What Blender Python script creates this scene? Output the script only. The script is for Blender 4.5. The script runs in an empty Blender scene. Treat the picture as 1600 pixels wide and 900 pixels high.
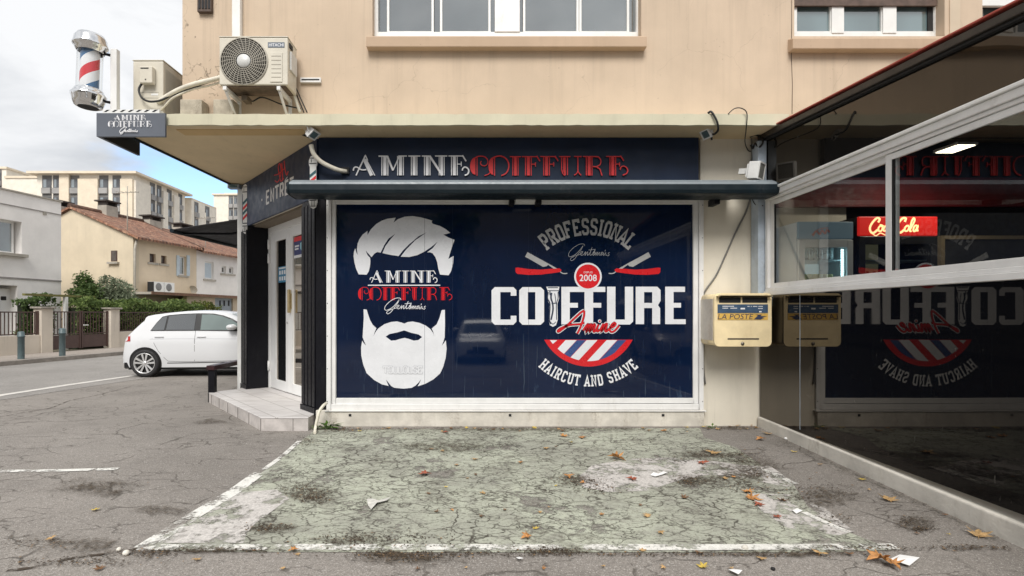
import bpy, bmesh, math, random
from mathutils import Vector, Matrix
from mathutils.geometry import tessellate_polygon
random.seed(7)
R = math.radians
scene = bpy.context.scene
COL = scene.collection

# ------------------------------------------------------------------ camera, world, sun, exposure
CAMH = 1.31
cam = bpy.data.cameras.new('Camera')
cam.lens = 36 * 820 / 1600
cam.sensor_width = 36
cam.shift_x = 54 / 1600
cam.shift_y = 40 / 1600
cam.clip_start = 0.05
cam.clip_end = 2000
camo = bpy.data.objects.new('Camera', cam)
COL.objects.link(camo)
camo.location = (0, 0, CAMH)
camo.rotation_euler = (R(90), 0, 0)
scene.camera = camo

SUN_EL, SUN_AZ = 48, 184      # azimuth of the sun measured clockwise from +Y
w = bpy.data.worlds.new('World')
scene.world = w
w.use_nodes = True
nt = w.node_tree
nt.nodes.clear()
N = nt.nodes.new
out = N('ShaderNodeOutputWorld'); bg = N('ShaderNodeBackground')
sky = N('ShaderNodeTexSky'); sky.sky_type = 'NISHITA'; sky.sun_disc = False
sky.sun_elevation = R(SUN_EL); sky.sun_rotation = R(SUN_AZ)
tc = N('ShaderNodeTexCoord')
mp = N('ShaderNodeMapping'); mp.inputs['Scale'].default_value = (1, 1, 2.2)
nz = N('ShaderNodeTexNoise'); nz.inputs['Scale'].default_value = 2.6; nz.inputs['Detail'].default_value = 7; nz.inputs['Roughness'].default_value = .55
nz.inputs['Distortion'].default_value = .35
cr = N('ShaderNodeValToRGB')
e = cr.color_ramp.elements
e[0].position = .34; e[0].color = (2.45, 2.58, 2.78, 1)
e[1].position = .58; e[1].color = (4.15, 4.2, 4.28, 1)
nt.links.new(tc.outputs['Generated'], mp.inputs['Vector'])
nt.links.new(mp.outputs['Vector'], nz.inputs['Vector'])
nt.links.new(nz.outputs['Fac'], cr.inputs['Fac'])
# gap of blue sky between the clouds, low over the flats
dv = N('ShaderNodeVectorMath'); dv.operation = 'DISTANCE'
dn = Vector((-.50, 1, .235)).normalized()
dv.inputs[1].default_value = dn
nt.links.new(tc.outputs['Generated'], dv.inputs[0])
nz2 = N('ShaderNodeTexNoise'); nz2.inputs['Scale'].default_value = 7; nz2.inputs['Detail'].default_value = 6
nt.links.new(mp.outputs['Vector'], nz2.inputs['Vector'])
ma = N('ShaderNodeMath'); ma.operation = 'MULTIPLY_ADD'; ma.inputs[1].default_value = .34
nt.links.new(nz2.outputs['Fac'], ma.inputs[0]); nt.links.new(dv.outputs['Value'], ma.inputs[2])
mr = N('ShaderNodeMapRange'); mr.inputs['From Min'].default_value = .21; mr.inputs['From Max'].default_value = .34
mr.inputs['To Min'].default_value = .12; mr.inputs['To Max'].default_value = 1; mr.interpolation_type = 'SMOOTHSTEP'
nt.links.new(ma.outputs[0], mr.inputs['Value'])
mx = N('ShaderNodeMix'); mx.data_type = 'RGBA'
bl = N('ShaderNodeMix'); bl.data_type = 'RGBA'; bl.blend_type = 'MULTIPLY'; bl.inputs[0].default_value = 1
nt.links.new(sky.outputs['Color'], bl.inputs[6]); bl.inputs[7].default_value = (1.0, 1.15, 1.3, 1)
nt.links.new(mr.outputs[0], mx.inputs[0]); nt.links.new(bl.outputs[2], mx.inputs[6]); nt.links.new(cr.outputs['Color'], mx.inputs[7])
nt.links.new(mx.outputs[2], bg.inputs['Color'])
bg.inputs['Strength'].default_value = .10
nt.links.new(bg.outputs[0], out.inputs[0])

sl = bpy.data.lights.new('sun', 'SUN'); sl.energy = 1.5; sl.angle = R(28); sl.color = (1, .965, .91)
so = bpy.data.objects.new('sun', sl); COL.objects.link(so)
sd = Vector((math.sin(R(SUN_AZ)) * math.cos(R(SUN_EL)), math.cos(R(SUN_AZ)) * math.cos(R(SUN_EL)), math.sin(R(SUN_EL))))
so.rotation_euler = sd.to_track_quat('Z', 'Y').to_euler()
so.location = sd * 60

vs = scene.view_settings
scene.display_settings.display_device = 'sRGB'
vs.view_transform = 'Standard'; vs.look = 'None'; vs.gamma = 1; vs.use_curve_mapping = False
vs.exposure = 1.22
scene.render.engine = 'CYCLES'
scene.cycles.use_denoising = True
scene.cycles.max_bounces = 8
scene.cycles.transparent_max_bounces = 16

# ------------------------------------------------------------------ helpers
def P(px, py, Y):
    "point on the plane at depth Y seen at this place of the photograph"
    return Vector(((px - 746) / 820 * Y, Y, CAMH + (490 - py) / 820 * Y))

def gz(y):
    "ground height: the forecourt falls gently towards the street in front"
    return .03 * (max(y, -2) - 6.1) if y < 6.1 else 0.0

def GP(px, py, lift=0):
    Y = (CAMH + .183) / (.03 + (py - 490) / 820)
    if Y > 6.1: Y = CAMH / ((py - 490) / 820)
    p = P(px, py, Y); p.z += lift
    return p

def tag(o, label=None, cat=None, group=None, kind=None):
    if label: o['label'] = label
    if cat: o['category'] = cat
    if group: o['group'] = group
    if kind: o['kind'] = kind
    return o

def empty(name, loc, label, cat, group=None, rz=0):
    o = bpy.data.objects.new(name, None)
    o.empty_display_size = .1
    COL.objects.link(o); o.location = loc; o.rotation_euler = (0, 0, rz)
    return tag(o, label, cat, group)

def wloc(o):
    v = Vector((0, 0, 0))
    while o is not None:
        v += o.location; o = o.parent
    return v

def copy_tree(o, parent=None):
    c = o.copy(); COL.objects.link(c)
    if parent is not None: c.parent = parent
    for ch in list(o.children): copy_tree(ch, c)
    return c

class MB:
    def __init__(s): s.v = []; s.f = []; s.sm = []
    def add(s, vs, fs, smooth=False):
        b = len(s.v); s.v += [Vector(v) for v in vs]
        for f in fs: s.f.append([b + i for i in f]); s.sm.append(smooth)
        return s
    def box(s, x0, x1, y0, y1, z0, z1):
        return s.add([(x0,y0,z0),(x1,y0,z0),(x1,y1,z0),(x0,y1,z0),(x0,y0,z1),(x1,y0,z1),(x1,y1,z1),(x0,y1,z1)],
              [(0,3,2,1),(4,5,6,7),(0,1,5,4),(1,2,6,5),(2,3,7,6),(3,0,4,7)])
    def fbox(s, F, a0, a1, b0, b1, z0, z1):
        "box in a local frame F(a,b,z)->world"
        vs = [F(a0,b0,z0),F(a1,b0,z0),F(a1,b1,z0),F(a0,b1,z0),F(a0,b0,z1),F(a1,b0,z1),F(a1,b1,z1),F(a0,b1,z1)]
        return s.add(vs, [(0,3,2,1),(4,5,6,7),(0,1,5,4),(1,2,6,5),(2,3,7,6),(3,0,4,7)])
    def prism(s, poly, z0, z1):
        n = len(poly)
        vs = [(x, y, z0) for x, y in poly] + [(x, y, z1) for x, y in poly]
        return s.add(vs, [tuple(range(n))[::-1], tuple(range(n, 2*n))] + [(i, (i+1) % n, n+(i+1) % n, n+i) for i in range(n)])
    def xprism(s, poly, x0, x1, smooth=False):
        "profile in (y,z) swept along x"
        n = len(poly)
        vs = [(x0, y, z) for y, z in poly] + [(x1, y, z) for y, z in poly]
        s.add(vs, [tuple(range(n)), tuple(range(n, 2*n))[::-1]])
        return s.add(vs, [(i, n+i, n+(i+1) % n, (i+1) % n) for i in range(n)], smooth)
    def yprism(s, poly, y0, y1, smooth=False):
        "profile in (x,z) swept along y"
        n = len(poly)
        vs = [(x, y0, z) for x, z in poly] + [(x, y1, z) for x, z in poly]
        s.add(vs, [tuple(range(n))[::-1], tuple(range(n, 2*n))])
        return s.add(vs, [(i, (i+1) % n, n+(i+1) % n, n+i) for i in range(n)], smooth)
    def tube(s, pts, r, n=8, caps=True):
        pts = [Vector(p) for p in pts]; b = len(s.v); prev = None
        rr = r if isinstance(r, (list, tuple)) else [r] * len(pts)
        ring = []
        for i, p in enumerate(pts):
            t = (pts[min(i+1, len(pts)-1)] - pts[max(i-1, 0)]).normalized()
            if prev is None:
                a = t.cross(Vector((0, 0, 1)))
                if a.length < 1e-3: a = t.cross(Vector((1, 0, 0)))
                a.normalize()
            else:
                a = prev - t * prev.dot(t)
                a.normalize()
            prev = a; c = t.cross(a)
            ring.append([p + (a * math.cos(2*math.pi*k/n) + c * math.sin(2*math.pi*k/n)) * rr[i] for k in range(n)])
        vs = [v for q in ring for v in q]
        fs = []
        for i in range(len(pts)-1):
            for k in range(n):
                fs.append((i*n+k, i*n+(k+1) % n, (i+1)*n+(k+1) % n, (i+1)*n+k))
        s.add(vs, fs, True)
        if caps:
            s.add(ring[0], [tuple(range(n))[::-1]]); s.add(ring[-1], [tuple(range(n))])
        return s
    def lathe(s, prof, M=None, n=32, smooth=True):
        "profile (r,h) turned about local z, placed with matrix M"
        M = M or Matrix()
        vs = [M @ Vector((r*math.cos(2*math.pi*k/n), r*math.sin(2*math.pi*k/n), h)) for r, h in prof for k in range(n)]
        fs = [(i*n+k, i*n+(k+1) % n, (i+1)*n+(k+1) % n, (i+1)*n+k) for i in range(len(prof)-1) for k in range(n)]
        return s.add(vs, fs, smooth)
    def build(s, name, mat, parent=None, bevel=0, seg=2, label=None, solid=0):
        me = bpy.data.meshes.new(name)
        o0 = wloc(parent) if parent is not None else Vector((0, 0, 0))
        me.from_pydata([tuple(v - o0) for v in s.v], [], s.f)
        me.polygons.foreach_set('use_smooth', s.sm)
        bm = bmesh.new(); bm.from_mesh(me)
        bmesh.ops.remove_doubles(bm, verts=bm.verts, dist=1e-5)
        if not solid: bmesh.ops.recalc_face_normals(bm, faces=bm.faces)
        bm.to_mesh(me); bm.free()
        for m in (mat if isinstance(mat, (list, tuple)) else [mat]): me.materials.append(m)
        o = bpy.data.objects.new(name, me); COL.objects.link(o)
        if parent is not None: o.parent = parent
        if bevel:
            b = o.modifiers.new('bevel', 'BEVEL'); b.width = bevel; b.segments = seg; b.limit_method = 'ANGLE'; b.angle_limit = R(40)
        if solid:
            b = o.modifiers.new('solid', 'SOLIDIFY'); b.thickness = solid; b.offset = 1
        if label: o['label'] = label
        return o

# ---- flat graphics: strokes and outlines laid on a plane
def miter(pts, w, closed):
    pts = [Vector((p[0], p[1])) for p in pts]; n = len(pts); L = []; Rr = []
    ws = w if isinstance(w, (list, tuple)) else [w] * n
    for i in range(n):
        a = pts[i-1] if (i > 0 or closed) else None
        b = pts[(i+1) % n] if (i < n-1 or closed) else None
        d1 = (pts[i]-a).normalized() if a is not None else None
        d2 = (b-pts[i]).normalized() if b is not None else None
        if d1 is None: d1 = d2
        if d2 is None: d2 = d1
        n1 = Vector((-d1.y, d1.x)); n2 = Vector((-d2.y, d2.x))
        m = n1 + n2
        if m.length < 1e-4: m = n1
        m.normalize()
        k = 1 / max(.5, m.dot(n1))
        L.append(pts[i] + m * k * ws[i] / 2); Rr.append(pts[i] - m * k * ws[i] / 2)
    return L, Rr

def smooth_pts(pts, k=6):
    "Catmull-Rom through the points"
    out = []; n = len(pts)
    for i in range(n-1):
        p0, p1, p2, p3 = [Vector(pts[max(0, min(n-1, j))]) for j in (i-1, i, i+1, i+2)]
        for q in range(k):
            t = q / k
            out.append(.5*((2*p1) + (p2-p0)*t + (2*p0-5*p1+4*p2-p3)*t*t + (3*p1-p0-3*p2+p3)*t**3))
    out.append(Vector(pts[-1]))
    return out

class G2:
    def __init__(s): s.items = []
    def stroke(s, pts, w, closed=False, T=None):
        L, Q = miter(pts, w, closed); n = len(L)
        vs = L + Q
        fs = [(i, (i+1) % n, n+(i+1) % n, n+i) for i in range(n if closed else n-1)]
        if T: vs = [Vector(T(v.x, v.y)) for v in vs]
        s.items.append((vs, fs)); return s
    def curve(s, pts, w, T=None, k=6):
        return s.stroke(smooth_pts(pts, k), w, False, T)
    def poly(s, outer, holes=(), T=None):
        loops = [[Vector((x, y, 0)) for x, y in l] for l in [outer] + list(holes)]
        tris = tessellate_polygon(loops)
        vs = [Vector((v.x, v.y)) for l in loops for v in l]
        if T: vs = [Vector(T(v.x, v.y)) for v in vs]
        s.items.append((vs, [tuple(t) for t in tris])); return s
    def disc(s, cx, cy, r, n=40, T=None):
        return s.poly([(cx+r*math.cos(2*math.pi*i/n), cy+r*math.sin(2*math.pi*i/n)) for i in range(n)], T=T)
    def text(s, body, T, off=0):
        "built-in font; its box is normalised to 0..1 (y up) and mapped by T"
        cu = bpy.data.curves.new('t', 'FONT'); cu.body = body; cu.offset = off; cu.resolution_u = 3
        ob = bpy.data.objects.new('t', cu); COL.objects.link(ob)
        me = ob.to_mesh()
        xs = [v.co.x for v in me.vertices]; ys = [v.co.y for v in me.vertices]
        x0, x1, y0, y1 = min(xs), max(xs), min(ys), max(ys)
        vs = [Vector(T((v.co.x-x0)/(x1-x0), (v.co.y-y0)/(y1-y0))) for v in me.vertices]
        s.items.append((vs, [tuple(p.vertices) for p in me.polygons]))
        ob.to_mesh_clear(); bpy.data.objects.remove(ob); bpy.data.curves.remove(cu)
        return s
    def build(s, name, mat, parent, F, lift=.001, step=.00012, solid=0, label=None):
        "F(a,b,lift)->world"
        m = MB(); h = lift
        for vs, fs in s.items:
            m.add([F(v.x, v.y, h) for v in vs], fs); h += step
        return m.build(name, mat, parent, label=label) if not solid else m.build(name, mat, parent, solid=solid, label=label)

def FY(Y):
    return lambda a, b, h: P(a, b, Y) + Vector((0, -h, 0))

# ------------------------------------------------------------------ materials
class NT:
    def __init__(s, name):
        s.m = bpy.data.materials.new(name); s.m.use_nodes = True; s.t = s.m.node_tree
        s.b = s.t.nodes['Principled BSDF']; s.o = s.t.nodes['Material Output']
        s.geo = s.n('ShaderNodeNewGeometry')
    def n(s, k, **kw):
        x = s.t.nodes.new(k)
        for a, v in kw.items(): setattr(x, a, v)
        return x
    def l(s, a, b): s.t.links.new(a, b)
    def pos(s, sc=(1, 1, 1), obj=False):
        m = s.n('ShaderNodeMapping'); m.inputs['Scale'].default_value = sc
        if obj:
            c = s.n('ShaderNodeTexCoord'); s.l(c.outputs['Object'], m.inputs['Vector'])
        else: s.l(s.geo.outputs['Position'], m.inputs['Vector'])
        return m.outputs['Vector']
    def noise(s, scale, detail=4, rough=.55, vec=None, dist=0):
        x = s.n('ShaderNodeTexNoise'); x.inputs['Scale'].default_value = scale; x.inputs['Detail'].default_value = detail
        x.inputs['Roughness'].default_value = rough; x.inputs['Distortion'].default_value = dist
        s.l(vec or s.geo.outputs['Position'], x.inputs['Vector']); return x.outputs['Fac']
    def ramp(s, f, a, b, lo=0., hi=1.):
        x = s.n('ShaderNodeMapRange'); x.interpolation_type = 'SMOOTHSTEP'
        x.inputs['From Min'].default_value = a; x.inputs['From Max'].default_value = b
        x.inputs['To Min'].default_value = lo; x.inputs['To Max'].default_value = hi
        s.l(f, x.inputs['Value']); return x.outputs[0]
    def math(s, op, a, b=None):
        x = s.n('ShaderNodeMath', operation=op)
        for i, q in enumerate((a, b)):
            if q is None: continue
            if isinstance(q, (int, float)): x.inputs[i].default_value = q
            else: s.l(q, x.inputs[i])
        return x.outputs[0]
    def mix(s, f, a, b, mode='MIX'):
        x = s.n('ShaderNodeMix', data_type='RGBA', blend_type=mode)
        for i, q in ((0, f), (6, a), (7, b)):
            if isinstance(q, (int, float)): x.inputs[i].default_value = q
            elif isinstance(q, tuple): x.inputs[i].default_value = q + (1,) if len(q) == 3 else q
            else: s.l(q, x.inputs[i])
        return x.outputs[2]
    def bump(s, h, st=.3, d=.01):
        x = s.n('ShaderNodeBump'); x.inputs['Strength'].default_value = st; x.inputs['Distance'].default_value = d
        s.l(h, x.inputs['Height']); s.l(x.outputs['Normal'], s.b.inputs['Normal'])
    def voro(s, scale, vec, feature='DISTANCE_TO_EDGE'):
        x = s.n('ShaderNodeTexVoronoi', feature=feature); x.inputs['Scale'].default_value = scale
        s.l(vec, x.inputs['Vector']); return x
    def warp(s, amt, scale, sc=(1, 1, 1)):
        v = s.pos(sc)
        x = s.n('ShaderNodeTexNoise'); x.inputs['Scale'].default_value = scale; x.inputs['Detail'].default_value = 5
        s.l(v, x.inputs['Vector'])
        a = s.n('ShaderNodeVectorMath', operation='MULTIPLY_ADD'); a.inputs[1].default_value = (amt, amt, amt)
        s.l(x.outputs['Color'], a.inputs[0]); s.l(v, a.inputs[2]); return a.outputs[0]

def mat(name, col, rough=.6, var=.12, scale=6, bump=0, metal=0, spec=.5, coat=0, dirt=0, dirtcol=(.12, .09, .06), obj=False):
    k = NT(name); b = k.b
    b.inputs['Roughness'].default_value = rough; b.inputs['Metallic'].default_value = metal
    b.inputs['Specular IOR Level'].default_value = spec; b.inputs['Coat Weight'].default_value = coat
    b.inputs['Coat Roughness'].default_value = .04
    v = k.pos(obj=obj)
    c = col
    if var:
        f = k.noise(scale, 6, .6, v)
        lo = tuple(x*(1-var) for x in col); hi = tuple(min(1, x*(1+var)) for x in col)
        c = k.mix(k.ramp(f, .3, .7), lo, hi)
        rv = .09 if var > .06 else .02; rf = k.ramp(k.noise(scale*3, 4, .6, v), .3, .7, max(.02, rough-rv), min(1, rough+rv)); k.l(rf, b.inputs['Roughness'])
    if dirt:
        d1 = k.noise(scale*.9, 8, .7, k.pos((1, 1, .25), obj)); d2 = k.noise(scale*9, 3, .6, v)
        d = k.math('MULTIPLY', k.ramp(d1, .52, .75), k.ramp(d2, .3, .65)); d = k.math('MULTIPLY', d, dirt)
        c = k.mix(d, c, dirtcol)
    if isinstance(c, tuple): b.inputs['Base Color'].default_value = c + (1,)
    else: k.l(c, b.inputs['Base Color'])
    if bump: k.bump(k.noise(scale*12, 5, .6, v), bump, .01)
    return k.m

def emis(name, col, st):
    k = NT(name); k.b.inputs['Base Color'].default_value = col + (1,)
    k.b.inputs['Emission Color'].default_value = col + (1,); k.b.inputs['Emission Strength'].default_value = st
    return k.m

def glass(name, tint=(.9, .95, .93), refl=.10, rough=0.0):
    "pane that shows what is behind it and mirrors what is in front"
    k = NT(name); t = k.t
    tr = k.n('ShaderNodeBsdfTransparent'); tr.inputs[0].default_value = tint + (1,)
    gl = k.n('ShaderNodeBsdfGlossy'); gl.inputs['Roughness'].default_value = rough; gl.inputs['Color'].default_value = (1, 1, 1, 1)
    lw = k.n('ShaderNodeLayerWeight'); lw.inputs['Blend'].default_value = .5
    f = k.math('ADD', k.math('MULTIPLY', k.math('POWER', lw.outputs['Facing'], 4), 1.5), refl)
    ms = k.n('ShaderNodeMixShader'); k.l(f, ms.inputs[0]); k.l(tr.outputs[0], ms.inputs[1]); k.l(gl.outputs[0], ms.inputs[2])
    k.l(ms.outputs[0], k.o.inputs['Surface']); t.nodes.remove(k.b)
    return k.m

def mirror_dark(name, col, refl, rough=.015, wave=0, wscale=1.2, c1=1.0):
    "tinted glossy sheet, nearly opaque, mirroring what stands before it"
    k = NT(name); k.b.inputs['Base Color'].default_value = col + (1,); k.b.inputs['Roughness'].default_value = .3
    k.b.inputs['Specular IOR Level'].default_value = 0
    gl = k.n('ShaderNodeBsdfGlossy'); gl.inputs['Color'].default_value = (1, .93, .85, 1)
    sm = k.ramp(k.noise(2.2, 8, .65, k.pos((1, 1, .5))), .45, .8, rough, rough+.05)
    k.l(sm, gl.inputs['Roughness'])
    sc = k.ramp(k.noise(26, 3, .7, k.pos((1, 1, .3))), .68, .74, 0, .35)
    k.l(k.mix(sc, col, (.16, .15, .13)), k.b.inputs['Base Color'])
    ms = k.n('ShaderNodeMixShader')
    lw = k.n('ShaderNodeLayerWeight'); lw.inputs['Blend'].default_value = .5
    k.l(k.math('ADD', k.math('MULTIPLY', k.math('POWER', lw.outputs['Facing'], 4), c1), refl), ms.inputs[0])
    k.l(k.b.outputs[0], ms.inputs[1]); k.l(gl.outputs[0], ms.inputs[2]); k.l(ms.outputs[0], k.o.inputs['Surface'])
    if wave:
        bp = k.n('ShaderNodeBump'); bp.inputs['Strength'].default_value = wave; bp.inputs['Distance'].default_value = .05
        k.l(k.noise(wscale, 2, .4), bp.inputs['Height']); k.l(bp.outputs['Normal'], gl.inputs['Normal'])
    return k.m

# --- asphalt
def asphalt(name, a, b, cracks=1.0, crack_scale=.55):
    k = NT(name)
    fine = k.noise(190, 3, .7); mid = k.noise(22, 6, .65); big = k.noise(.55, 5, .6); bigb = k.noise(1.7, 6, .6, k.pos((.7, 1.2, 1)))
    c = k.mix(k.ramp(fine, .3, .72), a, b)
    c = k.mix(k.ramp(k.noise(70, 4, .75), .38, .66, 0, .55), c, tuple(x*.62 for x in a))
    c = k.mix(k.ramp(big, .35, .7, 0, .55), c, tuple(x*.72 for x in a))
    c = k.mix(k.ramp(mid, .5, .78, 0, .5), c, tuple(x*.6 for x in a))
    c = k.mix(k.ramp(bigb, .56, .72, 0, .5), c, tuple(x*.78 for x in a))
    grit = k.ramp(k.noise(110, 2, .5), .60, .68, 0, .7)
    c = k.mix(grit, c, (.52, .50, .47))
    c = k.mix(k.ramp(k.noise(130, 2, .5, k.pos((1.3, 1.1, 1))), .60, .68, 0, .55), c, (.09, .083, .076))
    wv = k.warp(.9, 1.1)
    v1 = k.voro(crack_scale, wv).outputs['Distance']
    m1 = k.math('MULTIPLY', k.ramp(v1, .002, .009, 1, 0), k.ramp(k.noise(1.6, 6, .7), .42, .54))
    wv2 = k.warp(.5, 2.5, (1, 2.2, 1))
    v2 = k.voro(2.3, wv2).outputs['Distance']
    m2 = k.math('MULTIPLY', k.ramp(v2, .002, .030, 1, 0), k.ramp(k.noise(1.5, 7, .72), .45, .56))
    cm = k.math('MULTIPLY', k.math('MAXIMUM', m1, m2), cracks)
    c = k.mix(k.math('MULTIPLY', cm, .62), c, (.06, .052, .043))
    st = k.math('MULTIPLY', k.ramp(k.noise(.9, 7, .7, k.pos((1, 2.0, 1))), .60, .72), k.ramp(k.noise(14, 4), .38, .6))
    c = k.mix(k.math('MULTIPLY', st, .6 * cracks), c, (.10, .085, .07))
    k.l(c, k.b.inputs['Base Color']); k.b.inputs['Roughness'].default_value = .9; k.b.inputs['Specular IOR Level'].default_value = .25
    h = k.math('ADD', k.math('MULTIPLY', fine, .5), k.math('MULTIPLY', cm, -1.5))
    k.bump(k.math('ADD', h, k.math('MULTIPLY', mid, .6)), .6, .006)
    return k.m

def worn_sheet(name, colfn, wear_lo, wear_hi, wscale=2.2, edge=None):
    "paint on asphalt, worn through where the noise says so"
    k = NT(name)
    c, keep = colfn(k)
    k.l(c, k.b.inputs['Base Color']); k.b.inputs['Roughness'].default_value = .85; k.b.inputs['Specular IOR Level'].default_value = .25
    tr = k.n('ShaderNodeBsdfTransparent'); ms = k.n('ShaderNodeMixShader')
    k.l(keep, ms.inputs[0]); k.l(tr.outputs[0], ms.inputs[1]); k.l(k.b.outputs[0], ms.inputs[2]); k.l(ms.outputs[0], k.o.inputs['Surface'])
    k.bump(k.noise(120, 4, .65), .35, .005)
    return k.m

def pad_cols(k):
    fine = k.noise(150, 3, .7); mid = k.noise(9, 7, .68); big = k.noise(1.1, 4, .5)
    c = k.mix(k.ramp(fine, .3, .7), (.35, .37, .295), (.54, .56, .46))
    c = k.mix(k.ramp(big, .38, .66, 0, .8), c, (.315, .32, .27))
    c = k.mix(k.ramp(mid, .42, .7, 0, .7), c, (.27, .265, .23))
    c = k.mix(k.ramp(k.noise(38, 6, .75), .5, .64, 0, .65), c, (.17, .16, .14))
    wv = k.warp(.42, 3.8, (.72, 1.2, 1))
    a1 = k.voro(4.4, wv).outputs['Distance']; m1 = k.math('MULTIPLY', k.ramp(k.math('ADD', a1, k.math('MULTIPLY', k.noise(24, 4, .7), .03)), .018, .040, 1, 0), k.ramp(k.noise(2.0, 7, .72), .35, .47))
    wv2 = k.warp(.16, 8, (.75, 1.25, 1))
    a2 = k.voro(8, wv2).outputs['Distance']; m2 = k.math('MULTIPLY', k.ramp(k.math('ADD', a2, k.math('MULTIPLY', k.noise(40, 4, .7), .06)), .034, .082, 1, 0), k.ramp(k.noise(2.4, 7, .74), .40, .51))
    cm = k.math('MAXIMUM', m1, k.math('MULTIPLY', m2, .9))
    a3 = k.voro(1.25, k.warp(.75, 2.6, (.8, 1.2, 1))).outputs['Distance']
    m3 = k.math('MULTIPLY', k.ramp(k.math('ADD', a3, k.math('MULTIPLY', k.noise(30, 5, .75), .022)), .012, .026, 1, 0), k.ramp(k.noise(1.1, 6, .7), .40, .50))
    cm = k.math('MAXIMUM', cm, k.math('MULTIPLY', m3, 1.1))
    grime = k.math('MULTIPLY', k.ramp(k.noise(1.7, 8, .74), .50, .66), k.ramp(k.noise(26, 5, .7), .36, .6))
    c = k.mix(k.math('MULTIPLY', grime, .8), c, (.11, .10, .08))
    speck = k.ramp(k.noise(45, 5, .75), .57, .64, 0, .8)
    cm = k.math('MAXIMUM', cm, k.math('MULTIPLY', speck, k.ramp(k.noise(1.3, 4, .6), .36, .62)))
    c = k.mix(k.math('MULTIPLY', cm, .88), c, (.06, .053, .043))
    # bare, whitish worn places
    keep = k.ramp(k.math('ADD', k.noise(1.5, 8, .72), k.math('MULTIPLY', k.noise(28, 4, .7), .22)), .66, .74, 1, .15)
    return c, keep

def line_cols(k):
    fine = k.noise(90, 3, .7)
    c = k.mix(k.ramp(fine, .3, .7), (.62, .61, .57), (.80, .79, .75))
    c = k.mix(k.ramp(k.noise(14, 6, .7), .5, .8, 0, .6), c, (.36, .34, .31))
    keep = k.ramp(k.math('ADD', k.noise(5, 8, .72), k.math('MULTIPLY', k.noise(45, 4, .75), .45)), .68, .82, 1, 0)
    return c, keep

def pale_cols(k):
    c = k.mix(k.ramp(k.noise(60, 5, .7), .3, .7), (.40, .38, .36), (.64, .61, .58))
    c = k.mix(k.ramp(k.noise(11, 6, .7), .52, .7, 0, .8), c, (.17, .155, .14))
    keep = k.ramp(k.math('ADD', k.noise(4.5, 8, .7), k.math('MULTIPLY', k.noise(30, 4, .7), .25)), .61, .71, 1, 0)
    return c, keep

# --- painted render of the shop building
def facade(name, col, stain=.5, flake=False):
    k = NT(name)
    c = k.mix(k.ramp(k.noise(1.2, 7, .6), .3, .7), tuple(x*.92 for x in col), tuple(min(1, x*1.05) for x in col))
    s0 = k.math('MULTIPLY', k.ramp(k.noise(3.2, 6, .7, k.pos((3.2, 1, .10))), .52, .74), k.ramp(k.noise(.9, 3), .38, .62))
    c = k.mix(k.math('MULTIPLY', s0, stain*.9), c, tuple(x*.6 for x in col))
    s1 = k.noise(2.0, 7, .65, k.pos((1.6, 1, .16)))
    c = k.mix(k.ramp(s1, .5, .8, 0, stain), c, tuple(x*.66 for x in col))
    if flake:
        xz = k.n('ShaderNodeSeparateXYZ'); k.l(k.geo.outputs['Position'], xz.inputs[0])
        dr = k.math('MULTIPLY', k.ramp(k.noise(2.4, 5, .65, k.pos((4.5, 1, .09))), .50, .68), k.ramp(xz.outputs['Z'], 3.5, 4.42, .12, 1))
        c = k.mix(k.math('MULTIPLY', dr, .16), c, (.30, .235, .175))
        hc = k.voro(.9, k.warp(.5, 2.2)).outputs['Distance']
        hl = k.math('MULTIPLY', k.ramp(hc, .001, .0035, 1, 0), k.ramp(k.noise(1.1, 4), .50, .58))
        c = k.mix(k.math('MULTIPLY', hl, .28), c, (.25, .19, .14))
    sp = k.math('MULTIPLY', k.ramp(k.noise(30, 4, .7), .67, .72), k.ramp(k.noise(1.3, 4), .5, .62))
    c = k.mix(k.math('MULTIPLY', sp, .7), c, (.15, .11, .08))
    if flake:
        x = k.n('ShaderNodeSeparateXYZ'); k.l(k.geo.outputs['Position'], x.inputs[0])
        zone = k.ramp(x.outputs['X'], -2.85, -2.75, 1, 0)
        wv = k.warp(.12, 9, (1, 1, .7)); v = k.voro(11, wv).outputs['Distance']
        cr_ = k.math('MULTIPLY', k.ramp(v, .01, .06, 1, 0), k.ramp(k.noise(4.5, 5, .6), .54, .62))
        cr_ = k.math('MAXIMUM', cr_, k.ramp(k.noise(16, 4, .6), .69, .72))
        c = k.mix(k.math('MULTIPLY', cr_, k.math('MULTIPLY', zone, .8)), c, (.20, .16, .12))
    k.l(c, k.b.inputs['Base Color']); k.b.inputs['Roughness'].default_value = .85; k.b.inputs['Specular IOR Level'].default_value = .3
    h = k.math('ADD', k.noise(110, 4, .6), k.math('MULTIPLY', k.noise(3, 4), 1.2))
    k.bump(h, .25, .006)
    return k.m

def leafmat(name, a, b, trans=.3):
    k = NT(name)
    oi = k.n('ShaderNodeNewGeometry')
    c = k.mix(oi.outputs['Random Per Island'], a, b)
    k.l(c, k.b.inputs['Base Color']); k.b.inputs['Roughness'].default_value = .6
    k.b.inputs['Specular IOR Level'].default_value = .3
    td = k.n('ShaderNodeBsdfTranslucent'); k.l(c, td.inputs[0]); ms = k.n('ShaderNodeMixShader'); ms.inputs[0].default_value = trans
    k.l(k.b.outputs[0], ms.inputs[1]); k.l(td.outputs[0], ms.inputs[2]); k.l(ms.outputs[0], k.o.inputs['Surface'])
    return k.m

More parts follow.
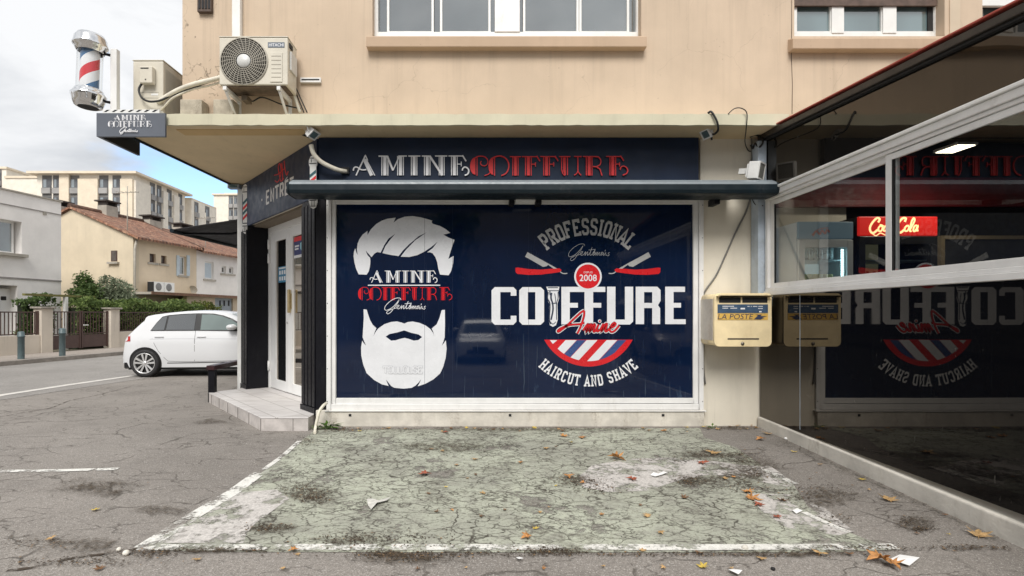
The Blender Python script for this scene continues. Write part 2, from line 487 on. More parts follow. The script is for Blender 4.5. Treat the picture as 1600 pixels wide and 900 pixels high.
def brickroof(name):
    "canal tiles: rounded ribs running down the slope and courses across it"
    k = NT(name)
    c = k.mix(k.ramp(k.noise(9, 5, .7), .3, .7), (.20, .085, .05), (.40, .20, .125))
    c = k.mix(k.ramp(k.noise(1.6, 5, .6), .45, .7, 0, .7), c, (.13, .085, .065))
    c = k.mix(k.ramp(k.noise(5, 3, .7), .52, .62, 0, .85), c, (.50, .30, .20))
    c = k.mix(k.ramp(k.noise(6, 3, .7, k.pos((1, 1.2, 1.4))), .54, .64, 0, .8), c, (.09, .05, .04))
    wv = k.n('ShaderNodeTexWave', wave_type='BANDS', bands_direction='X'); wv.inputs['Scale'].default_value = 1.6
    tcn = k.n('ShaderNodeTexCoord'); k.l(tcn.outputs['UV'], wv.inputs['Vector'])
    w2 = k.n('ShaderNodeTexWave', wave_type='BANDS', bands_direction='Y', wave_profile='SAW'); w2.inputs['Scale'].default_value = .8
    k.l(tcn.outputs['UV'], w2.inputs['Vector'])
    c = k.mix(k.ramp(wv.outputs['Fac'], 0, .3, .75, 0), c, (.05, .03, .022))
    c = k.mix(k.ramp(w2.outputs['Fac'], .8, 1, 0, .5), c, (.07, .04, .03))
    k.l(c, k.b.inputs['Base Color']); k.b.inputs['Roughness'].default_value = .85
    k.bump(k.math('ADD', wv.outputs['Fac'], k.math('MULTIPLY', w2.outputs['Fac'], .4)), .8, .05)
    return k.m
def pb(m, x0, x1, yt, yb, Y0, Y1):
    a = P(x0, yb, Y0); b = P(x1, yt, Y0)
    return m.box(a.x, b.x, Y0, Y1, a.z, b.z)

# ---- shared materials
m_beige = facade('beige_render', (.60, .478, .36), .4, True)
m_cream = facade('cream_paint', (.61, .575, .435), .45)
m_creamwall = facade('cream_wall', (.71, .66, .56), .4)
m_soffit = facade('cream_paint_bounce_lit', (.70, .56, .355), .35)  # the canopy's cream paint, with warm ground bounce put into its colour
m_ochre = facade('ochre_patch', (.62, .44, .22), .3)
m_sill = facade('sill_render', (.52, .385, .275), .4)
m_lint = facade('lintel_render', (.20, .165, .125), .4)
m_pvc = mat('white_pvc', (.78, .78, .76), .35, .05, 5, dirt=.35, dirtcol=(.35, .31, .25))
m_pvc2 = mat('white_door_paint', (.82, .82, .81), .3, .03, 2)
m_alu = mat('white_aluminium', (.74, .735, .725), .4, .05, 6, dirt=.3, dirtcol=(.36, .33, .28))
m_plinth = mat('plinth_stone', (.60, .565, .50), .85, .15, 5, .3, dirt=.8, dirtcol=(.22, .17, .12))
m_slate = mat('dark_slate_panel', (.009, .019, .046), .42, .15, 3, spec=.3)
m_slate3 = mat('blue_slate_panel', (.021, .035, .075), .42, .15, 3, spec=.3)
m_black = mat('black_painted_wood', (.006, .006, .009), .42, .2, 9, .15, spec=.22, dirt=.08, dirtcol=(.15, .145, .13))
m_dkgreen = mat('dark_green_grey_metal', (.006, .013, .018), .42, .12, 4, spec=.3, dirt=.2, dirtcol=(.10, .10, .10))
m_white = mat('white_lettering', (.80, .80, .82), .5, .03, 8)
m_red = mat('red_lettering', (.66, .022, .026), .5, .08, 8)
m_vwhite = mat('white_vinyl', (.72, .73, .76), .28, .05, 3, coat=.6)
m_vred = mat('red_vinyl', (.60, .012, .018), .28, .05, 3, coat=.6)
m_vblue = mat('blue_vinyl', (.035, .075, .22), .28, .05, 3, coat=.6)
m_vgrey = mat('grey_vinyl', (.40, .40, .40), .28, .08, 3, coat=.6)
m_cable = mat('black_cable', (.012, .012, .012), .5, .1)
m_gcable = mat('grey_cable', (.16, .155, .145), .6, .15)
m_pipe = mat('beige_plastic_duct', (.70, .66, .56), .5, .12, 8, dirt=.6, dirtcol=(.25, .2, .13))
m_chrome = mat('chrome', (.82, .82, .82), .12, .03, 20, metal=1)
m_brass = mat('brass_plate', (.62, .50, .28), .35, .1, 12, metal=.7)
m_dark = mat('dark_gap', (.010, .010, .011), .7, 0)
m_galv = mat('blue_grey_steel', (.40, .46, .53), .5, .14, 5, dirt=.5, dirtcol=(.2, .19, .17))

def vinyl_mat():
    k = NT('navy_window_film')
    c = k.mix(k.ramp(k.noise(.9, 4, .5), .3, .7), (.0028, .0082, .028), (.0042, .012, .040))
    st = k.math('MULTIPLY', k.ramp(k.noise(5, 8, .7, k.pos((2.2, 1, .5))), .54, .72), k.ramp(k.noise(1.2, 3), .4, .65))
    x = k.n('ShaderNodeSeparateXYZ'); k.l(k.geo.outputs['Position'], x.inputs[0])
    low = k.ramp(x.outputs['Z'], .25, 1.5, .85, .12)      # splashed, weathered film; paler low down to stand in for ground reflection
    c = k.mix(k.math('MULTIPLY', st, low), c, (.05, .085, .14))
    drip = k.ramp(k.noise(38, 2, .5, k.pos((1, 1, .06))), .68, .71, 0, .35)
    c = k.mix(k.math('MULTIPLY', drip, low), c, (.10, .14, .19))
    k.l(c, k.b.inputs['Base Color']); k.b.inputs['Roughness'].default_value = .03
    k.b.inputs['Specular IOR Level'].default_value = .5
    k.bump(k.noise(1.3, 2, .4), .02, .02)
    return k.m
m_film = vinyl_mat()

def tile_mat():
    k = NT('pale_step_tiles')
    F = k.n('ShaderNodeMapping'); F.inputs['Rotation'].default_value = (0, 0, R(50)); F.inputs['Location'].default_value = (.1, .05, 0)
    k.l(k.geo.outputs['Position'], F.inputs['Vector'])
    br = k.n('ShaderNodeTexBrick'); br.offset = .5; br.inputs['Scale'].default_value = 1; br.inputs['Brick Width'].default_value = .45; br.inputs['Row Height'].default_value = .30
    br.inputs['Mortar Size'].default_value = .006; br.inputs['Color1'].default_value = (.58, .555, .545, 1); br.inputs['Color2'].default_value = (.64, .615, .60, 1); br.inputs['Mortar'].default_value = (.34, .32, .30, 1)
    k.l(F.outputs[0], br.inputs['Vector'])
    v = k.noise(3.5, 6, .6, k.pos((1, 2.5, 1)))
    c = k.mix(k.ramp(v, .4, .7, 0, .45), br.outputs['Color'], (.42, .39, .37))
    k.l(c, k.b.inputs['Base Color']); k.b.inputs['Roughness'].default_value = .5
    return k.m
m_tile = tile_mat()
m_tileface = mat('step_tile_face', (.50, .465, .445), .6, .16, 7, dirt=.5, dirtcol=(.25, .22, .19))
m_grout = mat('dark_grout', (.13, .12, .11), .9, .2)

# ------------------------------------------------------------------ ground
def ground_sheet():
    ys = [-160, -60, -20, -8, -4, -2, -1, 0, 1, 2, 3, 4, 5, 6.1, 7, 8, 10, 14, 20, 30, 60, 120, 300, 900]
    xs = [-700, -200, -80, -40, -20, -12, -8, -5, -3, -1, 1, 3, 5, 8, 15, 40, 100, 300]
    vs = [(x, y, gz(y)) for y in ys for x in xs]; n = len(xs)
    fs = [(j*n+i, j*n+i+1, (j+1)*n+i+1, (j+1)*n+i) for j in range(len(ys)-1) for i in range(n-1)]
    o = MB().add(vs, fs).build('ground', asphalt('forecourt_asphalt', (.205, .186, .168), (.42, .387, .354), 1.0))
    return tag(o, 'grey cracked asphalt forecourt', None, None, 'structure')
ground_sheet()

# street frame: along the far kerb (a) and away from it, over the pavement (b)
Vs = Vector((.1822, .9833, 0)); Ws = Vector((.9833, -.1822, 0)); K0 = Vector((-11.5, 14.7, 0))
def ST(a, b, z): return K0 + Vs * a - Ws * b + Vector((0, 0, z))

def st_sheet(a0, a1, b0, b1, z):
    return [ST(a0, b0, z), ST(a1, b0, z), ST(a1, b1, z), ST(a0, b1, z)]
def grid_fs(m, a0, a1, b0, b1, z, n=1):
    return m.add(st_sheet(a0, a1, b0, b1, z), [(0, 1, 2, 3)])

tag(grid_fs(MB(), -60, 90, -5.45, -.01, .004).build('road', asphalt('road_asphalt', (.25, .236, .222), (.42, .40, .378), .35, .3)), None, None, None, 'structure')
m_pave = asphalt('pavement_asphalt', (.33, .285, .25), (.48, .43, .385), .3, .5)
m_kerb = mat('kerb_stone', (.27, .245, .22), .85, .2, 4, .3)
tag(MB().fbox(ST, -60, 90, .16, 1.86, -.05, .118).build('pavement', m_pave), None, None, None, 'structure')
tag(MB().fbox(ST, -60, 90, 0, .16, -.05, .122).build('kerb', m_kerb, bevel=.015), None, None, None, 'structure')
tag(MB().fbox(ST, -60, 90, 1.86, 14, -.05, .114).build('garden_ground', mat('garden_soil', (.16, .14, .10), .95, .3, 3, .4)), None, None, None, 'structure')
m_line = worn_sheet('worn_white_line', line_cols, 0, 0)
# edge line of the road (read at two places of the photograph)
def strip(pts, wd, z, name, mt):
    L, Q = miter([(p.x, p.y) for p in pts], wd, False); n = len(L)
    vs = [Vector((v.x, v.y, gz(v.y)+z)) for v in L + Q]
    o = MB().add(vs, [(i, i+1, n+i+1, n+i) for i in range(n-1)]).build(name, mt)
    return tag(o, None, None, None, 'structure')
m_edge = mat('pale_road_line', (.60, .575, .54), .8, .12, 9)
strip([GP(-300, 688), GP(0, 618.5), GP(110, 601.5), GP(205, 588), GP(260, 580)], .17, .009, 'road_edge_line', m_edge)
strip([GP(-60, 739), GP(0, 737), GP(90, 736), GP(184, 733.5)], .065, .006, 'worn_white_line', m_line)

# ---- the green painted parking bay
m_pad = worn_sheet('worn_green_paint', pad_cols, 0, 0)
def gsheet(pxs, z, name, mt):
    pts = [GP(*q) for q in pxs]
    # dense fan so that it follows the fall of the ground
    tris = tessellate_polygon([[Vector((p.x, p.y, 0)) for p in pts]])
    vs = [Vector((p.x, p.y, gz(p.y)+z)) for p in pts]
    return tag(MB().add(vs, [tuple(t) for t in tris]).build(name, mt), None, None, None, 'structure')
gsheet([(492, 672), (470, 690), (452, 708), (410, 738), (366, 772), (300, 812), (232, 852), (232, 861), (380, 863), (700, 864), (1000, 864), (1300, 864), (1395, 860),
        (1330, 834), (1262, 792), (1240, 758), (1190, 728), (1150, 700), (1100, 684), (1094, 669.5), (800, 669.5)], .004, 'parking_bay_paint', m_pad)
L0 = [GP(223, 858), GP(300, 809), GP(366, 769), GP(412, 735)]
strip(L0, .115, .008, 'bay_side_line', m_line)
strip([GP(412, 735), GP(440, 715), GP(468, 690)], .05, .008, 'bay_side_line', m_line)
strip([GP(218, 857), GP(380, 857), GP(560, 856.5), GP(800, 857), GP(1100, 857), GP(1400, 856)], .075, .0085, 'bay_front_line', m_line)
m_pale = worn_sheet('bleached_paint', pale_cols, 0, 0)
gsheet([(300, 814), (362, 772), (432, 766), (452, 780), (425, 800), (400, 818), (385, 835), (380, 850), (300, 850), (240, 850)], .0065, 'bleached_patch', m_pale)
gsheet([(905, 745), (925, 728), (985, 718), (1045, 716), (1120, 722), (1165, 728), (1205, 730), (1244, 758), (1230, 762), (1160, 748), (1110, 742), (1060, 752), (1010, 768), (950, 770), (910, 762)], .0065, 'bleached_patch', m_pale)
gsheet([(1170, 772), (1235, 774), (1290, 796), (1335, 832), (1310, 838), (1230, 826), (1190, 800)], .0065, 'bleached_patch', m_pale)
strip([GP(1178, 731), GP(1215, 744), GP(1242, 758)], .07, .009, 'bay_side_line', m_line)
strip([GP(1256, 802), GP(1290, 818), GP(1326, 834)], .045, .009, 'bay_side_line', m_line)

# ------------------------------------------------------------------ the shop building
F0 = 6.12
shop = empty('shop_building', (-.4, F0, 0), 'beige rendered building with a navy barber shop on its ground floor', 'building')
ZS, ZC = 3.347, 3.457
# upper floor wall with its openings
w1 = (P(582, 0, F0).x, P(1002, 0, F0).x); w2 = (P(1241, 0, F0).x, P(1476, 0, F0).x); w3 = (P(1535, 0, F0).x, 8.2)
Zw0, Zw1 = 4.545, 5.9
m = MB()
for a, b in ((-3.44, w1[0]), (w1[1], w2[0]), (w2[1], w3[0]), (w3[1], 12)):
    m.box(a, b, F0, F0+.33, Zw0, Zw1)
m.box(-3.44, 12, F0, F0+.33, ZC-.04, Zw0); m.box(-3.44, 12, F0, F0+.33, Zw1, 8.2)
m.box(-3.44, -3.11, F0+.33, 18, ZC-.04, 8.2)
m.box(-3.11, 12, 17.6, 18, ZC, 8.2); m.box(11.6, 12, F0+.33, 17.6, ZC, 8.2); m.box(-3.11, 11.6, F0+.33, 17.6, 8.0, 8.2)
uw = m.build('upper_wall', m_beige, shop)
# the pilaster and the hairline gap between the two renders
MB().box(P(1483, 0, F0).x, P(1499, 0, F0).x, F0-.012, F0, Zw0+.004, Zw1).build('pilaster', facade('pilaster_render', (.60, .50, .38), .4), shop)
MB().tube([P(1237, 0, F0), P(1237, 40, F0), P(1236.5, 90, F0), P(1238, 130, F0), P(1237.5, 178, F0)], .004, 5).build('movement_joint', mat('dark_joint', (.10, .07, .05), .9, 0), shop)
# canopy over the ground floor
can = [(-3.98, 5.68), (12, 5.68), (12, 6.45), (-1.5, 6.45), (-3.1, 8.35), (-3.86, 8.35)]
cs = MB().prism(can, ZS, ZS+.012).build('canopy_soffit', m_soffit, shop)
random.seed(3)
def wavy_band(x0, x1, n, y, z0, z1, th):
    vs = []; fs = []
    for i in range(n+1):
        x = x0 + (x1-x0)*i/n
        a = random.uniform(-.004, .004); b = random.uniform(-.005, .003)
        vs += [(x, y+random.uniform(-.002, .002), z0+b), (x, y+random.uniform(-.002, .002), z1+a), (x, y+th, z1+a), (x, y+th, z0+b)]
    for i in range(n):
        for k in range(4):
            fs.append((4*i+k, 4*i+(k+1) % 4, 4*(i+1)+(k+1) % 4, 4*(i+1)+k))
    fs += [(3, 2, 1, 0), (4*n, 4*n+1, 4*n+2, 4*n+3)]
    return MB().add(vs, fs)
wavy_band(-3.985, 3.36, 90, 5.655, ZS-.004, ZC+.004, .03).build('canopy_fascia', m_cream, shop)
wavy_band(3.362, 12, 40, 5.655, ZS-.004, ZC+.002, .03).build('canopy_fascia', facade('pinkish_render', (.66, .48, .33), .4), shop, label='unpainted beige end of the canopy edge')
MB().prism([(-3.98, 5.687), (12, 5.687), (12, 6.115), (-3.44, 6.115), (-3.44, 8.35), (-3.86, 8.35)], ZS+.014, ZC).build('canopy_slab', m_cream, shop)
e = [Vector((-3.985, 5.69, ZS-.012)), Vector((-3.865, 8.35, ZS-.012))]
MB().tube(e, .016, 6).build('canopy_edge_strip', m_dkgreen, shop)
MB().box(P(283, 0, 5.9).x, P(478, 0, 5.9).x, 5.80, 5.985, ZS-.006, ZS+.002).build('soffit_patch', m_ochre, shop)

# ground floor walls
gw = MB()
gw.box(2.60, 4.3, F0, F0+.30, 0, ZS)
gw.box(-1.84, 2.60, F0+.04, F0+.30, 2.62, ZS)
gw.build('ground_floor_wall', m_creamwall, shop)
MB().box(-1.87, 2.625, F0-.05, F0+.3, 0, .19).build('plinth', m_plinth, shop, bevel=.006)
for q in (547, 797, 1036):
    c = P(q, 649, F0-.05); MB().box(c.x-.015, c.x+.015, F0-.054, F0-.05, c.z-.012, c.z+.016).build('weep_hole', m_dark, shop)
# ---- display window
dw = MB()
xl, xr, zt, zb = P(511, 0, F0).x, P(1098, 0, F0).x, P(0, 308, F0).z, P(0, 640, F0).z
gx0, gx1, gz1, gz0 = P(525, 0, F0).x, P(1083, 0, F0).x, P(0, 319, F0).z, P(0, 622, F0).z
FW = .075
yf = F0-.03
dw.box(xl, xl+.055, yf, F0+.1, zb, zt); dw.box(xr-.055, xr, yf, F0+.1, zb, zt)
dw.box(xl+.055, xr-.055, yf, F0+.1, zt-.045, zt); dw.box(xl+.055, xr-.055, yf, F0+.1, zb, zb+.07)
frame = dw.build('window_frame', m_alu, shop, bevel=.004)
dw = MB(); yi = F0-.012
dw.box(xl+.058, gx0, yi, F0+.1, zb+.072, zt-.047); dw.box(gx1, xr-.058, yi, F0+.1, zb+.072, zt-.047)
dw.box(gx0, gx1, yi, F0+.1, gz1, zt-.047); dw.box(gx0, gx1, yi, F0+.1, zb+.072, gz0)
dw.build('glazing_bead', m_alu, frame, bevel=.004)
MB().box(xl-.03, xr+.03, yf-.03, F0+.04, zt+.002, zt+.03).build('window_head', m_alu, shop, bevel=.004)
MB().box(xl-.01, xr+.02, yf-.035, F0+.02, zb-.012, zb-.002).build('window_sill', m_alu, shop, bevel=.003)
for i in range(7):
    for xx in (xl+.012, xr-.014):
        MB().lathe([(0, .003), (.005, .003), (.005, 0)], Matrix.Translation((xx, yf, zb+.1+i*(zt-zb-.2)/6)) @ Matrix.Rotation(R(90), 4, 'X'), 8).build('screw', m_dark, frame)
YG = F0+.02
pane = MB().box(gx0, gx1, YG, YG+.02, gz0, gz1).build('window_pane', m_film, shop)
seams = MB()
for q in (663.5, 707, 826):
    x = P(q, 0, YG).x; seams.box(x-.0015, x+.0015, YG-.0012, YG, gz0, gz1)
seams.build('film_seam', mat('film_seam', (.016, .026, .06), .2, 0), pane)

# ---- deco lettering reused on the fascia, the window and the corner sign
def stem(g, x, y0, y1, w, T, thick=.46, thin=.13):
    "thin line, thick bar, thin line"
    g.stroke([(x-w/2+w*thin/2, y0), (x-w/2+w*thin/2, y1)], w*thin, T=T)
    g.stroke([(x, y0), (x, y1)], w*thick, T=T)
    g.stroke([(x+w/2-w*thin/2, y0), (x+w/2-w*thin/2, y1)], w*thin, T=T)
def deco_amine(g, T):
    S = lambda p, w: g.stroke(p, w, T=T); C = lambda p, w: g.curve(p, w, T=T)
    S([(178, 297), (273, 92)], 13); S([(262, 128), (340, 297)], 34); S([(284, 128), (372, 297)], 9); S([(273, 84), (300, 140)], 10)
    C([(150, 248), (155, 222), (172, 210), (195, 214), (215, 230), (245, 240), (285, 236)], 13)
    S([(412, 96), (505, 96)], 11); stem(g, 478, 96, 297, 72, T); S([(502, 96), (562, 245)], 20); S([(562, 245), (628, 96)], 11)
    stem(g, 640, 96, 297, 68, T); S([(618, 96), (706, 96)], 11)
    S([(722, 96), (846, 96)], 11); stem(g, 782, 96, 297, 66, T)
    S([(862, 96), (945, 96)], 11); stem(g, 918, 96, 297, 66, T); S([(944, 96), (1076, 297)], 22); stem(g, 1068, 96, 297, 60, T); S([(1000, 96), (1126, 96)], 11)
    S([(1140, 96), (1288, 96)], 11); S([(1284, 88), (1322, 150)], 14); stem(g, 1200, 96, 297, 68, T); S([(1230, 180), (1272, 180)], 9); S([(1272, 155), (1272, 204)], 9)
    C([(1284, 248), (1288, 226), (1310, 212), (1335, 222), (1350, 248), (1340, 282), (1308, 298)], 14)
def crescent(cx, x0, y0, y1):
    n = 14; ym = (y0+y1)/2; h = (y1-y0)/2
    return [(cx - (cx-x0)*math.cos(t), ym + h*math.sin(t)) for t in [(-math.pi/2 + math.pi*i/n) for i in range(n+1)]]
def deco_coiffure(g, T):
    S = lambda p, w: g.stroke(p, w, T=T); C = lambda p, w: g.curve(p, w, T=T)
    g.poly(crescent(76, 27, 98, 258), T=T); S([(91, 88), (91, 267)], 8)
    C([(70, 105), (95, 90), (130, 86), (168, 95), (190, 125), (186, 158), (160, 177), (132, 168), (123, 146), (132, 132)], 8)
    C([(222, 220), (200, 250), (160, 266)], 8)
    g.poly(crescent(240, 196, 98, 258), T=T); S([(253, 88), (253, 267)], 8)
    C([(235, 105), (265, 90), (310, 86), (355, 105), (382, 150), (382, 200), (358, 245), (316, 266)], 11)
    S([(395, 91), (498, 91)], 9); stem(g, 446, 91, 266, 56, T)
    for o in (0, 168):
        S([(507+o, 91), (646+o, 91)], 9); S([(642+o, 84), (672+o, 132)], 10); stem(g, 565+o, 91, 266, 60, T); S([(595+o, 161), (632+o, 161)], 8); S([(631+o, 143), (631+o, 182)], 8)
    S([(848, 91), (952, 91)], 9); S([(872, 91), (872, 210), (884, 250), (902, 266)], 8); g.poly([(886, 95), (912, 95), (912, 262), (900, 255), (888, 225)], T=T); S([(926, 91), (926, 262)], 8)
    S([(988, 91), (1056, 91)], 9); S([(1022, 91), (1022, 236)], 9); C([(1022, 222), (1012, 246), (988, 264)], 8); C([(1022, 222), (1034, 246), (1052, 264)], 8)
    S([(1070, 91), (1190, 91)], 9); stem(g, 1126, 91, 266, 60, T); C([(1180, 91), (1215, 98), (1234, 130), (1226, 165), (1195, 183), (1160, 184)], 10); C([(1188, 184), (1222, 205), (1236, 240), (1244, 266)], 10)
    S([(1285, 91), (1418, 91)], 9); S([(1414, 84), (1446, 130)], 10); stem(g, 1344, 91, 266, 60, T); S([(1373, 161), (1407, 161)], 8); S([(1406, 143), (1406, 182)], 8)
    C([(1414, 214), (1418, 192), (1440, 180), (1466, 190), (1481, 215), (1472, 246), (1436, 264)], 10)
def lin(x0, x1, y0, y1, X0, X1, Y0, Y1):
    return lambda x, y: (X0 + (x-x0)/(x1-x0)*(X1-X0), Y0 + (y-y0)/(y1-y0)*(Y1-Y0))
def script(g, T, w):
    "the cursive word under the name"
    C = lambda p: g.curve(p, w, T=T)
    C([(487, 778), (478, 762), (440, 764), (392, 790), (352, 830), (345, 860), (365, 868), (410, 845), (450, 805), (472, 775), (452, 815), (425, 850), (398, 885), (372, 900), (362, 888), (385, 868), (440, 850)])
    C([(440, 850), (462, 840), (470, 826), (458, 826), (450, 848), (466, 856), (484, 842), (494, 826), (490, 856), (504, 834), (514, 828), (510, 856), (530, 838), (546, 802), (552, 790)])
    C([(546, 800), (532, 852), (552, 848), (568, 826), (578, 806), (566, 858)]); C([(520, 812), (580, 806)])
    C([(548, 848), (566, 836), (570, 828), (560, 830), (560, 856), (576, 846), (586, 830), (584, 856), (596, 834), (602, 832), (600, 856), (614, 834), (620, 834), (618, 856), (634, 842), (644, 830), (632, 834), (632, 856), (648, 842), (652, 832), (652, 858), (668, 836), (672, 836), (672, 856), (684, 850)])
    C([(668, 810), (664, 824)]); C([(706, 832), (692, 838), (700, 850), (692, 860), (684, 858)])

# ---- navy fascia sign over the window
Ysn = F0-.06
sg = MB(); a = P(498, 0, Ysn); b = P(1092, 0, Ysn)
sg.box(a.x, b.x, Ysn, F0+.02, 2.70, ZS-.004)
sign = sg.build('fascia_sign', m_slate, shop, bevel=.004)
g = G2(); deco_amine(g, lin(0, 1600, 0, 400, 530, 770, 230, 290)); g.build('lettering', m_white, sign, FY(Ysn), .002, .0002, solid=.012, label='white inline capitals of the name')
g = G2(); deco_coiffure(g, lin(0, 1600, 0, 356, 730, 1000, 230, 290)); g.build('lettering', m_red, sign, FY(Ysn), .002, .0002, solid=.012, label='red inline capitals of the trade')

# ---- graphics on the window film
FG = FY(YG)
q3 = lin(0, 1069, 0, 900, 540, 730, 330, 490); q4 = lin(0, 1069, 0, 900, 540, 730, 470, 630)
hair = [(115,555),(92,505),(78,450),(70,395),(73,358),(85,326),(94,360),(106,384),(99,335),(106,285),(122,245),(150,205),(192,173),(193,208),(222,160),(270,112),(320,82),(370,66),(440,57),(422,100),(460,70),(520,48),(590,43),(660,54),(720,70),(762,84),(754,96),(768,112),(830,130),(880,158),(920,190),(890,200),(860,206),(905,232),(958,252),(938,305),(918,370),(904,421),(926,406),(949,394),(945,460),(926,530),(905,563),(830,557),(815,505),(806,450),(790,405),(765,370),(742,361),(716,362),(766,325),(810,268),(752,316),(690,357),(630,386),(560,402),(485,400),(530,340),(612,256),(714,185),(640,222),(560,290),(505,345),(466,394),(395,384),(324,368),(350,308),(392,250),(437,199),(378,240),(340,298),(308,364),(278,359),(252,374),(228,404),(203,376),(177,346),(192,384),(216,410),(218,440),(214,485),(203,530),(185,558)]
beard = [(158,74),(186,78),(196,112),(215,170),(240,212),(271,240),(257,272),(244,312),(262,276),(286,245),(340,206),(400,186),(450,181),(490,190),(515,200),(545,187),(590,182),(650,194),(705,218),(745,248),(768,280),(780,314),(770,272),(757,243),(800,208),(824,155),(845,82),(873,79),(874,200),(871,320),(860,358),(846,394),(866,370),(881,346),(888,420),(880,500),(858,580),(830,640),(772,690),(700,730),(634,751),(650,722),(664,689),(640,720),(615,745),(580,765),(510,772),(430,765),(402,750),(380,722),(356,693),(366,720),(378,748),(320,735),(250,695),(185,636),(155,560),(138,480),(136,410),(146,350),(160,372),(180,394),(164,358),(150,320),(154,250),(160,150)]
mouth = [(352,315),(385,292),(450,279),(515,260),(580,282),(640,295),(673,318),(640,345),(600,350),(560,336),(520,326),(480,334),(440,347),(400,350)]
lg = G2(); lg.poly(hair, T=q3); lg.poly(beard, [mouth], T=q4)
lg.build('beard_emblem', m_vwhite, pane, FG, .001)
g = G2(); deco_amine(g, lin(150, 1350, 90, 297, *(lambda a, b: (a[0], b[0], a[1], b[1]))(q3(215, 522), q3(805, 628)))); g.stroke([q3(197, 651), q3(832, 651)], 1.6)
script(g, lambda x, y: q3(*( (x-345)*1.0+345, (y-770)*1.0+772 )), 5)
g.build('lettering', m_vwhite, pane, FG, .0016)
g = G2(); deco_coiffure(g, lin(27, 1481, 86, 266, *(lambda a, b: (a[0], b[0], a[1], b[1]))(q3(110, 668), q3(935, 782)))); g.build('lettering', m_vred, pane, FG, .0016, label='red inline capitals inside the emblem')
# slab capitals
L_, R_, B_, T_, M_, C_ = .1, .5, .08, .92, .5, .3
SL = {
 'P': [[(L_,B_),(L_,T_),(.42,T_),(R_,.82),(R_,.58),(.42,.47),(L_,.47)]],
 'R': [[(L_,B_),(L_,T_),(.42,T_),(R_,.82),(R_,.58),(.42,.47),(L_,.47)], [(.32,.47),(R_,B_)]],
 'O': ['c', [(L_,.2),(L_,.8),(.18,T_),(.42,T_),(R_,.8),(R_,.2),(.42,B_),(.18,B_)]],
 'F': [[(R_,.76),(R_,T_),(L_,T_),(L_,B_)], [(L_,M_),(.38,M_)]],
 'E': [[(R_,.76),(R_,T_),(L_,T_),(L_,B_),(R_,B_),(R_,.24)], [(L_,M_),(.38,M_)]],
 'S': [[(R_,.72),(R_,.82),(.42,T_),(.18,T_),(L_,.82),(L_,.62),(.18,.53),(.42,.47),(R_,.38),(R_,.18),(.42,B_),(.18,B_),(L_,.18),(L_,.28)]],
 'I': [[(C_,B_),(C_,T_)]],
 'N': [[(L_,B_),(L_,T_),(R_,B_),(R_,T_)]],
 'A': [[(.06,B_),(C_,T_),(.54,B_)], [(.17,.33),(.43,.33)]],
 'L': [[(L_,T_),(L_,B_),(R_,B_),(R_,.28)]],
 'H': [[(L_,B_),(L_,T_)], [(R_,B_),(R_,T_)], [(L_,M_),(R_,M_)]],
 'C': [[(R_,.72),(R_,.82),(.42,T_),(.18,T_),(L_,.82),(L_,.18),(.18,B_),(.42,B_),(R_,.18),(R_,.28)]],
 'U': [[(L_,T_),(L_,.18),(.18,B_),(.42,B_),(R_,.18),(R_,T_)]],
 'T': [[(.03,.76),(.03,T_),(.57,T_),(.57,.76)], [(C_,T_),(C_,B_)]],
 'D': [['c'], [(L_,B_),(L_,T_),(.40,T_),(R_,.8),(R_,.2),(.40,B_)]],
 'V': [[(.06,T_),(C_,B_),(.54,T_)]],
}
SL['D'] = ['c', SL['D'][1]]
SER = {'P': [(L_,B_)], 'R': [(L_,B_),(R_,B_)], 'F': [(L_,B_)], 'I': [(C_,B_),(C_,T_)], 'N': [(L_,B_),(L_,T_),(R_,T_)], 'A': [(.06,B_),(.54,B_)], 'L': [(L_,T_)], 'H': [(L_,B_),(L_,T_),(R_,B_),(R_,T_)], 'U': [(L_,T_),(R_,T_)], 'T': [(C_,B_)], 'V': [(.06,T_),(.54,T_)]}
ADV = {'I': .42, ' ': .36}
def slab(g, ch, T, w=.17, serif=True):
    if ch == ' ': return
    st = SL[ch]; closed = st[0] == 'c'
    for p in (st[1:] if closed else st): g.stroke(p, w, closed, T=T)
    if serif:
        for x, y in SER.get(ch, []): g.stroke([(x-.15, y), (x+.15, y)], .14, T=T)
def arc_word(g, word, cx, cy, rad, half, h, up, q, wsc):
    adv = [ADV.get(c, .68) for c in word]; tot = sum(adv); pos = 0
    for c, a in zip(word, adv):
        t = (pos + a/2) / tot; pos += a
        th = R(-half + 2*half*t); u = math.sin(th); v = math.cos(th)
        sx = wsc
        def T(x, y, th=th):
            lx = (x-.3)*sx; ly = (y-.5)*h
            if up:  # letters stand outwards, on top of the circle
                X = cx + (rad+ly)*math.sin(th) + lx*math.cos(th); Y = cy - (rad+ly)*math.cos(th) + lx*math.sin(th)
            else:   # letters hang along the bottom of the circle
                X = cx + (rad-ly)*math.sin(th) + lx*math.cos(th); Y = cy + (rad-ly)*math.cos(th) - lx*math.sin(th)
            return q(X, Y)
        slab(g, c, T)
q7 = lin(0, 1560, 0, 900, 790, 1050, 320, 470); q8 = lin(0, 1516, 0, 900, 760, 1080, 430, 620)
g = G2(); arc_word(g, 'PROFESSIONAL', 772, 856, 651, 41.5, 158, True, q7, 118); g.build('lettering', m_vgrey, pane, FG, .0012, label='grey slab capitals on an arch')
g = G2(); arc_word(g, 'HAIRCUT AND SHAVE', 755, 278, 504, 43.5, 84, False, q8, 62); g.build('lettering', m_vwhite, pane, FG, .0012, label='white slab capitals on a hanging arch')
g = G2(); script(g, lambda x, y: q7(590 + (x-345)*1.07, 375 + (y-768)*1.12), 3); g.build('lettering', m_vgrey, pane, FG, .0012, label='thin grey cursive word')
g = G2(); tq = lambda x, y: q4(332 + x*356, 640 - y*66)
m_tline = mat('pale_grey_outline', (.22, .23, .26), .4, .03)
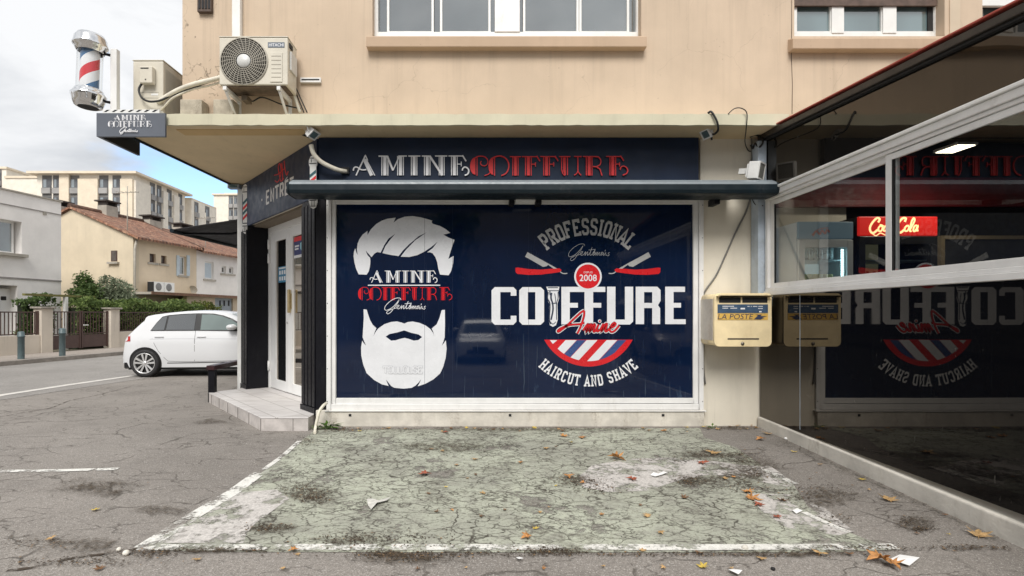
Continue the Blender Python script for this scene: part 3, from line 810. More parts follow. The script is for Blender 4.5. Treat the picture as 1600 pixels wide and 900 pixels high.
gw_ = G2()
for i, c in enumerate('TOULOUSE'):
    T = lambda x, y, i=i: q4(332 + (i + x/.6) * 356/8 * .97, 640 - y*66)
    slab(g, c, T, .25, False); 
g.build('lettering', m_tline, pane, FG, .0024, label='thin outlined city name on the beard')
for i, c in enumerate('TOULOUSE'):
    T = lambda x, y, i=i: q4(332 + (i + x/.6) * 356/8 * .97, 640 - y*66)
    slab(gw_, c, T, .20, False)
gw_.build('lettering', m_vwhite, pane, FG, .0052)
# big block capitals
g = G2(); PO = lambda o, h=(): g.poly(o, h, T=q8)
PO([(62,88),(200,88),(222,110),(222,152),(180,152),(180,125),(103,125),(103,328),(180,328),(180,300),(222,300),(222,343),(200,367),(62,367),(38,343),(38,112)])
PO([(267,88),(402,88),(427,112),(427,343),(402,367),(267,367),(243,343),(243,112)], [[(307,125),(362,125),(362,328),(307,328)]])
PO([(555,86),(880,86),(880,124),(790,124),(790,205),(850,205),(850,240),(790,240),(790,364),(726,364),(726,124),(617,124),(617,205),(677,205),(677,240),(617,240),(617,364),(555,364)])
PO([(893,85),(955,85),(955,328),(1025,328),(1025,85),(1086,85),(1086,343),(1062,365),(917,365),(893,343)])
PO([(1105,85),(1265,85),(1289,110),(1289,190),(1270,222),(1286,245),(1286,362),(1227,362),(1227,243),(1167,243),(1167,362),(1105,362)], [[(1167,125),(1227,125),(1227,205),(1167,205)]])
PO([(1323,85),(1470,85),(1470,124),(1385,124),(1385,205),(1440,205),(1440,240),(1385,240),(1385,326),(1475,326),(1475,362),(1323,362)])
g.build('lettering', m_vwhite, pane, FG, .0010, label='large white block capitals')
# the clippers standing in for a letter
g = G2()
g.poly([(443,85),(540,85),(536,112),(452,112)], T=q8); g.poly([(455,118),(532,118),(538,170),(525,215),(528,330),(515,370),(492,382),(470,370),(462,330),(466,215),(448,170)], T=q8)
cl = g.build('clippers_emblem', m_vwhite, pane, FG, .0010)
g = G2()
g.stroke([(455,92),(530,92)], 6, T=q8); g.curve([(458,125),(452,170),(470,215),(466,320),(476,362)], 9, T=q8); g.curve([(482,130),(478,170),(490,210),(492,262),(478,330)], 12, T=q8); g.curve([(505,135),(512,180),(506,212)], 5, T=q8); g.curve([(530,125),(530,172),(518,214),(520,330)], 6, T=q8); g.stroke([(482,210),(524,206)], 6, T=q8)
g.stroke([(470,118),(470,140),(478,150)], 8, T=q8); g.curve([(474,345),(492,362),(514,345)], 5, T=q8)
g.build('clippers_outline', mat('clippers_ink', (.02, .03, .06), .3, 0, coat=.5), cl, FG, .0026)
# badge
g = G2(); g.disc(772, 672, 129, T=q7); bd = g.build('round_badge', m_vgrey if False else m_vwhite, pane, FG, .0024)
g = G2(); g.disc(772, 672, 113, T=q7); g.build('badge_disc', m_vred, bd, FG, .0036)
g = G2(); g.text('2008', lambda x, y: q7(692 + x*162, 716 - y*62), .012); g.build('lettering', m_vwhite, bd, FG, .0048)
g = G2(); g.text('DEPUIS', lambda x, y: q7(732 + x*82, 642 - y*18)); g.build('lettering', m_vwhite, bd, FG, .0048)
# razors
def razor(mir):
    f = (lambda x, y: q7(1544-x, y)) if mir else q7
    g = G2(); g.poly([(205,443),(183,487),(270,535),(350,582),(385,576),(398,562),(455,603),(488,600),(400,550),(300,496)], T=f); g.curve([(510,626),(530,640),(552,645),(578,642)], 9, T=f)
    bl_ = g.build('razor_emblem', m_vgrey, pane, FG, .0012)
    g = G2(); g.poly([(92,592),(112,588),(220,603),(330,608),(430,600),(505,596),(525,612),(510,630),(430,642),(330,654),(220,657),(110,648),(94,630)], T=f); g.build('razor_handle', m_vred, bl_, FG, .0022)
razor(False); razor(True)
# half-round striped emblem
def arcpts(x0, x1, y0, sag, n=28):
    hc = (x1-x0)/2; rad = (hc*hc+sag*sag)/(2*sag); cx = (x0+x1)/2; cy = y0+sag-rad; a = math.asin(hc/rad)
    return [(cx+rad*math.sin(a-2*a*i/n), cy+rad*math.cos(a-2*a*i/n)) for i in range(n+1)], cx, cy, rad
ap, ecx, ecy, erad = arcpts(428, 1083, 477, 199)
g = G2(); g.poly([(428,477)] + [(1083,477)] + ap[1:-1], T=q8); em = g.build('striped_emblem', m_vred, pane, FG, .0010)
def stripe(g, xa, xb, slope=.93):
    "slanted stripe from the top edge down to the inner arc"
    ri = erad-40; pts = []
    def hit(x):
        lo, hi = 0, 400
        for _ in range(40):
            t = (lo+hi)/2; X = x - slope*t; Y = 480+t
            if (X-ecx)**2+(Y-ecy)**2 < ri*ri: lo = t
            else: hi = t
        return (x-slope*lo, 480+lo)
    p1 = hit(xa); p2 = hit(xb); a1 = math.atan2(p1[0]-ecx, p1[1]-ecy); a2 = math.atan2(p2[0]-ecx, p2[1]-ecy)
    arc = [(ecx+ri*math.sin(a2+(a1-a2)*i/8), ecy+ri*math.cos(a2+(a1-a2)*i/8)) for i in range(9)]
    g.poly([(xa, 480), (xb, 480)] + arc, T=q8)
g = G2(); stripe(g, 586, 668); stripe(g, 742, 822); stripe(g, 890, 968); g.poly([(470,481),(524,481),(492,508)], T=q8); g.build('white_stripes', m_vwhite, em, FG, .0022)
g = G2(); stripe(g, 671, 738); stripe(g, 972, 1036); g.build('blue_stripes', m_vblue, em, FG, .0022)
# cursive red name with a white outline
am = [[(724,262),(700,275),(650,320),(600,368),(560,400),(533,418),(530,408),(560,388),(620,368),(690,362),(724,352)],
      [(724,262),(722,300),(708,350),(690,398),(672,432)],
      [(716,408),(740,372),(752,362),(750,380),(738,418),(762,374),(776,362),(776,378),(764,416),(788,374),(800,362),(802,376),(792,414),(806,412),(826,372)],
      [(830,364),(816,404),(824,416),(846,396),(862,364)],
      [(866,358),(850,414),(872,372),(888,358),(892,370),(878,410),(892,414),(914,388)],
      [(910,390),(940,380),(956,362),(944,352),(922,374),(912,404),(926,420),(952,408),(982,372)]]
g = G2()
for p in am: g.curve(p, 27, T=q8)
g.disc(838, 340, 13, 16, T=q8)
nm = g.build('name_outline', m_vwhite, pane, FG, .0024)
g = G2()
for p in am: g.curve(p, 16, T=q8)
g.build('name_outline', mat('dark_name_edge', (.16, .006, .01), .3, 0, coat=.5), nm, FG, .0042)
g = G2()
for p in am: g.curve(p, 11, T=q8)
g.disc(838, 340, 7, 16, T=q8)
g.build('cursive_name', m_vred, nm, FG, .0060)
# ------------------------------------------------------------------ upper windows
def pane_mat(name, col, refl):
    k = NT(name); c = k.mix(k.ramp(k.noise(1.1, 3, .5, k.pos((1, 1, .6))), .3, .7), tuple(x*.7 for x in col), tuple(x*1.2 for x in col))
    k.l(c, k.b.inputs['Base Color']); k.b.inputs['Roughness'].default_value = .03; k.b.inputs['Specular IOR Level'].default_value = .9
    gl = k.n('ShaderNodeBsdfGlossy'); gl.inputs['Roughness'].default_value = .02; ms = k.n('ShaderNodeMixShader'); ms.inputs[0].default_value = refl
    k.l(k.b.outputs[0], ms.inputs[1]); k.l(gl.outputs[0], ms.inputs[2]); k.l(ms.outputs[0], k.o.inputs['Surface']); return k.m
m_pane1 = pane_mat('curtain_and_sky_glass', (.105, .125, .13), .28)  # curtain tone, with brightness for the reflected sky put into the base colour
m_pane2 = pane_mat('blind_behind_glass', (.13, .20, .215), .17)
m_curtain = mat('pale_curtain', (.55, .57, .55), .8, .08)
Yw = F0+.12
def upper_window(bars, panes, x0, x1, yb, mt, label, extra=None):
    m = MB()
    zb_ = P(0, yb, Yw).z
    X0, X1 = P(x0, 0, Yw).x, P(x1, 0, Yw).x
    m.box(X0, X1, Yw, Yw+.08, zb_, zb_+.05); m.box(X0, X0+.05, Yw, Yw+.08, zb_+.05, Zw1); m.box(X1-.05, X1, Yw, Yw+.08, zb_+.05, Zw1)
    wf = m.build('window', m_pvc, shop, bevel=.004, label=label)
    MB().box(X0+.045, X1-.045, Yw+.072, Yw+.085, zb_+.04, Zw1).build('blind', mt, wf)
    for a, b, yo in bars:
        MB().box(P(a, 0, Yw).x, P(b, 0, Yw).x, Yw-yo, Yw+.07, zb_+.052, Zw1).build('window_post', m_pvc, wf, bevel=.003)
    for a, b, yo in panes:
        A, B = P(a, 0, Yw).x, P(b, 0, Yw).x
        MB().box(A-.02, B+.02, Yw+.035+yo, Yw+.045+yo, zb_+.051, Zw1).build('pane', mt, wf)
        s = MB(); s.box(A-.028, B+.028, Yw+.01+yo, Yw+.05+yo, zb_+.0515, P(0, 48.5, Yw).z)
        for q in (A-.028, B): s.box(q, q+.028, Yw+.01+yo, Yw+.05+yo, P(0, 48.5, Yw).z, Zw1)
        s.build('sash', m_pvc, wf, bevel=.003)
    return wf
wA = upper_window([(773, 812, .012)], [(608, 674, 0), (691, 763, .0), (821, 901, .0), (909, 980, .0)], 584, 1001, 57, m_pane1, 'wide white window of two sliding pairs', None)
MB().box(P(1015-700+281+8, 0, Yw).x, P(610, 0, Yw).x, Yw+.05, Yw+.055, 4.6, Zw1).build('curtain', m_curtain, wA)
wB = upper_window([(1299, 1318, .01), (1379, 1400, .01), (1461, 1466, .0)], [(1243, 1298, 0), (1320, 1378, 0), (1401, 1460, 0)], 1239, 1476, 59, m_pane2, 'white three light window with pale blue blinds')
MB().box(w2[0]+.01, w2[1]-.01, Yw-.03, Yw-.002, P(0, 11, Yw).z, Zw1).build('roller_shutter', mat('brown_shutter', (.10, .065, .05), .6, .3, 9), wB)
MB().box(P(1452, 0, Yw).x, P(1460, 0, Yw).x, Yw+.02, Yw+.034, 4.6, Zw1).build('dark_reveal', m_dark, wB)
wC = upper_window([], [(1537, 1640, 0)], 1530, 1720, 52, m_pane2, 'window half hidden behind the awning edge')
MB().box(w3[0]+.01, w3[1]-.01, Yw-.03, Yw-.002, P(0, 14, Yw).z, Zw1).build('roller_shutter', m_dark, wC)
MB().box(w3[0], w3[1], F0+.02, F0+.06, P(0, 7, F0).z, Zw1).build('shutter_box', m_pvc, wC)
def sill(x0, x1, yt, yb):
    a, b = P(x0, yb, F0-.1), P(x1, yt, F0-.1)
    MB().xprism([(F0-.10, a.z), (F0+.12, a.z), (F0+.12, Zw0+.006), (F0-.10, b.z)], a.x, b.x).build('window_sill', m_sill, shop, bevel=.008)
sill(572, 1011, 56.5, 73); sill(1239, 1500, 59.5, 76); sill(1532, 1760, 60, 76)
for z in range(1):
    m = MB()
    for i in range(9): m.add([], [])
# wall vent and downpipe at the top left
m = MB(); pb(m, 308, 330, -14, 18, F0-.05, F0)
v = m.build('wall_vent', mat('rusty_vent', (.09, .06, .045), .7, .3, 12), shop, bevel=.004)
m = MB()
for i in range(4): pb(m, 310+i*5, 313+i*5, -10, 13, F0-.056, F0-.05)
m.build('slots', m_dark, v)
m = MB(); pb(m, 362, 375, -400, 90, F0-.075, F0-.005); m.build('downpipe_trunking', m_pvc, shop, bevel=.008)
m = MB(); pb(m, 375.6, 377.6, -400, 90, F0-.02, F0-.003); m.build('cable_cover', m_creamwall, shop)

# ------------------------------------------------------------------ chamfered entrance
U = Vector((-.643, .766, 0)); Nn = Vector((.766, .643, 0)); P0 = Vector((-1.84, F0, 0))
def E(s, r, z): return P0 + U*s + Nn*r + Vector((0, 0, z))
ZP = .145    # top of the tiled step
def fluted(m, s0, s1, r0, r1, z0, z1, n):
    m.fbox(E, s0, s1, r0+.016, r1, z0, z1)
    st = (s1-s0)/n
    for i in range(n): m.fbox(E, s0+st*i+.012, s0+st*(i+1)-.012, r0, r0+.015, z0+.09, z1-.06)
    m.fbox(E, s0-.006, s1+.006, r0-.010, r0+.012, z0, z0+.085)
m = MB(); fluted(m, .02, .44, -.05, .34, ZP-.02, 2.665, 4); m.build('entrance_pillar', m_black, shop, bevel=.004)
m = MB(); fluted(m, 2.60, 2.99, -.05, .34, ZP-.02, 2.665, 3); m.build('entrance_pillar', m_black, shop, bevel=.004)
# wall between pillar and window frame, and the side wall running back along the street
MB().box(-1.88, -1.765, F0-.015, F0+.3, .19, 2.69).build('corner_post', m_black, shop, bevel=.004)
MB().fbox(E, -.02, 3.02, .0, .36, 2.69, ZS).build('lintel_wall', m_creamwall, shop)
q0 = E(3.0, .0, 0); MB().box(q0.x-.02, q0.x+.28, q0.y+.02, 18, 0, ZS).build('side_wall', m_creamwall, shop)
MB().fbox(E, .44, 2.60, .06, .36, 2.655, 2.688).build('lintel_soffit', m_lint, shop)
# white square post at the far corner of the canopy
a = P(371.5, 0, 8.33).x; b = P(384, 0, 8.33).x
MB().box(a, b, 8.31, 8.42, .03, ZS).build('corner_downpipe', m_pvc, shop, bevel=.006)
# entrance sign
es = MB().fbox(E, 0.0, 3.0, -.036, -.004, 2.668, ZS-.004).build('entrance_sign', m_slate3, shop, bevel=.003)
FE = lambda s, z, h: E(s, -.037-h, z)
def te(x, y, s0=1.76, s1=.66, z0=2.85, z1=3.05): return (s0+(s1-s0)*x, z0+(z1-z0)*y)
g = G2()
EN = {'E': [[(R_,T_),(L_,T_),(L_,B_),(R_,B_)], [(L_,M_),(.42,M_)]], 'N': SL['N'], 'T': [[(.03,T_),(.57,T_)], [(C_,T_),(C_,B_)]], 'R': SL['R']}
for i, c in enumerate('ENTREE'):
    for p in EN[c]: g.stroke(p, .16, T=lambda x, y, i=i: te((i + x/.6*.86)/6, y))
g.stroke([(.68, 1.02), (.76, 1.16)], .02, T=lambda x, y: te(x, y))
g.disc(1.93, 2.95, .018, 14)
g.build('lettering', m_white, es, FE, .001, .0002, solid=.01, label='white capitals reading the word for entrance')
g = G2()
TR = lambda x, y: (1.42 - x*.52, 3.06 + y*.26)
g.curve([(.05,.25),(.25,.1),(.45,.3),(.5,.7),(.4,1),(.3,.85),(.38,.4),(.5,.05),(.7,.12)], .05, T=TR); g.curve([(.55,.95),(.6,.5),(.62,.05)], .06, T=TR); g.curve([(.72,1),(.78,.55),(.9,.2),(1,.35)], .05, T=TR); g.curve([(.0,.55),(.3,.5),(.8,.6)], .04, T=TR)
g.build('lettering', m_red, es, FE, .001, .0002, solid=.008, label='red cursive word above the white capitals')
# double door
def door_leaf(s0, s1, gs0, gs1, gz0, gz1, mt, name='door'):
    z0, z1, r0, r1 = ZP+.012, 2.56, .285, .335
    m = MB(); m.fbox(E, s0, gs0, r0, r1, z0, z1); m.fbox(E, gs1, s1, r0, r1, z0, z1); m.fbox(E, gs0, gs1, r0, r1, z0, gz0); m.fbox(E, gs0, gs1, r0, r1, gz1, z1)
    d = m.build('door', m_pvc2, shop, bevel=.005)
    MB().fbox(E, gs0-.01, gs1+.01, .305, .312, gz0-.01, gz1+.01).build('door_pane', mt, d)
    return d
m_dglass = mirror_dark('dark_door_glass', (.008, .010, .012), .22, .01)
m_dglass2 = mirror_dark('mirroring_door_glass', (.03, .035, .035), .42, .01)
d1 = door_leaf(1.745, 2.535, 1.87, 2.30, .30, 2.42, m_dglass)
d2 = door_leaf(.95, 1.738, 1.07, 1.60, .30, 2.42, m_dglass2)
m = MB(); m.fbox(E, 2.537, 2.598, .27, .36, ZP, 2.655); m.fbox(E, .44, .945, .27, .36, ZP, 2.655); m.fbox(E, .945, 2.537, .27, .36, 2.563, 2.655)
m.build('door_frame', m_pvc2, shop, bevel=.004)
for z in (2.10, 2.32, .42):
    m = MB(); m.tube([E(2.545, .262, z), E(2.545, .262, z+.15)], .019, 10); m.build('hinge', m_pvc2, d1)
m = MB(); m.fbox(E, 1.63, 1.72, .276, .284, 1.38, 1.60); hp = m.build('handle_plate', m_brass, d2, bevel=.003)
m = MB(); m.fbox(E, 1.64, 1.69, .235, .275, 1.32, 1.66); m.build('handle', m_brass, hp, bevel=.012)
m = MB(); m.tube([E(1.79, .284, 1.18), E(1.79, .272, 1.18)], .016, 12); m.build('lock', m_chrome, d1)
# stickers on the glass
g = G2(); Fd = lambda s, z, h: E(s, .303-h, z)
def rect(g, s0, s1, z0, z1): g.poly([(s0, z0), (s1, z0), (s1, z1), (s0, z1)])
rect(g, 2.23, 1.885, 1.78, 2.02); st1 = g.build('door_sticker', mat('blue_sticker', (.06, .24, .40), .4, .1), d1, Fd, .0008)
g = G2()
for i in range(3):
    for j in range(2):
        for cx, cz in (((2.16-.10*i), 1.93-.09*j),): rect(g, cx+.032, cx-.032, cz-.03, cz+.03)
rect(g, 2.2, 1.92, 1.985, 2.005)
g.build('sticker_print', m_white, st1, Fd, .0018)
g = G2(); rect(g, 1.59, 1.08, 2.10, 2.40); st2 = g.build('door_sticker', mat('navy_sticker', (.03, .04, .16), .4, .1), d2, Fd, .0008)
g = G2(); rect(g, 1.59, 1.08, 2.335, 2.40); g.build('sticker_print', m_red, st2, Fd, .0018)
g = G2(); rect(g, 1.59, 1.08, 2.10, 2.14); rect(g, 1.56, 1.40, 2.255, 2.28); rect(g, 1.56, 1.42, 2.215, 2.24); g.build('sticker_print', m_white, st2, Fd, .0018)
g = G2(); g.poly([(1.36, 2.30), (1.28, 2.315), (1.2, 2.30), (1.2, 2.22), (1.28, 2.165), (1.36, 2.22)]); g.build('sticker_print', mat('pale_cyan_print', (.35, .68, .76), .4, 0), st2, Fd, .0018)
# inside behind the glass stays dark: plain back panel
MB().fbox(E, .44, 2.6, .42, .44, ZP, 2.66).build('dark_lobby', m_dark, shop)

# tiled step
stp = [(-1.90, 5.89), (-2.43, 5.89), (-3.985, 7.77), (-3.70, 8.10), (-3.70, 8.6), (-1.6, 8.6), (-1.6, 6.25), (-1.90, 6.25)]
step = empty('entrance_step', (-2.4, 6.6, 0), 'low step faced with pale tiles in front of the glass door', 'step')
MB().prism(stp, gz(5.8)-.05, ZP-.014).build('riser', m_tileface, step)
def grow(poly, d):
    cx = sum(p[0] for p in poly)/len(poly); cy = sum(p[1] for p in poly)/len(poly)
    return [(x+(x-cx)*d, y+(y-cy)*d) for x, y in poly]
MB().prism(grow(stp, .004), ZP-.013, ZP).build('tread', m_tile, step, bevel=.004)
m = MB()
def gl_(x, y): m.tube([(x, y, gz(y)-.04), (x, y, ZP-.014)], .0035, 5, False)
for t in (0, .08, .26, .44, .63, .82, 1): gl_(-2.43+(-3.985+2.43)*(1-t)-.002, 5.89+(7.77-5.89)*(1-t)-.002)
gl_(-2.43+.36, 5.889)
m.build('tile_joints', m_grout, step)
# black handrail on the step
rail = empty('handrail', (-3.93, 7.78, 0), 'low black metal rail on two posts beside the tiled step', 'railing')
MB().box(-3.975, -3.885, 7.74, 7.83, ZP-.16, .475).build('post', m_black, rail, bevel=.005); MB().box(-3.98, -3.88, 9.6, 9.69, -.02, .475).build('post', m_black, rail, bevel=.005)
MB().box(-3.99, -3.87, 7.72, 9.72, .477, .545).build('rail', mat('dark_red_black_paint', (.035, .010, .013), .4, .2), rail, bevel=.006)

# barber stripe plaques at the two ends of the entrance sign
def plaque(cx, cy, wd, z0, z1, label, ang):
    o = empty('barber_plaque', (cx, cy, z0), label, 'sign', None)
    ux, uy = math.cos(ang), math.sin(ang); h = z1-z0
    F = lambda a, b, z: Vector((cx+ux*a*wd/2 + uy*b, cy+uy*a*wd/2 - ux*b, z0+z*h))
    g = G2(); g.poly([(-.8,.12),(-.5,.03),(0,0),(.5,.03),(.8,.12),(.8,.2),(.62,.24),(.62,.78),(.8,.82),(.8,.9),(.5,.97),(0,1),(-.5,.97),(-.8,.9),(-.8,.82),(-.62,.78),(-.62,.24),(-.8,.2)])
    FF = lambda a, b, h_: F(a, h_, b)
    g.build('board', m_pvc, o, FF, .012, solid=.012)
    for mt, off in ((m_red, 0), (mat('plaque_green_blue', (.03, .11, .13), .5, .05), .105)):
        g = G2()
        for i in range(3):
            b = .27+off+i*.2
            if b+.15 < .79: g.poly([(-.6, b), (.6, b+.09), (.6, b+.15), (-.6, b+.06)])
        g.build('stripes', mt, o, FF, .0265)
    g = G2(); g.stroke([(-.7,.16),(.7,.16)], .016); g.stroke([(-.5,.05),(.5,.05)], .014); g.stroke([(-.66,.215),(.66,.215)], .018); g.stroke([(-.7,.84),(.7,.84)], .016); g.stroke([(-.5,.94),(.5,.94)], .014); g.stroke([(-.2,.06),(-.2,.15)], .1); g.stroke([(.25,.06),(.25,.15)], .1); g.stroke([(-.3,.86),(-.3,.92)], .1)
    g.build('cap_drawing', m_black, o, FF, .0268)
    return o
q = P(490.5, 0, 6.02); plaque(q.x, 6.02, .125, P(0, 327, 6.02).z, P(0, 243, 6.02).z, 'narrow barber stripe plaque on the corner between door and window', R(-8))
q = P(384.5, 0, 8.15); plaque(q.x, 8.15, .125, P(0, 366, 8.15).z, P(0, 288, 8.15).z, 'narrow barber stripe plaque at the far end of the entrance sign', R(-12))

# dark awning on the side of the building, over the pavement
sa = empty('side_awning', (-4.2, 8.6, 2.5), 'dark fabric awning reaching out from the side wall beyond the door', 'awning')
a0 = P(268, 358.5, 8.4); m_fab = mat('dark_awning_fabric', (.020, .018, .022), .8, .2, 3)
zt_ = P(0, 338, 8.4).z
vs = [a0, Vector((-3.55, 8.4, zt_)), Vector((-3.55, 12.6, zt_)), Vector((a0.x+.25, 12.6, a0.z))]
m = MB(); m.add(vs + [v_ - Vector((0, 0, .012)) for v_ in vs], [(0,1,2,3), (7,6,5,4), (0,4,5,1), (1,5,6,2), (2,6,7,3), (3,7,4,0)]); m.build('fabric', m_fab, sa)
m = MB(); m.tube([vs[0] + Vector((0, 0, -.02)), vs[3] + Vector((0, 0, -.02))], .035, 8); m.build('front_bar', m_dkgreen, sa)
m = MB(); m.tube([vs[0] + Vector((.05, .25, -.03)), Vector((-4.1, 8.75, a0.z-.02)), Vector((-3.57, 8.7, zt_-.12))], .022, 8); m.build('folding_arm', m_black, sa)
fx = P(366, 292, 8.25)
fl = empty('wall_lamp', fx, 'small grey lamp under the far left tip of the canopy', 'lamp')
MB().box(fx.x-.09, fx.x+.09, 8.2, 8.32, ZS-.075, ZS-.008).build('housing', m_galv, fl, bevel=.008); MB().box(fx.x-.07, fx.x+.07, 8.188, 8.199, ZS-.068, ZS-.02).build('lens', m_pane2, fl)

# ------------------------------------------------------------------ awning cassette over the window
aw = empty('folded_awning', (.6, 5.75, 2.6), 'long closed dark green grey awning bar above the display window', 'awning')
XA0, XA1 = P(447, 0, 5.6).x, P(1219, 0, 5.6).x
z0, z1 = P(0, 303.5, 5.6).z, P(0, 277, 5.6).z
prof = [(5.612, z0+.012), (5.60, z0+.05), (5.602, z0+.105), (5.622, z0+.133), (5.70, z1-.008), (5.82, z1-.002), (5.90, z1-.03), (5.90, z0+.02), (5.86, z0), (5.65, z0)]
MB().xprism(prof, XA0+.03, XA1-.03, False).build('front_bar', m_dkgreen, aw, bevel=.006)
for a, b in ((XA0, XA0+.029), (XA1-.029, XA1)):
    MB().xprism([(y, z) for y, z in prof], a, b).build('end_cap', m_dkgreen, aw, bevel=.012)
MB().xprism([(5.606, z0+.110), (5.621, z0+.1345), (5.699, z1-.0065), (5.70, z1-.004), (5.612, z0+.134)], XA0+.03, XA1-.031).build('bevel_highlight', mat('bevel_highlight_grey', (.20, .23, .25), .45, .1), aw)  # pale strip paints the highlight on the bar's upward bevel
XB = P(1146, 0, 5.98).x
MB().xprism([(5.905, z0+.03), (5.93, z1+.03), (5.98, z1+.05), (6.05, z1+.04), (6.05, z0+.03)], XA0+.3, XB).build('fabric_roll', m_dkgreen, aw, bevel=.02)
for q in (800, 842, 1120):
    x = P(q, 0, 5.9).x; MB().box(x-.03, x+.03, 5.88, 6.06, z0-.045, z0+.03).build('wall_bracket', m_black, aw, bevel=.006)
MB().box(P(806, 0, 5.86).x, P(836, 0, 5.86).x, 5.84, 6.0, z0-.022, z0-.004).build('wall_bracket', m_pvc, aw, label='pale block under the middle of the bar')

# ------------------------------------------------------------------ floodlights
def floodlight(c, aim, w_, h_, d_, label, body=None, brk=True):
    "c: centre; aim: direction of the lens"
    body = body or m_alu
    o = empty('floodlight', c, label, 'floodlight')
    z = Vector(aim).normalized(); x = Vector((0, 0, 1)).cross(z)
    x.normalize(); y = z.cross(x)
    F = lambda a, b, k: Vector(c) + x*a + y*b + z*k
    m = MB(); m.fbox(F, -w_/2, w_/2, -h_/2, h_/2, -d_/2, d_/2-.012); m.build('housing', body, o, bevel=.008)
    m = MB()
    for i in range(5): m.fbox(F, -w_*.4+i*w_*.19, -w_*.4+i*w_*.19+.006, -h_*.38, h_*.38, -d_/2-.022, -d_/2-.001)
    m.build('cooling_fins', body, o)
    m = MB()
    t = .016
    m.fbox(F, -w_/2, w_/2, h_/2-t, h_/2, d_/2-.011, d_/2); m.fbox(F, -w_/2, w_/2, -h_/2, -h_/2+t, d_/2-.011, d_/2); m.fbox(F, -w_/2, -w_/2+t, -h_/2+t, h_/2-t, d_/2-.011, d_/2); m.fbox(F, w_/2-t, w_/2, -h_/2+t, h_/2-t, d_/2-.011, d_/2)
    m.build('rim', m_pvc, o)
    m = MB(); m.fbox(F, -w_/2+t, w_/2-t, -h_/2+t, h_/2-t, d_/2-.011, d_/2-.006); m.build('lens', m_pane2 if body is not m_pvc else mat('grey_lens', (.22, .22, .20), .15, .1), o)
    if brk: m = MB(); m.tube([F(-w_/2-.012, 0, 0), F(-w_/2-.012, h_*.2, -d_*1.2), F(0, h_*.3, -d_*1.9), F(w_/2+.012, h_*.2, -d_*1.2), F(w_/2+.012, 0, 0)], .008, 6); m.build('bracket', body, o)
    else: MB().fbox(F, -w_*.2, w_*.2, -.03, .03, -d_/2-.12, -d_/2-.023).build('bracket', body, o)
    return o
floodlight(P(489, 209, 5.78), (.62, -.15, -.75), .15, .11, .05, 'small silver floodlight clipped under the canopy left of the fascia sign')
floodlight(P(1104, 209, 5.85), (-.8, -.25, -.55), .13, .11, .04, 'small silver floodlight hanging on a black cable right of the fascia sign')
floodlight(P(1182, 267.5, 5.86), (.66, -.72, -.16), .18, .19, .12, 'white box floodlight beside the steel post', m_pvc, False)
# pointed bracket beside the left floodlight
MB().add([P(471, 211, 5.9), P(484, 207, 5.9), P(483, 216, 5.9), P(484, 211, 5.98)], [(0,1,2), (0,1,3), (1,2,3), (0,2,3)]).build('bracket', m_dark, bpy.data.objects['floodlight'])

def cable(name, pts, r, mt, label, n=6, k=5):
    o = MB().tube(smooth_pts3(pts, k), r, n).build(name, mt)
    return tag(o, label, 'cable')
def smooth_pts3(pts, k=5):
    out = []; n = len(pts)
    for i in range(n-1):
        p0, p1, p2, p3 = [Vector(pts[max(0, min(n-1, j))]) for j in (i-1, i, i+1, i+2)]
        for q in range(k):
            t = q/k
            out.append(.5*((2*p1) + (p2-p0)*t + (2*p0-5*p1+4*p2-p3)*t*t + (3*p1-p0-3*p2+p3)*t**3))
    out.append(Vector(pts[-1])); return out
cable('cable_duct', [P(486, 226, 5.86), P(490, 240, 5.88), P(501, 252, 5.92), P(515, 260, 5.95), P(530, 266, 5.98), P(541, 268, 6.04)], .026, m_pipe, 'thick beige cable duct curving down onto the fascia sign', 10)
MB().box(P(533, 0, 6.05).x, P(546, 0, 6.05).x, 6.03, 6.058, P(0, 272, 6.05).z, P(0, 262, 6.05).z).build('end_plug', m_dark, bpy.data.objects['cable_duct'])
cable('cable', [P(1106, 177, 5.66), P(1111, 174.5, 5.64), P(1116, 181, 5.63), P(1121, 192, 5.63), P(1122, 203, 5.66), P(1117, 209, 5.75), P(1112, 211, 5.82), P(1112, 219, 5.84)], .012, m_cable, 'thick black cable looping over the canopy edge to a floodlight')
cable('cable', [P(1138, 178, 5.65), P(1147, 170, 5.64), P(1158, 169, 5.63), P(1167, 177, 5.63), P(1166, 200, 5.66), P(1164, 222, 6.0), P(1169, 235, 6.09), P(1175, 238, 6.1), P(1174, 255, 6.1)], .0055, m_cable, 'thin black wire arching over the canopy edge')
cable('cable', [P(1174, 216, 6.08), P(1175, 240, 6.08), P(1173, 262, 6.06), P(1174, 290, 6.09), P(1173, 306, 6.1), P(1166, 330, 6.105), P(1150, 362, 6.105), P(1134, 398, 6.105), P(1119, 430, 6.105), P(1101, 456, 6.105), P(1099, 470, 6.105), P(1099.5, 520, 6.105), P(1099, 570, 6.105), P(1102, 600, 6.105)], .0095, m_gcable, 'grey wall cable running slantwise down to the letter box')
cable('cable', [P(1176, 300, 6.06), P(1176, 312, 6.06), P(1181, 320, 6.0), P(1189, 322, 5.96), P(1192, 321, 5.94)], .006, m_cable, 'short black wire bending across the steel post')
cable('cable', [P(1172, 214, 6.05), P(1180, 211, 6.0), P(1188, 214, 5.95), P(1192, 222, 5.9), P(1186, 230, 5.95), P(1180, 224, 6), P(1176, 232, 6.05), P(1173, 226, 6.05)], .011, m_cable, 'tangle of black cable at the top of the steel post')
cable('drain_hose', [P(510, 630, 6.0), P(505, 634, 5.93), P(499, 643, 5.9), P(495, 658, 5.88), P(493, 668, 5.87), GP(492, 679, .02)], .017, m_pipe, 'beige drain hose hanging down beside the step', 8)

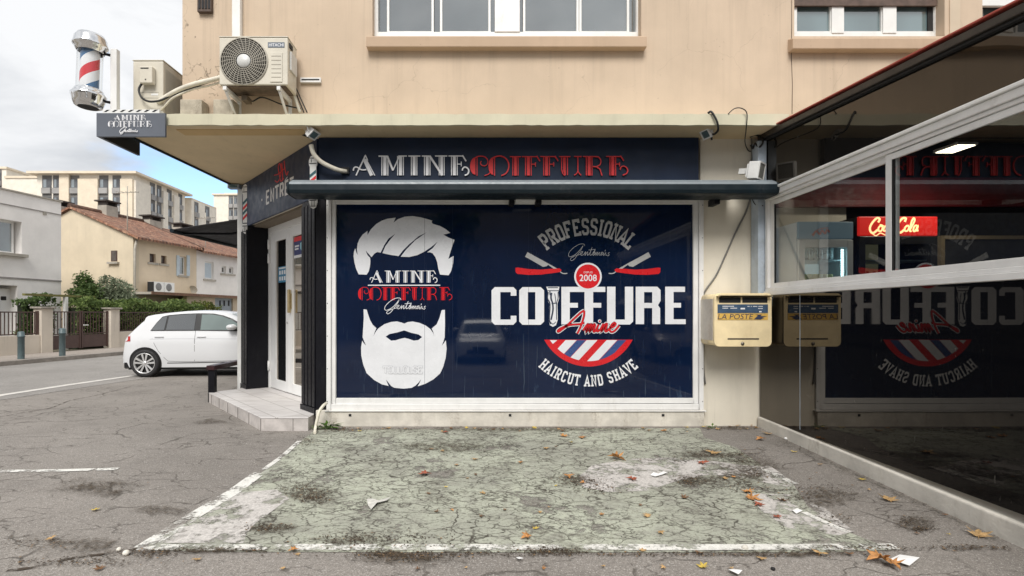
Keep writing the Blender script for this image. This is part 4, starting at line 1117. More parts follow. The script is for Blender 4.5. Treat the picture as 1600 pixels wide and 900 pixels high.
# ------------------------------------------------------------------ air conditioners
m_ac = mat('ac_cream_enamel', (.62, .58, .49), .4, .06, 5, dirt=.45, dirtcol=(.25, .20, .14))
m_acw = mat('ac_pale_side', (.62, .62, .60), .4, .05, 5, dirt=.4, dirtcol=(.25, .2, .15))
m_acg = mat('ac_grille', (.42, .39, .33), .5, .1)
Y1 = 5.75
ac1 = empty('air_conditioner', (-2.45, Y1+.15, 3.82), 'cream air conditioner with a round fan grille on wall brackets', 'air conditioner')
a = P(342.5, 132.6, Y1); b = P(449.5, 56.8, Y1)
bw = MB().box(a.x, b.x, Y1, Y1+.29, a.z, b.z-.012).build('casing', m_ac, ac1, bevel=.012, seg=3)
MB().box(a.x-.004, b.x+.004, Y1-.004, Y1+.294, b.z-.011, b.z+.002).build('lid', m_ac, ac1, bevel=.006)
fc = P(381.5, 96, Y1); fr = 36*Y1/820
MF = Matrix.Translation((fc.x, Y1, fc.z)) @ Matrix.Rotation(R(90), 4, 'X')
MB().lathe([(0, .001), (fr, .001), (fr, 0)], MF, 48).build('fan_recess', mat('fan_shadow', (.02, .019, .017), .7, .1), ac1)
m = MB()
for i in range(9):
    rr = fr*(.36+.64*i/8); n = 48
    m.tube([Vector((fc.x+rr*math.cos(2*math.pi*k/n), Y1-.012-.006*(1-i/8), fc.z+rr*math.sin(2*math.pi*k/n))) for k in range(n+1)], .0034, 5, False)
for k in range(30):
    t = 2*math.pi*k/30; t2 = t+.25
    m.tube([Vector((fc.x+fr*.33*math.cos(t), Y1-.017, fc.z+fr*.33*math.sin(t))), Vector((fc.x+fr*.7*math.cos(t+.16), Y1-.016, fc.z+fr*.7*math.sin(t+.16))), Vector((fc.x+fr*1.01*math.cos(t2), Y1-.010, fc.z+fr*1.01*math.sin(t2)))], .0032, 5, False)
m.tube([Vector((fc.x+fr*1.02*math.cos(2*math.pi*k/48), Y1-.004, fc.z+fr*1.02*math.sin(2*math.pi*k/48))) for k in range(49)], .008, 6, False)
gr = m.build('fan_grille', m_acg, ac1)
MB().lathe([(0, .026), (fr*.28, .024), (fr*.30, .014), (fr*.30, .0)], MF, 32).build('hub_cap', m_acw, gr)
m = MB(); pb(m, 418.5, 444.5, 66, 74.2, Y1-.003, Y1-.0005); bp_ = m.build('name_plate', mat('grey_blue_plate', (.10, .13, .17), .4, .05), ac1)
g = G2(); g.text('HITACHI', lambda x, y: (420.2+x*22.8, 72.6-y*4.9), .012); g.build('lettering', m_white, bp_, FY(Y1-.003), .0008)
m = MB(); pb(m, 422, 441, 81.5, 128, Y1-.008, Y1-.0005); vp = m.build('side_cover', m_ac, ac1, bevel=.004)
m = MB()
for i in range(6): pb(m, 424, 439, 87+i*6.6, 88+i*6.6, Y1-.0095, Y1-.0085)
m.build('cover_ribs', mat('ac_rib_shadow', (.30, .27, .22), .6, 0), vp)
b2 = Vector((b.x, Y1+.29, b.z))
MB().box(b.x+.0005, b.x+.02, Y1+.06, Y1+.25, a.z+.19, a.z+.40).build('handle_cover', m_acw, ac1, bevel=.008)
MB().box(b.x+.0005, b.x+.012, Y1+.04, Y1+.13, b.z-.10, b.z-.05).build('grip_recess', m_dark, ac1)
MB().box(a.x+.03, b.x-.03, Y1+.02, Y1+.27, a.z-.012, a.z+.001).build('base_pan', mat('rust_stained_base', (.12, .085, .06), .8, .4, 8), ac1)
for x in (a.x+.06, b.x-.10):
    m = MB(); m.box(x-.02, x+.02, Y1-.005, F0, a.z-.055, a.z-.014); m.box(x-.02, x+.02, F0-.02, F0, 3.47, a.z-.056)
    m.tube([Vector((x, Y1+.03, a.z-.06)), Vector((x, F0-.012, 3.50))], .016, 6)
    m.build('wall_bracket', m_alu, ac1, bevel=.003)
m = MB(); pb(m, 469, 501, 121, 128.5, F0-.035, F0); m.build('mounting_rail', m_alu, ac1, bevel=.003)
m = MB(); pb(m, 471, 499, 123.2, 125.4, F0-.037, F0-.0355); m.build('rail_slot', m_dark, ac1)
for i, (dx, c) in enumerate(((0, m_pipe), (6, m_cable), (11, m_cable))):
    MB().tube(smooth_pts3([P(452+dx*.4, 128, 6.02), P(457+dx*.6, 140, 6.03), P(462+dx*.8, 156, 6.05), P(469+dx, 176, 6.06)]), .018 if i == 0 else .007, 7).build('pipe', c, ac1)
MB().tube(smooth_pts3([P(372, 140, 6.0), P(392, 158, 6.03), P(410, 152, 6.05), P(440, 163, 6.05), P(470, 170, 6.06)]), .008, 6).build('pipe', m_cable, ac1)
MB().box(P(383, 0, 6.0).x, P(392, 0, 6.0).x, 5.9, 6.03, P(0, 162, 6).z, P(0, 154, 6).z).build('tap', mat('brown_metal', (.13, .10, .07), .6, .2), ac1, bevel=.006)

ac2 = empty('air_conditioner', (-3.77, 6.4, ZC), 'cream air conditioner seen from its end on the corner of the canopy', 'air conditioner')
X0, X1 = P(207.5, 0, 6.0).x, P(255, 0, 6.0).x; Zt, Zb = P(0, 93.5, 6).z, 3.56
MB().box(X0, X1, 6.0, 6.8, Zb, Zt-.012).build('casing', m_ac, ac2, bevel=.014, seg=3)
MB().box(X0-.004, X1+.004, 5.996, 6.804, Zt-.011, Zt+.002).build('lid', m_ac, ac2, bevel=.006)
MB().box(X0+.02, X1-.02, 6.03, 6.09, ZC, Zb-.001).build('foot', m_acw, ac2); MB().box(X0+.02, X1-.02, 6.7, 6.76, ZC, Zb-.001).build('foot', m_acw, ac2)
m = MB(); pb(m, 217.5, 237.5, 103, 129.5, 5.925, 5.9985); cv = m.build('valve_cover', m_ac, ac2, bevel=.01)
m = MB(); pb(m, 219.5, 232, 105.5, 107.3, 5.923, 5.9249); m.build('slot', m_dark, cv)
m = MB(); pb(m, 226.2, 228.2, 123, 124.8, 5.922, 5.9249); m.build('screw', m_dark, cv)
m = MB()
for y0_ in (144, 152.5): pb(m, 219, 248, y0_, y0_+.8, 5.9975, 5.9990)
m.build('panel_seam', m_acg, ac2)
m = MB(); pb(m, 236, 247, 146, 149, 5.997, 5.999); m.build('data_plate', m_pvc, ac2)
m = MB()
for i in range(14): m.box(X1+.0005, X1+.004, 6.04+i*.025, 6.05+i*.025, Zb+.05, Zt-.08)
m.build('side_fins', m_acg, ac2)
MB().box(X1+.0005, X1+.006, 6.42, 6.78, Zb+.03, Zt-.04).build('coil', m_dark, ac2)
cable('cable', [P(222, 130, 5.96), P(217, 140, 5.95), P(221, 152, 5.94), P(233, 158.5, 5.93), P(250, 157, 5.93), P(266, 150, 5.95), P(290, 141, 5.95), P(318, 131, 5.93), P(342, 124, 5.92)], .012, m_cable, 'black power cable looping between the two air conditioners')
cable('insulated_pipe', [P(247, 160, 6.0), P(257, 153, 5.96), P(280, 140, 5.94), P(305, 131, 5.92), P(330, 125, 5.9), P(345, 121, 5.9)], .026, m_pipe, 'thick beige insulated pipe joining the two air conditioners', 9)
cable('insulated_pipe', [P(248, 175, 6.0), P(258, 165, 5.97), P(272, 152, 5.95), P(300, 140, 5.95), P(330, 133, 5.93), P(346, 128, 5.92)], .012, m_pipe, 'thin beige pipe sagging below the thick insulated pipe')
for q0_, q1_, lb in ((281, 315, 'weathered grey block on the canopy near the wall corner'), (333, 364, 'weathered grey block on the canopy below the fan unit')):
    m = MB(); A = P(q0_, 155, 5.95); B = P(q1_, 170, 5.95); m.box(A.x, B.x, 5.95, 6.11, ZC+.002, A.z)
    o = m.build('concrete_block', mat('weathered_block', (.42, .375, .30), .9, .2, 7, .4, dirt=1, dirtcol=(.12, .10, .08)), bevel=.008); tag(o, lb, 'block')

# ------------------------------------------------------------------ corner sign and barber pole
cs_ = empty('corner_sign', (-3.8, 5.75, 3.2), 'slate grey plate sign with white lettering on the left corner of the canopy', 'sign')
Ys = 5.60; A = P(150.5, 213.5, Ys); B = P(258, 176.5, Ys)
m_slate2 = mat('slate_blue_plate', (.105, .118, .145), .5, .06, 4)
fp = MB().box(A.x, B.x, Ys, Ys+.03, A.z, B.z).build('front_plate', m_slate2, cs_, bevel=.003)
MB().box(A.x-.002, A.x+.03, Ys+.032, 6.28, A.z, B.z).build('side_plate', m_slate2, cs_, bevel=.003)
MB().box(A.x+.031, A.x+.034, Ys+.04, 6.27, A.z+.005, B.z-.02).build('plate_backing', m_dark, cs_)
MB().box(A.x+.032, B.x-.01, Ys+.031, Ys+.034, A.z+.004, B.z-.02).build('plate_backing', m_dark, cs_)
m = MB(); m.box(A.x+.3, A.x+.34, Ys+.036, 5.74, A.z+.05, A.z+.09); m.build('mounting_tab', m_alu, cs_)
cxf = lin(0, 1400, 0, 900, 140, 280, 160, 250); FC = FY(Ys)
def box2(q, xa, ya, xb, yb): a_ = q(xa, ya); b_ = q(xb, yb); return (a_[0], b_[0], a_[1], b_[1])
g = G2(); deco_amine(g, lin(150, 1350, 90, 297, *box2(cxf, 385, 196, 880, 280))); deco_coiffure(g, lin(27, 1481, 86, 266, *box2(cxf, 292, 294, 978, 388)))
def bold(x, y): return cxf(480 + (x-345)*.78, 395 + (y-768)*.80)
script(g, bold, 11)
g.build('lettering', m_white, fp, FC, .0008)
st_ = MB().box(P(160, 0, 5.62).x, P(249, 0, 5.62).x, 5.62, 5.70, B.z+.002, B.z+.045).build('striped_ledge', m_pvc, cs_, bevel=.003)
g = G2()
for i in range(7): g.poly([(162+i*12.5, 175), (166+i*12.5, 175), (172+i*12.5, 171.5), (167+i*12.5, 171.5)])
g.build('ledge_stripes', m_black, st_, FY(5.62), .0008)

def polemat():
    k = NT('barber_stripes'); x = k.n('ShaderNodeSeparateXYZ'); c = k.n('ShaderNodeTexCoord'); k.l(c.outputs['Object'], x.inputs[0])
    at = k.math('ARCTAN2', x.outputs['Y'], x.outputs['X'])
    f = k.math('SUBTRACT', k.math('MULTIPLY', x.outputs['Z'], 2.25), k.math('MULTIPLY', at, 1/(2*math.pi)))
    f = k.math('FRACT', k.math('ADD', f, .085))
    r = k.n('ShaderNodeValToRGB'); r.color_ramp.interpolation = 'CONSTANT'; el = r.color_ramp.elements
    el[0].position = 0; el[0].color = (.62, .025, .035, 1); el[1].position = .25; el[1].color = (.80, .80, .82, 1)
    q = el.new(.5); q.color = (.045, .14, .29, 1); q = el.new(.75); q.color = (.80, .80, .82, 1)
    k.l(f, r.inputs[0]); k.l(r.outputs[0], k.b.inputs['Base Color']); k.b.inputs['Roughness'].default_value = .25; k.b.inputs['Coat Weight'].default_value = .4
    return k.m
bx = P(138, 0, 5.72)
bp = empty('barber_pole', (bx.x, 5.72, P(0, 168, 5.72).z), 'chrome capped barber pole with red white and blue stripes on the canopy corner', 'barber pole')
Hb = (168-54)*5.72/820
MT = Matrix.Translation((bx.x, 5.72, P(0, 168, 5.72).z)) @ Matrix.Rotation(R(2.2), 4, 'Y')
rc = .158; rb = .112
MB().lathe([(0, 0), (.105, 0), (.13, .012), (.150, .06), (rc, .10), (rc+.008, .118), (rc+.008, .135), (rc-.004, .142), (.145, .165), (.132, .19), (rb+.012, .196)], MT, 40).build('lower_cap', m_chrome, bp)
MB().lathe([(0, -.001), (.098, -.001)], MT, 32).build('dark_underside', m_dark, bp)
MB().lathe([(rb+.012, Hb-.196), (.132, Hb-.19), (.145, Hb-.165), (rc-.004, Hb-.142), (rc+.008, Hb-.135), (rc+.008, Hb-.118), (rc, Hb-.10), (.150, Hb-.05), (.125, Hb-.012), (.09, Hb), (0, Hb+.004)], MT, 40).build('upper_cap', m_chrome, bp)
cyl = MB().lathe([(rb-.022, .15), (rb-.022, Hb-.15)], Matrix.Rotation(R(2.2), 4, 'Y'), 40)
o_ = MB(); o_.v = [v + Vector(bp.location) for v in cyl.v]; o_.f = cyl.f; o_.sm = cyl.sm
o_.build('striped_drum', polemat(), bp)
MB().lathe([(rb+.008, .185), (rb+.008, Hb-.185)], MT, 40).build('glass_tube', glass('clear_tube', (.97, .98, .98), .03), bp)
mp_ = P(180, 0, 5.80)
m = MB(); m.box(mp_.x-.035, mp_.x+.035, 5.77, 5.83, ZC, P(0, 78, 5.8).z); m.build('mounting_post', m_alu, bp, bevel=.004)
for yy in (86, 160):
    m = MB(); m.tube([P(155, yy-4, 5.74), P(166, yy-1, 5.77), P(176, yy+1, 5.79)], [.022, .014, .018], 8); m.build('bracket_arm', m_chrome if False else m_black, bp)

# ------------------------------------------------------------------ letter box
m_yel = mat('faded_yellow_enamel', (.84, .69, .42), .45, .10, 4, dirt=.45, dirtcol=(.42, .26, .08))
mbx = empty('letter_box', (2.92, 5.9, .95), 'faded yellow wall letter box with a blue label beside the steel post', 'letter box')
Ym = 5.72
X0, X1 = P(1117, 0, Ym).x, P(1207, 0, Ym).x; Zt, Zb = P(0, 458, Ym).z, P(0, 541, Ym).z
def rounded(x0, x1, z0, z1, r, n=5):
    pts = []
    for cx, cz, a0_ in ((x1-r, z1-r, 0), (x0+r, z1-r, 90), (x0+r, z0+r, 180), (x1-r, z0+r, 270)):
        for i in range(n+1):
            t = R(a0_+90*i/n); pts.append((cx+r*math.cos(t), cz+r*math.sin(t)))
    return pts
body = MB().yprism(rounded(X0+.008, X1-.004, Zb, Zt-.004, .05), Ym+.035, F0-.001, True)
body = body.build('body', m_yel, mbx)
# the front: a frame standing proud round the mouth, and the door below
m = MB(); pts = rounded(X0, X1, Zb-.006, Zt, .055)
m.yprism(pts, Ym+.012, Ym+.034, True); fr_ = m.build('front_panel', m_yel, mbx, bevel=.004)
m = MB(); zs = P(0, 473, Ym).z
m.yprism([(X0+.02, zs+.075), (X0+.02, Zt-.035), (X0+.055, Zt-.004), (X1-.055, Zt-.004), (X1-.02, Zt-.035), (X1-.02, zs+.075), (X1-.035, zs+.075), (X1-.035, Zt-.045), (X1-.06, Zt-.028), (X0+.06, Zt-.028), (X0+.035, Zt-.045), (X0+.035, zs+.075)], Ym-.035, Ym+.011); m.build('rain_hood', m_yel, mbx, bevel=.004)
m = MB()
m.box(X0+.05, X0+.285, Ym+.0085, Ym+.0115, zs, zs+.062); m.box(X0+.305, X1-.05, Ym+.0085, Ym+.0115, zs, zs+.062); m.build('posting_slot', m_dark, mbx)
m = MB(); pb(m, 1121.5, 1200, 475.5, 489, Ym+.006, Ym+.0115); lb = m.build('blue_label', mat('faded_blue_label', (.045, .085, .15), .45, .15, 10, dirt=.3, dirtcol=(.25, .3, .35)), mbx)
FM = FY(Ym+.006)
FM = FY(Ym+.006)
for x0_, x1_, y_ in ((1129, 1147, 478.5), (1129, 1152, 481.5), (1168, 1192, 478.7), (1181, 1192, 482)):
    g = G2(); n = max(3, int((x1_-x0_)/1.7))
    for i in range(n):
        if random.random() < .86: g.poly([(x0_+(x1_-x0_)*i/n, y_-.6), (x0_+(x1_-x0_)*(i+.75)/n, y_-.6), (x0_+(x1_-x0_)*(i+.75)/n, y_+.7), (x0_+(x1_-x0_)*i/n, y_+.7)])
    g.build('label_print', m_white, lb, FM, .0008)
for q_ in ((1157, 481, 1164, 483.4), (1186, 486, 1190, 488)):
    g = G2(); g.poly([(q_[0], q_[1]), (q_[2], q_[1]), (q_[2], q_[3]), (q_[0], q_[3])]); g.build('label_mark', m_white, lb, FM, .0008)
m = MB(); pb(m, 1121.5, 1200, 490, 499.7, Ym+.007, Ym+.0115); yb_ = m.build('yellow_band', mat('yellow_band', (.70, .44, .10), .45, .12, 9), mbx)
g = G2(); g.text('LA POSTE', lambda x, y: (1121.5+x*54+y*1.6, 498.8-y*8.2), .0)
g.poly([(1178, 499), (1184, 493), (1180, 491.5), (1191, 491.5), (1188, 493.8), (1199, 494), (1191, 496), (1195, 496.6), (1188, 499.4)])
g.build('lettering', mat('dark_blue_print', (.03, .04, .09), .5, 0), yb_, FY(Ym+.007), .0008)
m = MB(); pb(m, 1137, 1186, 528.5, 530.6, Ym+.010, Ym+.0116); m.build('door_groove', m_dark, mbx)
lk = P(1161, 537, Ym); MB().lathe([(0, .012), (.016, .010), (.02, 0)], Matrix.Translation((lk.x, Ym+.011, lk.z)) @ Matrix.Rotation(R(90), 4, 'X'), 16).build('lock', mat('worn_steel', (.25, .22, .18), .4, .2, metal=.8), mbx)
MB().box(X0+.002, X0+.0075, Ym+.06, F0-.03, Zb+.06, Zt-.06).build('side_sheet', mat('sun_bleached_enamel', (.66, .60, .52), .5, .12, 5, dirt=.5, dirtcol=(.4, .3, .2)), mbx)

# ------------------------------------------------------------------ glazed terrace on the right
ter = empty('glazed_terrace', (3.4, 4, 0), 'restaurant terrace closed in with black panels and white sliding windows', 'terrace')
XV = 3.28; YA, YB = .2, 5.93
m_conc = mat('pale_kerb_concrete', (.62, .59, .53), .85, .16, 3, .4, dirt=.9, dirtcol=(.24, .20, .14))
vs = [(XV-.03, YA, gz(YA)-.1), (XV+.25, YA, gz(YA)-.1), (XV+.25, 6.1, -.1), (XV-.03, 6.1, -.1), (XV-.03, YA, gz(YA)+.155), (XV+.25, YA, gz(YA)+.155), (XV+.25, 6.1, .115), (XV-.03, 6.1, .115)]
MB().add(vs, [(0,3,2,1),(4,5,6,7),(0,1,5,4),(1,2,6,5),(2,3,7,6),(3,0,4,7)]).build('base_kerb', m_conc, ter, bevel=.012)
m_panel = mirror_dark('black_gloss_panel', (.0045, .0045, .005), .013, .012, .012, 1.4, 1.9)
MB().box(XV, XV+.012, YA, 6.09, .10, 1.512).build('lower_panel', m_panel, ter)
yl = XV*820/(1250-746); m = MB(); m.box(XV-.0015, XV, yl-.003, yl+.003, .13, 1.50); m.build('panel_joint', m_galv, ter)
m_up = mirror_dark('dark_clear_sheet', (.010, .009, .008), .065, .012, .045, 1.6, .5)
MB().add([(XV+.004, YA, 2.66), (XV+.004, 6.09, 2.66), (XV+.004, 6.09, 3.34), (XV+.004, YA, 3.0)], [(0,1,2,3)]).build('upper_sheet', m_up, ter)
# window band
ZB0, ZB1 = 1.515, 2.66
m = MB()
m.box(XV-.055, XV+.05, YA, YB, ZB1-.055, ZB1)                    # head rail
m.box(XV-.035, XV+.05, YA, YB, ZB1-.085, ZB1-.057)
m.box(XV-.05, XV+.05, YA, YB, ZB0, ZB0+.045)                     # sill rail
m.box(XV-.03, XV+.05, YA, YB, ZB0+.047, ZB0+.08)
m.box(XV-.03, XV+.05, YB-.05, YB, ZB0+.082, ZB1-.087)
wf = m.build('window_frame', m_alu, ter, bevel=.004)
MB().box(XV-.075, XV-.02, YA, YB+.01, ZB1+.002, ZB1+.03).build('drip_rail', m_pvc, wf, bevel=.006)
def sash(y0_, y1_, xo):
    m = MB(); t = .06
    z0_, z1_ = ZB0+.083, ZB1-.088
    m.box(xo-.012, xo+.012, y0_, y0_+t, z0_, z1_); m.box(xo-.012, xo+.012, y1_-t, y1_, z0_, z1_)
    m.box(xo-.012, xo+.012, y0_+t, y1_-t, z0_, z0_+.05); m.box(xo-.012, xo+.012, y0_+t, y1_-t, z1_-.05, z1_)
    s_ = m.build('sash', m_alu, ter, bevel=.003)
    MB().add([(xo, y0_+t, z0_+.05), (xo, y1_-t, z0_+.05), (xo, y1_-t, z1_-.05), (xo, y0_+t, z1_-.05)], [(0,1,2,3)]).build('pane', m_tglass, s_)
    g_ = MB(); g_.box(xo-.008, xo+.008, y0_+t+.001, y0_+t+.012, z0_+.051, z1_-.051); g_.box(xo-.008, xo+.008, y1_-t-.012, y1_-t-.001, z0_+.051, z1_-.051)
    g_.build('gasket', m_dark, s_)
m_tglass = glass('terrace_glass', (.86, .88, .87), .10)
ym = XV*820/(1397-746)
sash(ym-.02, YB-.052, XV+.018); sash(1.9, ym+.06, XV-.010); sash(YA, 1.89, XV+.018)
# steel corner post
ps = MB().box(XV-.10, XV-.004, 5.945, 6.10, 1.40, 3.27).build('corner_post', m_galv, ter, bevel=.004)
# roof sheet with its red edge
zr = lambda y: 3.36 + (y-6.12)*.07
def slab_(x0, x1, y0_, y1_, d0, d1):
    v_ = [(x, y, zr(y)+d) for d in (d0, d1) for x, y in ((x0, y0_), (x1, y0_), (x1, y1_), (x0, y1_))]
    return MB().add(v_, [(0,3,2,1),(4,5,6,7),(0,1,5,4),(1,2,6,5),(2,3,7,6),(3,0,4,7)])
m_brown = mat('dark_brown_edge', (.035, .028, .022), .5, .2, 5)
slab_(XV-.02, 9, YA, 6.10, -.015, .02).build('roof_sheet', mat('roof_cloth', (.10, .045, .035), .8, .2), ter)
slab_(XV-.055, XV-.005, YA, 6.05, -.055, .0).build('edge_beam', m_brown, ter, bevel=.006)
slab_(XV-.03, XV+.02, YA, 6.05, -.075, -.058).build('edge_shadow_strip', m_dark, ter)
slab_(XV-.062, XV+.0, YA, 6.06, .022, .037).build('red_edge_trim', mat('red_edge_trim', (.40, .07, .05), .5, .1), ter, bevel=.004)
# inside: raised floor, back wall, ceiling
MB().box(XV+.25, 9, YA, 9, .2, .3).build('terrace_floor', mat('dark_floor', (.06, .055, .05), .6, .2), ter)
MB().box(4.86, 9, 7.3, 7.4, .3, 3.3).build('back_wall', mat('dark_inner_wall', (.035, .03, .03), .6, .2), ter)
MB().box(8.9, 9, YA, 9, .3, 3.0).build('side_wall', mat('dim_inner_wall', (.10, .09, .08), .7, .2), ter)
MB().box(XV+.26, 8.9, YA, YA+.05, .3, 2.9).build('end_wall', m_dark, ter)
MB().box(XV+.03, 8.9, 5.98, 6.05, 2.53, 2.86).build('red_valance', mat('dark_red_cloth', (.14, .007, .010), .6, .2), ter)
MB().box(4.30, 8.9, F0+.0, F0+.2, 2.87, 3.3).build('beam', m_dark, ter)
lp = empty('ceiling_lamp', (4.7, 5.18, 2.93), 'flat square ceiling light glowing behind the terrace glass', 'ceiling light')
MB().box(4.61, 4.81, 5.04, 5.31, 2.935, 2.96).build('housing', m_pvc, lp); MB().box(4.625, 4.795, 5.055, 5.295, 2.929, 2.9345).build('diffuser', emis('warm_diffuser', (1, .93, .70), 2.2), lp)

al = bpy.data.lights.new('ceiling_lamp_light', 'AREA'); al.energy = 5; al.size = .22; al.color = (1, .93, .78)
alo = bpy.data.objects.new('ceiling_lamp_light', al); COL.objects.link(alo); alo.parent = lp; alo.location = Vector((4.71, 5.175, 2.92)) - lp.location
# drinks fridges
def fridge(name, label, x0, x1, y0_, z0_, z1_, hz, body, header_m, inner, door_m):
    o = empty(name, ((x0+x1)/2, y0_+.3, z0_), label, 'fridge')
    m = MB(); y1_ = y0_+.5; t = .04
    m.box(x0, x0+t, y0_, y1_, z0_, z1_); m.box(x1-t, x1, y0_, y1_, z0_, z1_); m.box(x0+t, x1-t, y1_-.03, y1_, z0_, z1_); m.box(x0+t, x1-t, y0_, y1_-.03, hz-.03, z1_); m.box(x0+t, x1-t, y0_, y1_-.03, z0_, z0_+.25)
    m.build('cabinet', body, o, bevel=.006)
    m = MB(); m.box(x0+.003, x1-.003, y0_-.03, y0_-.001, hz, z1_); hd = m.build('header', header_m, o, bevel=.01)
    m = MB()
    for z in (.55, .9, 1.25, 1.57):
        if z0_+z < hz-.1: m.box(x0+t, x1-t, y0_+.06, y1_-.04, z0_+z, z0_+z+.012)
    m.build('shelf', inner, o)
    m = MB(); f = .07
    m.box(x0+.01, x0+f, y0_-.035, y0_-.003, z0_+.25, hz-.01); m.box(x1-f, x1-.01, y0_-.035, y0_-.003, z0_+.25, hz-.01); m.box(x0+f, x1-f, y0_-.035, y0_-.003, z0_+.25, z0_+.33); m.box(x0+f, x1-f, y0_-.035, y0_-.003, hz-.09, hz-.01)
    d = m.build('door', door_m, o, bevel=.004)
    MB().box(x0+f, x1-f, y0_-.022, y0_-.016, z0_+.33, hz-.09).build('door_pane', glass(name+'_glass', (.85, .9, .9), .02), d)
    return o, hd
m_fgrey = mat('pale_fridge_grey', (.50, .52, .52), .4, .05); m_fin = mat('fridge_inside', (.5, .55, .58), .5, .05)
Yf = 5.52
fx0, fx1 = P(1244, 0, Yf).x, P(1331, 0, Yf).x
hz1, zt1 = P(0, 374, Yf).z, P(0, 347, Yf).z
f1, h1 = fridge('blue_fridge', 'pale glass door drinks fridge with a light blue header behind the terrace glass', fx0, fx1, Yf, .3, zt1, hz1, m_fgrey, emis('dim_blue_header', (.10, .155, .19), .12), m_fin, m_fgrey)
g = G2(); g.curve([(1270, 369), (1275, 361), (1281, 366), (1284, 360), (1289, 365), (1292, 359), (1296, 363)], 2.6); g.curve([(1268, 367), (1280, 358), (1294, 356)], 1.2); g.build('lettering', mat('faded_red_script', (.42, .12, .10), .5, 0), h1, FY(Yf-.03), .002)
for q in (1249.5, 1315.5):
    c = P(q, 0, Yf+.02); m = MB()
    for i in range(13):
        z = P(0, 391+i*3.7, Yf+.02).z; m.box(c.x-.012, c.x+.012, Yf+.012, Yf+.02, z-.009, z+.009)
    m.build('led_strip', emis('led', (.62, .93, 1.0), 2.2 if q > 1300 else .9), f1)
fx2, fx3 = P(1338, 0, Yf).x, P(1462, 0, Yf).x
hz2, zt2 = P(0, 369, Yf).z, P(0, 339, Yf).z
m_fblk = mat('black_fridge', (.012, .012, .013), .4, .1)
f2, h2 = fridge('red_fridge', 'black drinks fridge with a lit red header and cream script behind the terrace glass', fx2, fx3, Yf, .3, zt2, hz2, m_fblk, emis('lit_red_header', (.55, .014, .010), .34), m_fin, m_fblk)
g = G2(); K0_ = lin(0, 1, 0, 1, 1359, 1434, 367, 340); K = lambda x, y: (K0_(x, y)[0] + y*5 - 2, K0_(x, y)[1])
C = lambda p, w_=2.0: g.curve([K(*q_) for q_ in p], w_)
C([(.15,.72),(.17,.9),(.11,.97),(.03,.7),(.0,.4),(.04,.16),(.10,.12),(.17,.3)], 3.4)
C([(.22,.55),(.18,.4),(.2,.22),(.25,.24),(.26,.45),(.22,.56),(.28,.5)], 2.7); C([(.36,.52),(.31,.5),(.29,.3),(.32,.22),(.38,.35)], 2.7); C([(.45,.55),(.4,.5),(.39,.26),(.43,.22),(.47,.5),(.46,.26),(.5,.25)], 2.7)
C([(.49,.4),(.55,.42)], 2.2)
C([(.70,.75),(.71,.95),(.64,.95),(.58,.7),(.57,.4),(.6,.16),(.66,.14),(.72,.3)], 3.4); C([(.77,.55),(.73,.42),(.74,.24),(.79,.24),(.81,.44),(.77,.56)], 2.7); C([(.84,.3),(.9,.8),(.87,.97),(.84,.7),(.84,.25),(.88,.22)], 2.7); C([(.97,.55),(.92,.5),(.91,.26),(.95,.22),(.99,.5),(.98,.26),(1.02,.26)], 2.7)
C([(.05,.12),(.15,-.05),(.24,.1),(.36,-.02),(.48,.04)], 1.6)
g.build('lettering', emis('lit_cream_script', (.95, .60, .28), .7), h2, FY(Yf-.03), .002, .0002)
MB().box(P(1383, 0, Yf).x, P(1389, 0, Yf).x, Yf-.045, Yf-.036, 1.35, hz2-.1).build('door_handle', m_brass, f2)
MB().box(fx2+.1, fx3-.3, Yf+.40, Yf+.41, 1.55, 2.2).build('inner_light', emis('fridge_glow', (.55, .48, .28), .04), f2)
MB().box(fx0+.06, fx1-.06, Yf+.44, Yf+.45, 1.0, hz1-.06).build('inner_light', emis('fridge_glow_cold', (.5, .62, .66), .14), f1)
# cans and bottles on the shelves that show over the window sill
m_c1 = mat('silver_can', (.62, .66, .68), .3, .1, metal=.4); m_c2 = mat('yellow_can', (.62, .52, .28), .4, .1); m_c3 = mat('green_bottle', (.10, .14, .06), .3, .2)
def can(x, y, z, h, r, mt, name, label, group, i):
    o = MB().lathe([(0, 0), (r*.85, 0), (r, h*.06), (r, h*.8), (r*(.85 if 'can' in name else .45), h*.93), (r*(.8 if 'can' in name else .4), h), (0, h)], Matrix.Translation((x, y, z)), 12).build(name, mt)
    return tag(o, label, 'can' if 'can' in name else 'bottle', group)
n = 7
z_ = .3+1.57+.014
for i in range(n): can(fx0+.11+i*(fx1-fx0-.2)/n, Yf+.12, .3+1.25+.014, .17, .028, m_c2, 'drink_can', 'yellow can on the shelf above the sill in the pale blue fridge', 'yellow cans in the pale fridge', i)
for i in range(n): can(fx0+.11+i*(fx1-fx0-.2)/n, Yf+.12, z_, .19, .028, m_c1, 'drink_can', 'silver can on the upper shelf of the pale blue fridge', 'silver cans in the pale fridge', i)
for i in range(5): can(fx2+.13+i*.075, Yf+.12, .3+1.25+.014, .20, .030, m_c3, 'drink_bottle', 'dark bottle on the shelf of the black fridge', 'bottles in the black fridge', i)
# dark menu boards behind the counter
mb_ = empty('menu_board', (5.4, 5.9, 1.8), 'dark framed menu board right of the red headed fridge', 'board')
A = P(1474, 420, 5.9); B = P(1640, 374, 5.9)
m = MB(); m.box(A.x, B.x, 5.9, 5.93, A.z-.5, B.z); m.build('board', mat('blackboard', (.02, .02, .022), .5, .3, 8), mb_)
m = MB(); m.box(A.x-.04, A.x, 5.88, 5.93, A.z-.5, B.z+.04); m.box(A.x, B.x, 5.88, 5.899, B.z, B.z+.04); m.build('frame', mat('dull_gold_frame', (.22, .17, .10), .5, .1), mb_)
